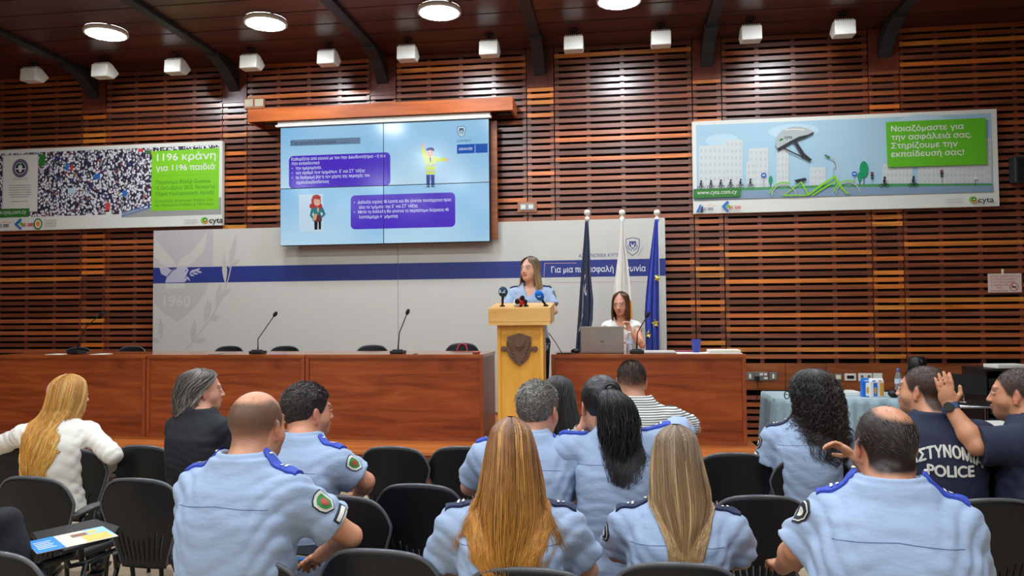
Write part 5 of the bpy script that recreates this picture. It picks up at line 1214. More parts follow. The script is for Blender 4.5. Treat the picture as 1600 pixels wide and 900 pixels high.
        for q in (-1, 1):
            E_, W_, hand = s.arm[q]
            f.cone((q*.04, s.ys, s.zs-.055), s.S[q], .040*b_, .046*b_, .02)
            f.cone(s.S[q], E_, .047*b_, .036*b_, .02); f.cone(E_, E_+(W_-E_)*.3, .036*b_, .038*b_, .01); f.cone(E_+(W_-E_)*.3, W_, .038*b_, .025*b_, .02)
            s.hand(f, E_, W_, q, hand)
        V, Fc = f.mesh()
        # colours of the skin itself: lips, brows, eyes, beard shadow, cropped scalp
        L = ((V-hc)@Rh)/hs; C = np.tile(np.array(s.skin), (len(V), 1))
        n = noise3(V, 60, 3); C *= (1+.04*n)[:, None]
        def blend(mask, col, a=1.0):
            m = np.clip(mask, 0, 1)*a; C[:] = C*(1-m[:, None])+np.array(lin(col))*m[:, None]
        x, y, z = np.abs(L[:, 0]), L[:, 1], L[:, 2]
        inh = (np.abs(L) < .16).all(1)
        blend(inh & (x > .071) & (np.abs(z) < .04) & (np.abs(y) < .035), (212, 120, 100), .35)
        if beard > 0: blend(((z < -.035) & (y > .02-(z+.03)*.1) & (z > -.125) & inh).astype(float), (86, 66, 56), beard)
        if lips: blend(((np.abs(z+.057) < .011) & (x < .023) & (y > .075) & inh).astype(float), lips, .8)
        if brow: blend(((np.abs(z-.030+.10*np.maximum(0, x-.03)) < .0055) & (x > .012) & (x < .048) & (y > .06) & inh).astype(float), brow, .6)
        if eyes:
            d = np.sqrt(((x-.031)/.013)**2+((z-.008)/.0065)**2); blend(((d < 1) & (y > .07) & inh).astype(float), (222, 214, 206)); blend(((np.abs(x-.031) < .0055) & (np.abs(z-.008) < .006) & (y > .07) & inh).astype(float), (44, 34, 28))
            blend(((np.abs(z-.015) < .0022) & (x > .017) & (x < .046) & (y > .07) & inh).astype(float), (40, 30, 28), .9)
        if stubble_scalp is not None:
            m, col, al = stubble_scalp(L); blend(m*inh, col, al)
        s.bodyo = np_mesh('body', V, Fc, M_skin, s.root, C); s.bodyV = V; s.bodyF = Fc
        return s
    def hand(s, f, E_, W_, q, pose):
        d = (W_-E_)/max(1e-6, np.linalg.norm(W_-E_)); pose = pose or {}
        d = np.array(pose.get('dir', d), float); d /= np.linalg.norm(d)
        nrm = np.array(pose.get('palm', (0, 0, -1)), float); nrm -= d*(nrm@d); nrm /= np.linalg.norm(nrm)      # palm faces along nrm
        side = np.cross(nrm, d)*(1 if q > 0 else -1)*pose.get('flip', 1)                                            # towards the little finger
        sc = .94*(.88 if s.build == 'woman' else 1.0); curl = pose.get('curl', .5)
        pc = W_+d*.048*sc
        M = np.stack([side, d, nrm], 1)
        f.ell(pc, (.040*sc, .050*sc, .016*sc), M, .012)
        for k, (off, ln, r_) in enumerate(((-.029, .068, .0092), (-.010, .078, .0095), (.010, .073, .0090), (.028, .056, .0080))):
            b0 = W_+d*.085*sc+side*off*sc; dd = d+side*(off*1.6); dd /= np.linalg.norm(dd); a = 0
            for seg in range(3):
                a += curl*(.5, .75, .6)[seg]+pose.get('spread', 0)*0
                v = dd*math.cos(a)+nrm*math.sin(a); b1 = b0+v*ln*sc*(.45, .32, .25)[seg]
                f.cone(b0, b1, r_*sc*(1-.08*seg), r_*sc*(.94-.08*seg), .004); b0 = b1
        t0 = W_+d*.028*sc-side*.028*sc; t1 = t0+(d*.6-side*.75+nrm*.35)*.040*sc; t2 = t1+(d*.9-side*.15+nrm*.4*(.4+curl))*.034*sc
        f.cone(t0, t1, .0125*sc, .0105*sc, .008); f.cone(t1, t2, .0105*sc, .0085*sc, .004)
    # ---------------------------------------------------------------- shirt, top or jacket
    def shirt(s, m_, sleeve=.62, collar=True, infl=.013, folds=1.0, neck=.0, name='shirt', seed=1, h=.0085, hem=None, vneck=0.0, loose=0.0):
        pts = [np.array([0, 0, s.zs])]
        for q in (-1, 1): pts += [s.S[q], s.arm[q][0]] + ([s.arm[q][1]] if sleeve > 1 else [])
        P = np.array(pts); lo = P.min(0)-.11; hi = P.max(0)+.11
        zb = (s.zh-.07 if hem is None else hem)
        lo[0] = min(lo[0], -.27); hi[0] = max(hi[0], .27); lo[1] = min(lo[1], -.27); hi[1] = max(hi[1], .18); lo[2] = min(lo[2], zb-.02); hi[2] = max(s.zs+.13, hi[2])
        f = Field(axis(lo[0], hi[0], h), axis(lo[1], hi[1], h), axis(lo[2], hi[2], h))
        ext = (lambda u: loose*np.clip(1-np.abs(u-.15)*1.6, 0, 1)) if loose else None
        f.put((-.35, -.4, zb-.02), (.35, .3, s.zs+.12), s.torso_fn(infl, zb, s.zs+.035, ext), .0)
        b_ = s.bulk; segs = []
        for q in (-1, 1):
            E_, W_, _ = s.arm[q]
            f.cone((q*.045, s.ys-.005, s.zs-.048), s.S[q], .050*b_+infl*.7, .052*b_+infl, .03)
            if sleeve > 0:
                fr = min(1, sleeve); end = s.S[q]+(E_-s.S[q])*fr; d = (E_-s.S[q])/np.linalg.norm(E_-s.S[q])
                g = Field(*f.ax); g.cone(s.S[q], end+d*.05, .054*b_+infl, .052*b_+infl+(.010 if sleeve < 1 else 0), 0)
                if sleeve < 1:
                    g.F = np.maximum(g.F, ((f.ax[0][:, None, None]-end[0])*d[0]+(f.ax[1][None, :, None]-end[1])*d[1]+(f.ax[2][None, None, :]-end[2])*d[2]))
                f.F = smin(f.F, g.F, .03)
                if sleeve > 1: f.cone(E_, E_+(W_-E_)*min(1, sleeve-1), .048*b_+infl, .034*b_+infl, .02)
        if collar:
            def ring(X, Y, Z):
                zc = Z-(s.zs+.0); t = np.clip((zc-.0)/.06, 0, 1)
                yc = s.ys+.004+.012*t; kk = {'man': 1.0, 'heavy': 1.10, 'woman': .84}[s.build]; rx = .089*kk*(1-.17*t); ry = .090*kk*(1-.15*t)
                q = np.sqrt((X/rx)**2+((Y-yc)/ry)**2); fr = np.abs((q-1)*rx)-(.0085-.003*t)
                return np.maximum(np.maximum(fr, zc-.052+.30*np.maximum(0, Y-yc)), -zc-.02)
            f.put((-.13, -.25, s.zs-.04), (.13, .2, s.zs+.1), ring, .006)
        if folds:
            X, Y, Z = np.meshgrid(*f.ax, indexing='ij', sparse=True); r = np.random.default_rng(seed)
            ph = r.uniform(0, 6.28, 8); u = (Z-s.zh)/(s.zs-s.zh)
            w1 = np.clip(1.1-u, .12, 1); w2 = np.clip((np.abs(X)-.06)/.12, 0, 1)
            a_ = np.sin(Z*62+7*X+2.2*np.sin(X*17+ph[0])+1.6*np.sin(Z*14+ph[1])); b2 = np.sin(55*(Z*.75-np.abs(X)*.85)+1.8*np.sin(Y*22+ph[2])+ph[3]+np.sign(X)); c2 = np.sin(38*(Z*.5+X*.9)+2*np.sin(Z*20+ph[4])+9*Y)
            f.F = f.F+folds*(.0036*w1*(1-2*np.abs(a_))*.5+.0042*w2*(1-np.abs(b2))-.0015+.0018*c2*w1)
        # openings: neck hole and hem
        kk = {'man': 1.0, 'heavy': 1.10, 'woman': .84}[s.build]; f.cone((0, s.ys+.006, s.zs-.0+neck), (0, s.ys+.02, s.zs+.14), .070*kk, .062*kk, .002, 'cut')
        if vneck: f.cone((0, s.ys+.13, s.zs-.10), (0, s.ys+.03, s.zs+.06), vneck*.5, vneck*1.6, .01, 'cut')
        V, Fc = f.mesh()
        o = np_mesh(name, V, Fc, m_, s.root); s.sh = o; s.shBVH = BVHTree.FromPolygons([Vector(v) for v in V], [tuple(q) for q in Fc]); return s
    # ---------------------------------------------------------------- small things sewn on the shirt
    def cast(s, o, d, off=.002):
        h, n, i, dist = s.shBVH.ray_cast(Vector(o), Vector(d).normalized(), 1.0)
        return None if h is None else h-Vector(d).normalized()*off
    def patch(s, c, d, ua, poly, m_, off, b, mats):
        """polygon (u,v in metres) laid onto the cloth along direction d, as rings so it follows the folds"""
        d = Vector(d).normalized(); ua = Vector(ua); ua = (ua-d*ua.dot(d)).normalized(); va = ua.cross(d)
        if m_ not in mats: mats.append(m_)
        b.mi = mats.index(m_); n = len(poly); V = []
        for r in (0.0, .35, .7, 1.0):
            for (pu, pv) in poly:
                w_ = Vector(c)-d*.25+ua*(pu*r)+va*(pv*r); h = s.cast(w_, d, off)
                V.append(h if h is not None else Vector(c)+ua*(pu*r)+va*(pv*r))
        Fc = []
        for k in range(3):
            for j in range(n): Fc.append((k*n+j, k*n+(j+1) % n, (k+1)*n+(j+1) % n, (k+1)*n+j))
        b.add(V, Fc, True)
    def epaulette(s, q, m_=None, bars=2, pip=True, length=.115, out=.034, w_=.026):
        m_ = m_ or M_epau; b = MB(); N = 10
        xa = s.sw+out; xb = xa-length; mats = [m_, M_badgew, M_badgek]
        def pt(t, v, off): return s.cast((q*(xb+(xa-xb)*t), s.ys+.004+v, s.zs+.30), (0, 0, -1), off) or Vector((q*(xb+(xa-xb)*t), s.ys+v, s.zs+.05))
        top = []; bot = []
        for i in range(N+1):
            t = i/N; hw = w_*(1.0 if t > .15 else .62+.38*t/.15)*(.85+.15*t)
            rows = [pt(t, v*hw, .011 if abs(v) < .9 else .008) for v in (-1, -.5, 0, .5, 1)]; top += rows; bot += [p-Vector((0, 0, .010)) for p in (rows[0], rows[-1])]
        Fc = [(i*5+j, i*5+j+1, (i+1)*5+j+1, (i+1)*5+j) for i in range(N) for j in range(4)]
        if q < 0: Fc = [f[::-1] for f in Fc]
        b.add(top, Fc, True); k0 = len(top); ob = [p for p in bot]
        b.add([top[i*5] for i in range(N+1)]+[bot[2*i] for i in range(N+1)], [(i, i+1, N+2+i, N+1+i) for i in range(N)]); b.add([top[i*5+4] for i in range(N+1)]+[bot[2*i+1] for i in range(N+1)], [(i, i+1, N+2+i, N+1+i) for i in range(N)])
        b.add([top[N*5+j] for j in range(5)]+[bot[2*N], bot[2*N+1]], [(0, 1, 2, 3, 4, 6, 5)])
        b.mi = 1
        for k in range(bars):
            t0 = .50+.13*k
            P = [pt(t0, -.62*w_, .0135), pt(t0+.06, -.62*w_, .0135), pt(t0+.06, .0, .0135), pt(t0+.06, .62*w_, .0135), pt(t0, .62*w_, .0135), pt(t0, 0, .0135)]; b.face(P)
        if pip: b.ell(pt(.16, 0, .013), (.006, .006, .004), None, 10, 6)
        o = b.build('epaulette', mats, s.root); return s
    def shield(s, q, t=.30, kind='green', fwd=.0, size=1.0, stripes=False):
        """sleeve badge a fraction t down the upper arm"""
        E_ = s.arm[q][0]; S = s.S[q]; ax = Vector(E_-S).normalized(); c = Vector(S)+Vector(E_-S)*t
        d = Vector((-q, -fwd, -.15)); d = (d-ax*d.dot(ax)).normalized(); b = MB(); mats = []
        sh = [(0, -.040), (.018, -.036), (.030, -.028), (.031, .0), (.024, .022), (0, .040), (-.024, .022), (-.031, .0), (-.030, -.028), (-.018, -.036)]
        sh = [(v*size, u*size) for (u, v) in sh]
        P = lambda k: [(u*k, v*k) for (u, v) in sh]
        if kind == 'green':
            for m_, k, o in ((M_badgek, 1, .003), (M_badgew, .90, .004), (M_badgeg, .66, .005), (M_badger, .34, .006)): s.patch(c, d, ax, P(k), m_, o, b, mats)
        else:
            for m_, k, o in ((M_badgek, 1, .003), (M_badgew, .82, .004), (M_badgek, .70, .005), (M_badgew, .36, .006)): s.patch(c, d, ax, P(k), m_, o, b, mats)
        b.build('sleeve_badge', mats, s.root)
        if stripes:
            b = MB(); mats = []; c2 = c+ax*.072*size
            R4 = lambda a, bb: [(-a, -bb), (0, -bb), (a, -bb), (a, 0), (a, bb), (0, bb), (-a, bb), (-a, 0)]
            s.patch(c2, d, ax, R4(.022*size, .032*size), M_badgek, .003, b, mats)
            s.patch(c2, d, ax, R4(.014*size, .027*size), M_badgew, .004, b, mats); s.patch(c2, d, ax, R4(.0015*size, .027*size), M_badgek, .005, b, mats)
            b.build('rank_patch', mats, s.root)
        return s
    def seam(s, zoff=-.085, half=.15, front=False):
        pts = []
        for k in range(25):
            x = -half+2*half*k/24; h = s.cast((x, s.ys-.5, s.zs+zoff-.012*abs(x)/half), (0, 1, 0), -.0002)
            if h is not None: pts.append(h)
        if len(pts) > 3: MB().tube(pts, .0016, 5).build('yoke_seam', M_seam, s.root)
        return s
    # ---------------------------------------------------------------- legs
    def legs(s, m_=None, splay=.13, knee=.44, shoes=True):
        m_ = m_ or M_trous
        ylo = s.yh-.17
        f = Field(axis(-.30, .30, .015), axis(ylo, s.yh+knee+.16, .015), axis(.04, s.zh+.13, .015))
        zk = s.zh+.02; f.ell((0, s.yh+.02, s.zh+.01), (.185*max(1, s.bulk), .14, .10), None, .02)
        for q in (-1, 1):
            if s.stand:
                f.cone((q*.09, s.yh, s.zh-.02), (q*.10, s.yh+.02, .48), .092, .066, .03); f.cone((q*.10, s.yh+.02, .48), (q*.10, s.yh-.01, .09), .064, .048, .02)
            else:
                f.cone((q*.09, s.yh+.03, s.zh+.0), (q*splay, s.yh+knee, zk-.02), .086*s.bulk, .068*s.bulk, .03); f.cone((q*splay, s.yh+knee, zk-.02), (q*splay, s.yh+knee-.06, .09), .066*s.bulk, .046, .02)
        V, Fc = f.mesh(); np_mesh('trousers', V, Fc, m_, s.root)
        if shoes:
            for q in (-1, 1):
                yy = s.yh-.01 if s.stand else s.yh+knee-.06; xx = q*(.10 if s.stand else splay)
                b = MB(); b.ell((xx, yy+.05, .045), (.045, .13, .045), None, 14, 8); b.box((xx, yy+.05, .008), (.085, .25, .016)); b.build('shoe', M_shoe, s.root, bevel=.004)
        return s
    # ---------------------------------------------------------------- hair
    def strands(s, P, rad, cols, tip=.25):
        """P: n x m x 3 polylines -> thin three-sided tapering strands"""
        n, m = P.shape[:2]; T = np.gradient(P, axis=1); T /= np.maximum(1e-9, np.linalg.norm(T, axis=2, keepdims=True))
        ref = P-P.mean(axis=(0, 1)); ref[..., 2] *= .3; A = np.cross(T, ref); A /= np.maximum(1e-9, np.linalg.norm(A, axis=2, keepdims=True)); B = np.cross(T, A)
        taper = (1-(1-tip)*np.linspace(0, 1, m)**2)[None, :, None]*np.asarray(rad).reshape(-1, 1, 1)
        V = np.stack([P+(A*math.cos(a)+B*math.sin(a)*.6)*taper for a in (0, 2.094, 4.189)], 2).reshape(-1, 3)
        base = (np.arange(n)[:, None]*m+np.arange(m-1)[None, :]).reshape(-1)*3
        Fc = np.concatenate([np.stack([base+j, base+(j+1) % 3, base+3+(j+1) % 3, base+3+j], 1) for j in range(3)])
        C = np.repeat(cols.reshape(n*m, 3), 3, axis=0); return V, Fc, C
    def join(s, parts, name='hair'):
        V = np.concatenate([p[0] for p in parts]); off = np.cumsum([0]+[len(p[0]) for p in parts[:-1]]); Fc = np.concatenate([p[1]+o for p, o in zip(parts, off)]); C = np.concatenate([p[2] for p in parts])
        return np_mesh(name, V, Fc, M_hair, s.root, C)
    def push_out(s, P, gap=.004):
        if getattr(s, 'shBVH', None) is None: return P
        zc = s.zs+.10; Q = P.reshape(-1, 3)
        for i in np.where(Q[:, 2] < zc)[0]:
            h, n, k, d = s.shBVH.find_nearest(Vector(Q[i]), .25)
            if h is None: continue
            v = Vector(Q[i])-h
            if v.dot(n) < gap: Q[i] = h+n*(gap+.006*((i*7919) % 101)/101)
        return Q.reshape(P.shape)
    def cropped(s, c0, c1=None, hairline=.062, nape=-.075, length=.008, n=4200, bald=(), rad=.0010, seed=2, up=.45, flow=(0, -1, -.4), thick=.004, front=1.0, soft=.016, curl=.5, fade=.5, fadez=None):
        """Close-cropped hair: short strands rooted on the scalp itself, thinning softly at the hairline and round the bald spots."""
        rng = np.random.default_rng(seed); hs = s.hs
        m_ = s.crop_mask(hairline, nape, bald, soft, fadez)
        d = rng.normal(size=(n*4, 3)); d /= np.linalg.norm(d, axis=1, keepdims=True); P0 = np.array([0, -.018, .034])+d*(np.array([.074, .096, .084])-.001)
        k = (rng.uniform(0, 1, len(P0)) < m_(P0)) & (P0[:, 2] > -.09); P0 = P0[k][:n]; n = len(P0)
        N0 = (P0-np.array([0, -.018, .034]))/np.array([.074, .096, .084])**2; N0 /= np.linalg.norm(N0, axis=1, keepdims=True)
        fl = np.array(flow)[None, :]+.35*noise3(P0, 45, seed)[:, None]*np.cross(N0, [0, 0, 1.0])
        tg = fl-N0*(N0*fl).sum(1, keepdims=True); tg /= np.maximum(1e-6, np.linalg.norm(tg, axis=1, keepdims=True)); d = tg*(1-up)+N0*up+rng.normal(size=(n, 3))*.25*curl; d /= np.linalg.norm(d, axis=1, keepdims=True)
        fz = 1-fade*np.clip((.03-P0[:, 2])/.07, 0, 1)
        ln = length*rng.uniform(.5, 1.2, n)*fz; t = np.linspace(0, 1, 4)[None, :, None]
        P = P0[:, None]-N0[:, None]*.002+d[:, None]*ln[:, None, None]*t-N0[:, None]*(ln[:, None, None]*t**2*.3*(1-up))
        c0 = np.array(lin(c0)); c1 = np.array(lin(c1)) if c1 is not None else c0*1.7; mv = rng.uniform(0, 1, (n, 1))**1.5; cols = np.repeat((c0*(1-mv)+c1*mv)[:, None], 4, 1)
        V, Fc, C = s.strands(P, np.full(n, rad), cols, .4); s.join([(s.hc+(V*hs)@s.Rh.T, Fc, C)]); return s
    def crop_mask(s, hairline=.062, nape=-.075, bald=(), soft=.016, fadez=None):
        def m_(L):
            zl = np.interp(L[:, 1], [-.13, -.085, -.045, -.025, -.005, .012, .03, .045, .062, .08, .12], [nape, nape, -.045, -.005, .026, -.012, .0, .03, hairline-.006, hairline, hairline])
            m = np.clip((L[:, 2]-zl)/soft+.3, 0, 1)
            for (c, r, a) in bald: m = m*(1-a*np.clip((r-np.linalg.norm(L-np.array(c), axis=1))/(soft*1.3)+.3, 0, 1))
            if fadez is not None: m = m*np.clip((L[:, 2]-fadez[0])/(fadez[1]-fadez[0]), .25, 1)
            return m
        return m_
    def short_hair(s, c0, c1=None, thick=.012, hairline=.062, nape=-.07, side=.006, length=.016, n=2600, bald=None, curl=.5, up=.5, rad=.0011, seed=2, side_thick=None, flow=(0, -1, -.25), grey=None, extra=None):
        """Cropped cap following the skull plus short strands; bald = list of (centre, radius) holes."""
        hs = s.hs; rng = np.random.default_rng(seed); h = .0042
        f = Field(axis(-.11, .11, h), axis(-.14, .13, h), axis(-.12, .15, h)); X, Y, Z = np.meshgrid(*f.ax, indexing='ij', sparse=True)
        st = side_thick if side_thick is not None else thick*.6
        def ell(x, y, z, t):
            r = (.074+st, .096+thick*.8, .084+t); k0 = np.sqrt((x/r[0])**2+((y+.018)/r[1])**2+((z-.034)/r[2])**2); k1 = np.sqrt((x/r[0]**2)**2+((y+.018)/r[1]**2)**2+((z-.034)/r[2]**2)**2); return k0*(k0-1)/np.maximum(k1, 1e-6)
        F = ell(X, Y, Z, thick)+0*Z
        zl = np.interp(Y, [-.13, -.085, -.045, -.025, -.005, .012, .03, .045, .062, .08, .12], [nape, nape, -.035, .0, .026, -.012+side*0, .0, .03, hairline-.006, hairline, hairline])+0*X
        F = np.maximum(F, (zl-Z)*.85)
        for (c, r) in (bald or []): F = np.maximum(F, r-np.sqrt((X-c[0])**2+(Y-c[1])**2+(Z-c[2])**2))
        if extra is not None: F = smin(F, extra(X, Y, Z), .012)
        F = F+.0016*np.sin(X*120+3*np.sin(Y*90))*np.sin(Y*130+2*np.sin(Z*110)+X*40)*(thick/.012)
        f.F = F; V, Fc = f.mesh()
        c0 = np.array(lin(c0)); c1 = np.array(lin(c1)) if c1 is not None else c0*1.7
        r0 = np.linalg.norm((V-np.array([0, -.018, .034]))/np.array([.074, .096, .084]), axis=1); outer = np.where(r0 > 1.02)[0]
        cc = c0*.8 if grey is None else c0
        pv = rng.choice(outer, n); P0 = V[pv]; N0 = (P0-np.array([0, -.018, .034]))/np.array([.074, .096, .084])**2; N0 /= np.linalg.norm(N0, axis=1, keepdims=True)
        fl = np.array(flow)[None, :]+np.where(P0[:, 1:2] > .03, np.array([[0, .9, 0]])*0, 0); fl = fl+.35*noise3(P0, 45, seed)[:, None]*np.cross(N0, [0, 0, 1.0])
        tg = fl-N0*(N0*fl).sum(1, keepdims=True); tg /= np.maximum(1e-6, np.linalg.norm(tg, axis=1, keepdims=True)); d = tg*(1-up)+N0*up+rng.normal(size=(n, 3))*.25*curl; d /= np.linalg.norm(d, axis=1, keepdims=True)
        ln = length*rng.uniform(.5, 1.15, n)*np.where(P0[:, 2] > .05, 1, .55)
        t = np.linspace(0, 1, 4)[None, :, None]; P = P0[:, None]-N0[:, None]*.003+d[:, None]*ln[:, None, None]*t-N0[:, None]*(ln[:, None, None]*t**2*.30*(1-up))
        mixv = rng.uniform(0, 1, (n, 1))**1.5; col = c0*(1-mixv)+c1*mixv
        if grey is not None:
            g = (rng.uniform(0, 1, (n, 1)) < np.clip(grey(P0), 0, 1)[:, None]); col = np.where(g, np.array(lin((188, 184, 176)))*rng.uniform(.6, 1.1, (n, 1)), col)
        cols = np.repeat(col[:, None], 4, 1)
        hv, hf, hcx = s.strands(P, np.full(n, rad), cols, .4)
        capC = np.tile(cc, (len(V), 1))
        if grey is not None: gg = np.clip(grey(V), 0, 1)[:, None]*.6; capC = capC*(1-gg)+np.array(lin((120, 116, 110)))*gg
        W = lambda A: s.hc+(A*hs)@s.Rh.T
        s.join([(W(V), Fc, capC), (W(hv), hf, hcx)]); return s
    def long_hair(s, rows, c_root, c_tip, n=1100, rad=.0021, wave=.004, wf=22, clump=.55, nclump=46, seed=4, layers=(-.10, .035), tipjit=.10, hyaw=None, var=.45, coil=0.0, coilf=90, underlay=True, closed=False, streak=None, m=22, origin=None, part=None, name='hair', hi=None, fly=.0, extra=None, wk=1.0):
        """rows: (dz, half width, half depth, x off, y off, max angle from the back) from crown to tips, relative to the head centre"""
        rng = np.random.default_rng(seed); rows = np.array(rows, float); zt, zb = rows[0, 0], rows[-1, 0]
        ya = s.hyaw if hyaw is None else R(hyaw); o = s.hc if origin is None else np.array(origin)
        from_z = rows[::-1, 0]
        def prm(z, k): return np.interp(z, from_z, rows[::-1, k])
        def smooth_prm(z, k): return (prm(z-.008, k)+prm(z, k)*2+prm(z+.008, k))/4
        ca, sa = math.cos(ya), math.sin(ya)
        def pos(th, z, sc):
            w_, d_, xo, yo = (smooth_prm(z, k) for k in (1, 2, 3, 4)); g_ = .010*np.clip((zt-z)/.03, 0, 1)*(0 if origin is not None else 1); w_ = w_*wk+.3*g_; d_ = d_+g_
            x = xo+w_*np.sin(th)*sc; y = yo-d_*np.cos(th)*sc
            return np.stack([o[0]+x*ca-y*sa, o[1]+x*sa+y*ca, o[2]+z+0*x], -1)*1.0
        parts = []; c_root = np.array(lin(c_root)); c_tip = np.array(lin(c_tip))
        def zpath(t, end): return zt+(end-zt)*t
        # top of the dome needs denser samples
        tt = np.linspace(0, 1, m)**1.25
        cl = np.linspace(-1, 1, nclump)+rng.normal(size=nclump)*.4/nclump
        th0 = rng.uniform(-1, 1, n); ci = np.abs((th0+rng.normal(size=n)*.03)[:, None]-cl[None, :]).argmin(1); thc = cl[ci]
        end = zb+np.abs(rng.normal(size=n))*tipjit*(zt-zb)*.5+.15*tipjit*(zt-zb)*np.sin(thc*9)
        z = zpath(tt[None, :], end[:, None])
        thm = np.radians(smooth_prm(z, 5)); k = clump*np.clip((tt-.15)/.85, 0, 1)[None, :]
        th = (th0[:, None]*(1-k)+thc[:, None]*k)*thm
        lay = rng.uniform(layers[0], layers[1], n)[:, None]; sc = 1+lay*np.clip(tt*3, .25, 1)[None, :]
        ph = rng.uniform(0, 6.28, (n, 1)); phc = (ci*1.7)[:, None]
        P = pos(th+wave*6*np.sin(wf*.5*(zt-z)+phc), z, sc)
        P[..., 0] += wave*np.sin(wf*(zt-z)+phc+.5*ph)*tt; P[..., 1] += wave*np.cos(wf*.8*(zt-z)+phc+ph)*tt
        if fly: P += (rng.normal(size=(n, 1, 3))*fly)*(tt[None, :, None]**2)
        if coil:
            ca_ = coil*rng.uniform(.5, 1.6, (n, 1))*np.clip(tt*4, 0, 1); cf_ = coilf*rng.uniform(.65, 1.35, (n, 1)); P[..., 0] += ca_*np.sin(cf_*(zt-z)+ph); P[..., 1] += ca_*np.cos(cf_*(zt-z)+ph*3); P[..., 2] += ca_*.8*np.sin(cf_*.7*(zt-z)+2*ph)
        P = s.push_out(P)
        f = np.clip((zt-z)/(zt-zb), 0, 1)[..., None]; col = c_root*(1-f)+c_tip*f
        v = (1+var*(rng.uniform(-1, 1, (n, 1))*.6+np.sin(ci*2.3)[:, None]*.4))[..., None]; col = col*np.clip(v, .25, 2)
        if hi is not None: g = ((rng.uniform(0, 1, nclump) < hi[1])[ci] & (rng.uniform(0, 1, n) < .75))[:, None, None]; col = np.where(g, np.array(lin(hi[0]))*np.clip(v, .6, 1.3)*(.7+.3*f), col)
        parts.append(s.strands(P, rad*rng.uniform(.7, 1.3, n), col, .3))
        if underlay:
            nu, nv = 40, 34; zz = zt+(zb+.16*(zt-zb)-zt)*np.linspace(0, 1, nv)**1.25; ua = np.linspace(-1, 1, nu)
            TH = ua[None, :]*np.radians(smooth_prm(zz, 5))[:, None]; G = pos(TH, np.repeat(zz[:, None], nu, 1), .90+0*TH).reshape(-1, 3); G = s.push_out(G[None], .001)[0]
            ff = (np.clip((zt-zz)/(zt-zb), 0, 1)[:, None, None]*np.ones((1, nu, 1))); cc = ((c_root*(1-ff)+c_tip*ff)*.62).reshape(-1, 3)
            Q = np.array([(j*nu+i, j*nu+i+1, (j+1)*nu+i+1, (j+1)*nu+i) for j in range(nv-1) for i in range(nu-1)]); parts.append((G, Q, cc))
        if extra is not None: parts.append(extra)
        s.join(parts, name); return s
# ------------------------------------------------------------------ the people of the photo
M_jacket = mat('white_jacket', (222, 218, 208), .75, bump=.2, bscale=14); M_blacktop = mat('black_top', (26, 28, 34), .8, bump=.2, bscale=18)
M_navytee = mat('navy_tee', (32, 38, 60), .85, bump=.2, bscale=14); M_whitetop = mat('white_top', (226, 224, 218), .75, bump=.15, bscale=18); M_greytop = mat('dark_grey_top', (46, 48, 56), .8)
def stripe_mat():
    m = mat('striped_shirt', (214, 216, 206), .8); nt = m.node_tree; N = nt.nodes; L = nt.links
    tc = N.new('ShaderNodeTexCoord'); wv = N.new('ShaderNodeTexWave'); wv.bands_direction = 'Z'; wv.inputs['Scale'].default_value = 26; wv.inputs['Distortion'].default_value = .3
    L.new(tc.outputs['Object'], wv.inputs['Vector']); cr = N.new('ShaderNodeValToRGB'); cr.color_ramp.elements[0].position = .28; cr.color_ramp.elements[0].color = lin4((70, 76, 84)); cr.color_ramp.elements[1].position = .42; cr.color_ramp.elements[1].color = lin4((216, 218, 208))
    L.new(wv.outputs['Fac'], cr.inputs[0]); L.new(cr.outputs[0], N['Principled BSDF'].inputs['Base Color']); return m
M_stripes = stripe_mat()
def officer(p, seed, collar=True, epau=M_epau, seam=True, sleeve=.70, **k):
    p.shirt(M_cloth_shirt, sleeve, collar, seed=seed, **k)
    for q in (-1, 1): p.epaulette(q, epau)
    if seam: p.seam()
    return p
# --- standing speaker
p = Person(828, 421, 7.3, 'woman officer in a light blue shirt standing at the lectern, head turned aside', 'woman', yaw=178, hyaw=153, z0=SZ, stand=True, sw=.165, hs=1.02, skin=(206, 156, 130), zsh=.15, lean=.0, slouch=.0,
           arms={-1: ((-.235, .03, 1.20), (-.19, .27, 1.17)), 1: ((.235, .03, 1.20), (.19, .27, 1.17))}, fine=.004)
p.body(lips=(176, 84, 82)); officer(p, 3, epau=M_epnav, seam=False, vneck=.05); p.legs()
p.shield(-1, .22, 'dark', .2); p.shield(1, .22, 'dark', .2)
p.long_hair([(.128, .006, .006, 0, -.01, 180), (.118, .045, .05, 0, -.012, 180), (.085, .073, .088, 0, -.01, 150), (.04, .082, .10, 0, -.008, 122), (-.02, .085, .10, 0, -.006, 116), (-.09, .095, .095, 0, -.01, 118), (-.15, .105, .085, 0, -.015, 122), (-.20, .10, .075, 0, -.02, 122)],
            (74, 56, 44), (188, 158, 116), n=900, rad=.0024, wave=.004, seed=21, tipjit=.08, layers=(-.06, .03))

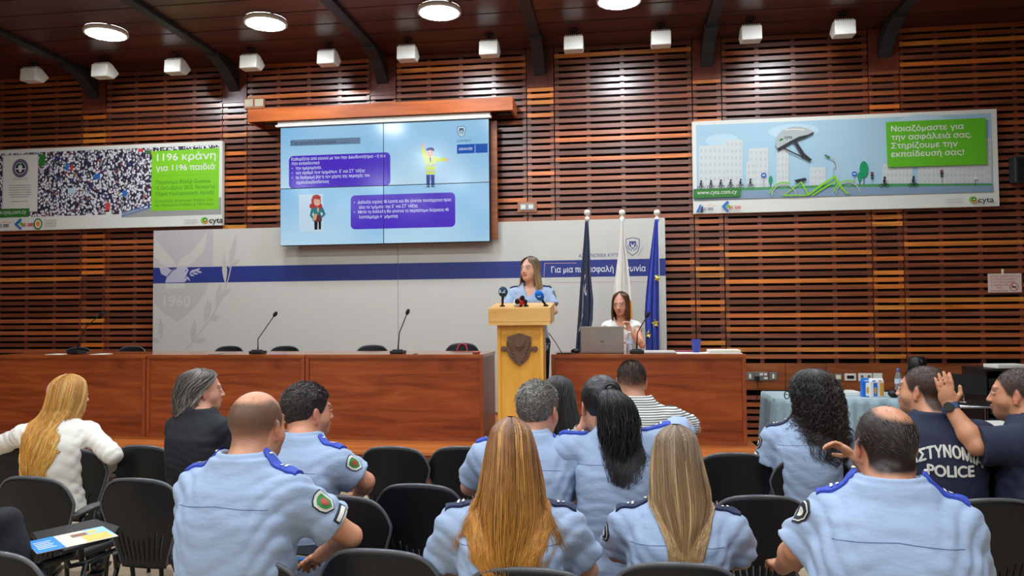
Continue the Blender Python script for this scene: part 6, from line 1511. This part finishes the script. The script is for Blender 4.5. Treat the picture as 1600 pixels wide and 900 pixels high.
# --- seated woman with the laptop
p = Person(970, 474.5, 7.78, 'brown-haired woman in a white top seated behind the laptop, looking down', 'woman', yaw=176, hyaw=165, hpitch=-14, z0=SZ, hs=1.02, skin=(208, 150, 122), zsh=.16, lean=.06,
           arms={-1: ((-.215, .17, .86), (-.10, .24, 1.00), {'curl': 1.0, 'dir': (.25, .1, 1), 'palm': (.6, .8, 0)}), 1: ((.215, .17, .86), (.03, .27, .86), {'curl': .9, 'dir': (-.5, .3, .5)})}, fine=.004)
p.body(fine_hand=True, lips=(170, 84, 80)); p.shirt(M_whitetop, .16, False, seed=5, folds=.6, vneck=.05); p.legs()
p.long_hair([(.126, .006, .006, 0, -.01, 180), (.116, .045, .05, 0, -.012, 180), (.085, .074, .09, 0, -.008, 152), (.03, .084, .103, 0, -.004, 128), (-.03, .086, .10, 0, .0, 126), (-.09, .088, .09, 0, .0, 128), (-.15, .086, .08, 0, -.005, 128), (-.175, .08, .07, 0, -.01, 125)],
            (70, 42, 28), (126, 78, 48), n=900, rad=.0024, wave=.006, seed=22, tipjit=.1, layers=(-.06, .03))
# --- third row
p = Person(107, 620, 4.35, 'woman with long golden blonde hair and a white jacket, arms spread on chair backs', 'woman', yaw=24, hyaw=-22, hs=1.02, skin=(214, 160, 136), zsh=.115, hoff=(.035, .03), sw=.16,
           arms={-1: (('px', 5, 694, 4.3), ('px', -75, 700, 4.4)), 1: (('px', 168, 704, 4.2), ('px', 176, 735, 4.45))})
p.body(); p.shirt(M_jacket, 2.0, True, seed=7, infl=.010, folds=1.3, name='jacket'); p.legs(m_=M_greytop)
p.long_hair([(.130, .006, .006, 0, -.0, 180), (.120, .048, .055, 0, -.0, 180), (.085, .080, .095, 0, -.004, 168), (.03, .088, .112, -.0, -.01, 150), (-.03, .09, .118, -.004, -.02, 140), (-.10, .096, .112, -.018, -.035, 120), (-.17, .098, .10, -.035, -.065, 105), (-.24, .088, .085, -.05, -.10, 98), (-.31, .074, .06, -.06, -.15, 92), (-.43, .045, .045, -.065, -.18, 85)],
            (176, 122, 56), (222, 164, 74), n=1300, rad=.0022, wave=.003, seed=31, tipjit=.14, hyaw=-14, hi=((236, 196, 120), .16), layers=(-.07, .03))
p = Person(318, 611, 4.3, 'grey-haired woman in a black top seen in profile, facing right', 'woman', yaw=-8, hyaw=-54, hs=1.0, skin=(204, 148, 124), zsh=.12, sw=.145, hoff=(-.035, .02))
p.body(brow=(110, 90, 80), beard=0); p.shirt(M_blacktop, 1.4, False, seed=9, infl=.016, name='top'); p.legs(m_=M_blacktop)
p.long_hair([(.128, .006, .006, 0, -.02, 180), (.118, .05, .055, 0, -.022, 180), (.085, .080, .096, 0, -.02, 145), (.03, .089, .108, 0, -.024, 108), (-.03, .092, .108, 0, -.03, 92), (-.08, .096, .10, 0, -.034, 90), (-.115, .09, .09, 0, -.04, 90), (-.15, .07, .07, 0, -.045, 88)],
            (80, 72, 66), (120, 112, 102), n=1000, rad=.0023, wave=.014, wf=46, seed=32, tipjit=.12, hyaw=-54, hi=((138, 130, 122), .3), layers=(-.06, .06), coil=.005, coilf=50)
p = Person(873, 623, 4.2, 'woman with long loose black hair in front of the grey-haired officer', 'woman', yaw=-5, hyaw=-12, hs=1.0, zsh=.13)
p.body(); p.shirt(M_greytop, 1.0, False, seed=10, name='top'); p.legs()
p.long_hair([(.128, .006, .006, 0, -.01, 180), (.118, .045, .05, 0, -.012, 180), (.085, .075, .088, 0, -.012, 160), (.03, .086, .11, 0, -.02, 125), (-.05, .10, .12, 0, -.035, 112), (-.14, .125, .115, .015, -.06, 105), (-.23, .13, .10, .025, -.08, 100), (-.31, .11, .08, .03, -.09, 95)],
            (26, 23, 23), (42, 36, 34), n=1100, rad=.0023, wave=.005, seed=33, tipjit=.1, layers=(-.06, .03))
p = Person(986.5, 597, 4.2, 'man with cropped dark hair in a thinly striped pale shirt, facing the desk', 'man', yaw=-4, hyaw=4, zsh=.115, hoff=(-.03, .02), sw=.18, skin=(212, 156, 126), arms={1: ((.30, .06, .90), (.22, .28, .78))})
p.body(stubble_scalp=lambda L: (p.crop_mask(fadez=(-.05, .06))(L), (44, 36, 33), .9)); p.shirt(M_stripes, .8, True, seed=11); p.legs()
p.cropped((42, 35, 32), (96, 82, 72), length=.018, n=5200, up=.5, seed=5, fade=.75, fadez=(-.05, .06))
p = Person(1267, 621, 3.95, 'woman officer with a big mass of dark curly hair and glasses', 'woman', yaw=-6, hyaw=46, zsh=.125, sw=.165, skin=(196, 140, 112), hoff=(.03, .02), arms={-1: (('px', 1192, 738, 3.95), (-.19, .26, .70))})
p.body(); officer(p, 12, epau=M_epnav); p.legs(); p.shield(-1, .22, 'dark', -.2, .9, True); p.shield(1, .22, 'dark', -.2, .9)
p.long_hair([(.150, .008, .008, 0, -.03, 180), (.138, .06, .07, 0, -.03, 180), (.10, .085, .105, 0, -.03, 150), (.05, .102, .122, 0, -.035, 112), (-.02, .108, .13, 0, -.042, 92), (-.10, .112, .13, 0, -.045, 90), (-.18, .108, .115, 0, -.05, 95), (-.25, .085, .09, 0, -.055, 100), (-.30, .05, .06, 0, -.06, 100)],
            (30, 24, 22), (52, 42, 38), n=1900, rad=.0022, wave=.003, wf=30, seed=34, tipjit=.3, coil=.010, coilf=120, layers=(-.16, .14), hyaw=24, clump=.35, hi=((90, 74, 64), .10), m=46, var=.6, fly=.012)
def glasses(p):
    b = MB(); T = lambda q: Vector(p.hc+p.Rh@(np.array(q)*p.hs))
    for q in (-1, 1):
        b.tube([T((q*.033+.024*math.cos(a), .116, .006+.02*math.sin(a))) for a in np.linspace(0, 2*PI, 17)], .0028, 6); b.tube([T((q*.057, .114, .012)), T((q*.076, .06, .012)), T((q*.08, -.005, .012))], .0024, 6)
    b.tube([T((-.010, .117, .01)), T((.010, .117, .01))], .0024, 6); b.build('glasses', M_black, p.root)
glasses(p)
p = Person(1440, 611, 3.55, 'short-haired man in a navy shirt with white lettering on its back', 'man', yaw=-8, hyaw=50, hpitch=4, skin=(208, 148, 116), zsh=.115, hoff=(-.04, .03), sw=.17,
           arms={-1: (('px', 1362, 745, 3.6), ('px', 1337, 714, 3.4), {'dir': (-.5, .1, .35), 'palm': (0, -.5, -1), 'curl': .8})})
p.body(beard=.25, fine_hand=True, stubble_scalp=lambda L: (p.crop_mask()(L), (40, 30, 28), .93)); p.shirt(M_navytee, .8, False, seed=13, infl=.015, folds=.8, name='printed_shirt'); p.legs()
p.cropped((44, 36, 34), (86, 72, 66), length=.011, n=5200, up=.45, seed=6)
def back_text(p, body, zc, cap, width, arc, xc=0.0):
    V, Fc = text_geo(body); x0, x1 = V[:, 0].min(), V[:, 0].max(); k = width/(x1-x0); out = []
    for (a, c, _k) in V:
        t = (a-(x0+x1)/2)/((x1-x0)/2); x = xc+(a-(x0+x1)/2)*k; z = zc+c*cap-arc*t*t
        x += arc*1.6*t*(c-.5)*0; h = p.cast((x, -.7, z), (0, 1, 0), .004); out.append(h if h is not None else Vector((x, -.2, z)))
    b = MB()
    for j, (dx, dz) in enumerate(((-.0022, 0), (.0022, 0), (0, .0022), (0, -.0022))): b.add([o+Vector((dx, -.00002*j, dz)) for o in out], Fc)
    return b
b = back_text(p, 'ΑΣΤΥΝΟΜΙΑ', .905, .050, .285, .045); b2 = back_text(p, 'POLICE', .823, .048, .18, -.004, .012)
b.add(b2.V, b2.F); b.build('lettering', M_badgew, p.root)
p = Person(1588, 617, 3.4, 'man in a dark navy shirt at the right edge, one hand raised', 'heavy', yaw=40, hyaw=62, skin=(198, 138, 104), zsh=.115, sw=.18, hoff=(.02, .03),
           arms={-1: (('px', 1527, 697, 3.25), ('px', 1484, 636, 3.35), {'dir': (-.18, .1, 1), 'palm': (.75, .6, .1), 'curl': .3}), 1: ((.2, .10, .80), ('px', 1540, 712, 3.4), {'dir': (-.9, .1, -.35), 'palm': (0, -.5, -1), 'curl': .5})})
p.body(beard=.3, fine_hand=True, stubble_scalp=lambda L: (p.crop_mask()(L), (36, 30, 30), .92)); p.shirt(M_navytee, .92, True, seed=14, infl=.018, folds=.8); p.legs()
p.cropped((38, 34, 34), (92, 84, 80), length=.012, n=5000, up=.45, seed=7)
W_ = Vector(p.arm[-1][1]); E_ = Vector(p.arm[-1][0]); d = (W_-E_).normalized(); q_ = d.to_track_quat('Z', 'Y').to_matrix(); M_watchblue = mat('watch_strap_blue', (52, 84, 120), .6)
b = MB(); b.lathe([(.036, -.013), (.0365, 0), (.035, .013)], W_-d*.005, 20, q_, cap=False); wt = b.build('watch', M_watchblue, p.root)
b = MB(); sd = Vector((-.9, -.45, 0)); sd = (sd-d*sd.dot(d)).normalized(); b.tube([W_-d*.005+sd*.030, W_-d*.005+sd*.044], .021, 18); b.build('watch_case', M_black, wt)
# --- second row
p = Person(483, 645, 3.3, 'dark-haired officer in light blue turned to the right, beyond the left balding officer', 'man', yaw=-14, hyaw=-40, zsh=.115, skin=(206, 142, 112), sw=.175, hoff=(-.02, .03), arms={1: (('px', 572, 752, 3.2), (.06, .28, .72)), -1: ((-.25, .05, .76), (-.02, .28, .68))})
p.body(beard=.15); officer(p, 15); p.legs(); p.shield(1, .30, 'green', .0, 1.0)
p.short_hair((44, 38, 36), (96, 84, 76), thick=.014, side_thick=.005, length=.024, n=3600, up=.42, seed=8, curl=.6, rad=.0013)
p = Person(842, 643, 3.25, 'male officer with short grey hair in a light blue shirt, seated near the lectern', 'man', yaw=-4, hyaw=-22, zsh=.11, skin=(204, 146, 120), sw=.185, hoff=(.03, .03), arms={-1: ((-.28, .04, .79), (-.14, .28, .70)), 1: ((.235, .05, .77), (.12, .3, .68))})
p.body(beard=.1); officer(p, 16); p.legs(); p.shield(1, .30, 'dark', -.2)
p.short_hair((84, 78, 72), (170, 164, 154), nape=-.045, thick=.017, side_thick=.006, length=.022, n=3800, up=.42, seed=9, curl=.6, rad=.0014, grey=lambda P: .35+6*(.03-P[:, 2])*.25+.25*(P[:, 2] > .08))
p = Person(938, 634, 3.2, 'woman officer with a wavy black ponytail, hand near her face', 'woman', yaw=2, hyaw=22, zsh=.115, sdrop=.055, sraise={1: (.02, 0, .035)}, sw=.19, hoff=(-.055, .03), skin=(210, 152, 124),
           arms={1: (('px', 1070, 668, 3.25), ('px', 1070, 690, 3.6)), -1: (('px', 886, 705, 3.3), ('px', 908, 672, 3.25), {'dir': (.35, .1, 1), 'palm': (.8, .3, 0), 'curl': .8})})
p.bulk = .95; p.body(fine_hand=True); officer(p, 17, folds=1.2); p.legs(); p.shield(1, .16, 'green', .2, .8)
p.short_hair((26, 22, 24), (44, 38, 38), thick=.012, side_thick=.010, hairline=.062, nape=-.075, length=.03, n=1800, up=.06, seed=10, flow=(0, -1, .35), curl=.1)
T0 = p.hc+p.Rh@np.array([0, -.12, .085])
p.long_hair([(.0, .010, .012, 0, .0, 180), (-.012, .036, .036, 0, -.010, 180), (-.045, .066, .056, .012, -.030, 180), (-.13, .080, .064, .022, -.045, 180), (-.20, .070, .055, .026, -.055, 180), (-.27, .056, .045, .030, -.06, 180), (-.33, .034, .03, .028, -.06, 180), (-.36, .012, .012, .024, -.06, 180)],
            (24, 20, 22), (40, 34, 36), n=900, rad=.0024, wave=.015, wf=34, seed=35, tipjit=.2, origin=T0, hyaw=10, layers=(-.25, .08), coil=.004, coilf=45, name='ponytail', clump=.6, fly=.008)
b = MB(); b.tube([Vector(T0)+Vector((.022*math.cos(a), -.012, -.006+.022*math.sin(a))) for a in np.linspace(0, 2*PI, 17)], .005, 6); b.build('hair_tie', M_black, p.root)
W_ = Vector(p.arm[-1][1]); E_ = Vector(p.arm[-1][0]); d = (W_-E_).normalized(); q_ = d.to_track_quat('Z', 'Y').to_matrix()
b = MB(); b.lathe([(.030, -.011), (.0315, 0), (.030, .011)], W_-d*.006, 20, q_, cap=False); wt = b.build('watch', M_badgew, p.root, label='white watch')
# --- first row, nearest
p = Person(404, 668, 2.5, 'balding officer in a light blue shirt at the left, right elbow stuck out', 'man', yaw=-6, hyaw=-10, zsh=.11, skin=(208, 146, 112), sw=.158, hoff=(-.012, .05), fine=.004,
           arms={1: (('px', 548, 838, 2.45), ('px', 500, 868, 2.75)), -1: ((-.215, .02, .78), (-.12, .28, .68))})
p.bulk = 1.0; BA = [((0, .05, .125), .085, .95), ((0, -.035, .130), .072, .9)]; p.body(beard=.1, stubble_scalp=lambda L: (p.crop_mask(bald=BA, fadez=(-.07, .02))(L), (74, 58, 48), .85)); officer(p, 18, h=.007, folds=1.7); p.legs(); p.shield(1, .34, 'green', -.1, 1.05, True)
p.cropped((60, 48, 40), (140, 120, 104), length=.007, n=7000, up=.4, seed=11, rad=.0010, bald=BA)
p = Person(799, 719, 2.4, 'woman officer with very long golden brown hair spread over her back', 'woman', yaw=5, hyaw=7, zsh=.12, hs=1.0, sw=.165, arms={-1: ((-.235, .03, .73), (-.14, .28, .66)), 1: ((.235, .03, .73), (.14, .28, .66))})
p.bulk = .90; p.body(); officer(p, 19, epau=M_epnav, h=.007, folds=1.7); p.legs()
# a few strands flipping outwards over the shoulders
rng = np.random.default_rng(5); Pl = []
for k in range(150):
    q = -1 if k % 2 else 1; t = np.linspace(0, 1, 16); st = rng.uniform(.0, 1); jt = rng.uniform(-.02, .03); z = jt-.05*st-.17*t-.05*t*st+.02*t**3
    x = q*(.075+.02*st*0+.025*t+(.10*rng.uniform())*t**2.2*(.3+.7*st)); y = -.06-.05*t-.03*np.sin(t*3)*rng.uniform(.5, 1)
    Pl.append(np.stack([p.hc[0]+x, p.hc[1]+y+0*x, p.hc[2]+z], 1))
Pl = p.push_out(np.array(Pl)); cc = np.array(lin((120, 74, 36)))*(1-t[None, :, None])+np.array(lin((206, 146, 66)))*t[None, :, None]; cc = cc*rng.uniform(.6, 1.3, (150, 1, 1))
flips = p.strands(Pl, np.full(150, .0015), cc, .25)
p.long_hair([(.134, .006, .006, 0, -.0, 180), (.126, .040, .045, 0, -.004, 180), (.100, .068, .078, 0, -.008, 150), (.05, .086, .105, 0, -.014, 122), (-.02, .099, .122, 0, -.026, 110), (-.08, .112, .125, 0, -.046, 104), (-.13, .116, .112, 0, -.075, 102), (-.18, .108, .098, -.004, -.10, 95), (-.24, .094, .085, -.008, -.125, 85), (-.265, .078, .07, -.008, -.14, 75), (-.295, .050, .06, -.008, -.145, 70)],
            (104, 62, 30), (204, 142, 58), n=2000, rad=.0018, wave=.005, wf=20, seed=36, tipjit=.22, clump=.6, nclump=60, hi=((214, 160, 84), .16), layers=(-.07, .03), var=.6, fly=.006, extra=flips, wk=.84)
p = Person(1057, 727, 2.55, 'woman officer with long straight light brown hair tapering down her back', 'woman', yaw=-4, hyaw=-3, zsh=.12, hs=1.0, sw=.163, arms={-1: ((-.205, .03, .72), (-.13, .28, .64)), 1: ((.205, .03, .72), (.13, .28, .64))})
p.bulk = .86; p.body(); officer(p, 20, epau=M_epnav, h=.007, folds=1.6); p.legs(); p.shield(-1, .22, 'dark', -.5, .9)
p.long_hair([(.134, .006, .006, 0, -.0, 180), (.126, .042, .045, 0, -.004, 180), (.100, .070, .078, 0, -.008, 150), (.04, .087, .105, .0, -.014, 122), (-.02, .098, .122, .004, -.026, 112), (-.08, .106, .125, .010, -.046, 108), (-.14, .092, .110, .016, -.08, 96), (-.20, .064, .092, .016, -.11, 80), (-.26, .038, .07, .014, -.135, 66), (-.34, .008, .05, .006, -.15, 50)],
            (98, 76, 56), (178, 140, 92), n=1900, rad=.0018, wave=.003, wf=16, seed=37, tipjit=.25, clump=.5, nclump=60, hi=((196, 166, 120), .14), layers=(-.06, .025), var=.5, wk=.88)
p = Person(1382, 700, 2.15, 'balding officer in a light blue shirt at the right, seen from behind, head turned left', 'heavy', yaw=-12, hyaw=9, hpitch=-2, zsh=.105, skin=(198, 138, 104), sw=.15, hoff=(-.0, .05), fine=.004, slouch=.04,
           arms={-1: (('px', 1246, 858, 2.15), ('px', 1222, 886, 2.42), {'curl': .6, 'dir': (-.2, 1, -.1)}), 1: ((.195, .04, .78), (.12, .30, .66))})
p.bulk = 1.0
BB = [((.012, -.055, .128), .064, .95), ((.01, .02, .140), .066, .6)]; p.body(beard=.3, fine_hand=True, stubble_scalp=lambda L: (p.crop_mask(nape=-.058, bald=BB)(L), (24, 21, 21), .97)); officer(p, 23, h=.007, folds=1.8, sleeve=.92); p.legs(); p.shield(-1, .22, 'dark', -.3, 1.0)
p.cropped((36, 32, 32), (96, 88, 82), length=.022, n=6500, up=.16, seed=12, rad=.0011, nape=-.058, bald=BB, flow=(0, -1, -.5), fade=.3)
# ------------------------------------------------------------------ small things among the chairs
b = MB()
cp = Vector(TABC.location)
# writing tablet of the corner chair (a part of that chair) with the folded brochure lying on it
tb = [atZ(62, 858, .66), atZ(48, 838, .66), atZ(150, 816, .66), atZ(188, 828, .66), atZ(172, 846, .66), atZ(100, 866, .66)]
Mi = Matrix.Rotation(-TABC.rotation_euler.z, 3, 'Z'); L2 = lambda w_: Mi @ (Vector(w_)-cp)
b = MB(); b.prism([L2(q) for q in tb], (0, 0, .016)); b.build('writing_tablet', M_black, TABC, bevel=.006)
b = MB(); b.tube([L2(atZ(120, 845, .655)), L2(atZ(112, 868, .60)), L2(atZ(60, 885, .58)), Vector((.19, .05, .50)), Vector((.19, .05, .42))], [.014, .018, .018, .014, .012], 10); b.build('tablet_arm', M_arm, TABC)
br = [atZ(40, 848, .6775), atZ(160, 823, .6775), atZ(185, 838, .6775), atZ(58, 866, .6775)]
M_bblue = mat('brochure_blue', (40, 132, 220), .5); M_bsky = mat('brochure_sky', (150, 196, 226), .5); M_bcream = mat('brochure_cream', (206, 200, 188), .5)
o0 = sum((Vector(q) for q in br), Vector())/4
t = empty('brochure', o0, 0, 'blue and cream printed brochure lying on the writing tablet at the lower left', 'brochure')
A_, B_, C_, D_ = [Vector(q)-o0 for q in br]
def quad(u0, u1, v0, v1, z): f = lambda u, v: (A_*(1-u)+B_*u)*(1-v)+(D_*(1-u)+C_*u)*v+Vector((0, 0, z)); return [f(u0, v0), f(u1, v0), f(u1, v1), f(u0, v1)]
b = MB(); b.prism(quad(0, 1, 0, 1, 0), (0, 0, .002)); b.build('sheet', M_bcream, t)
b = MB(); b.mi = 0; b.face(quad(0, .34, 0, 1, .0024)); b.mi = 1; b.face(quad(.72, 1, 0, .8, .0024)); b.mi = 2; b.face(quad(.62, .95, .45, .95, .0027)); b.mi = 3; b.face(quad(.52, .72, .2, .42, .0027)); b.mi = 2; b.face(quad(.74, .86, .12, .34, .0029))
b.mi = 4
for k in range(5): b.face(quad(.05, .27-.03*(k % 2), .25+.12*k, .29+.12*k, .0028))
for k in range(3): b.face(quad(.38, .5, .3+.16*k, .36+.16*k, .0028))
b.build('print', [M_bblue, M_bsky, mat('brochure_yellow', (212, 186, 96), .5), mat('brochure_brown', (140, 96, 80), .5), M_letter], t)
# dark jacket hanging on the corner chair
f = Field(axis(-.30, .32, .012), axis(-.25, .25, .012), axis(.30, .90, .012))
f.ell((0, 0, .60), (.20, .07, .22), None, 0); f.cone((-.12, 0, .76), (.12, 0, .76), .06, .055, .05); f.cone((.13, .02, .74), (.22, .03, .48), .05, .035, .04); f.cone((-.13, .02, .74), (-.2, .03, .45), .05, .04, .04)
X, Y, Z = np.meshgrid(*f.ax, indexing='ij', sparse=True); f.F = f.F+.006*np.sin(38*X+3*np.sin(12*Z))*np.sin(10*Z)
V, Fc = f.mesh(); jk = np_mesh('jacket', V, Fc, mat('dark_jacket', (22, 24, 30), .8, bump=.3, bscale=20), None); pj = atZ(22, 845, .72); jk.location = (pj.x-.17, pj.y, 0.02); tag(jk, 'black jacket hung over the chair at the lower left corner', 'jacket')
# folders on a tablet beside the balding officer
t = empty('document_folder', atZ(478, 855, .60), R(-10), 'dark folder with pale papers and a blue folder beneath, beside the balding officer\'s elbow', 'folder')
b = MB(); b.box((0, 0, .006), (.24, .31, .010)); b.build('blue_cover', M_bblue, t, bevel=.002); b = MB(); b.box((0.0, .0, .016), (.235, .30, .006)); b.build('papers', M_paper, t); b = MB(); b.box((.01, -.01, .024), (.23, .29, .008)); b.build('dark_cover', M_black, t, bevel=.002); b = MB(); b.box((-.06, .10, .0295), (.10, .09, .002), Matrix.Rotation(.5, 3, 'Z')); b.build('note', mat('note_yellow', (222, 206, 140), .6), t); b = MB(); b.box((.04, -.02, .0287), (.09, .012, .0012)); b.build('title_mark', M_letter, t)
# phone on the empty chair seat at the right edge
pp = atZ(1596, 888, .466); t = empty('mobile_phone', pp, R(60), 'mobile phone lying on the empty chair seat at the lower right corner', 'phone')
b = MB(); b.box((0, 0, .005), (.075, .155, .009)); b.build('phone_body', M_bcream, t, bevel=.003); b = MB(); b.box((0, 0, .0103), (.068, .146, .001)); b.build('screen', M_black, t)
# dark bag with a pale patch on the floor between the right-hand chairs
pb = atZ(1512, 770, .42); t = empty('bag', (pb.x, pb.y+.1, 0), .2, 'dark bag with pale reflective patches, between the chairs at the right', 'bag')
f = Field(axis(-.26, .26, .014), axis(-.18, .18, .014), axis(.0, .50, .014)); f.ell((0, 0, .22), (.20, .12, .20), None, 0); f.ell((0, 0, .10), (.21, .13, .11), None, .05); X, Y, Z = np.meshgrid(*f.ax, indexing='ij', sparse=True); f.F = np.maximum(f.F, .012-Z+0*X); V, Fc = f.mesh(); np_mesh('bag_body', V, Fc, M_epnav, t)
b = MB(); b.tube([(-.08, 0, .40), (-.06, 0, .47), (.06, 0, .47), (.08, 0, .40)], .010, 8); b.build('handle', M_black, t); b = MB(); b.box((-.05, -.118, .28), (.10, .01, .07)); b.box((.07, -.115, .28), (.07, .01, .06)); b.build('reflective_patch', mat('reflective_beige', (186, 176, 150), .4), t)
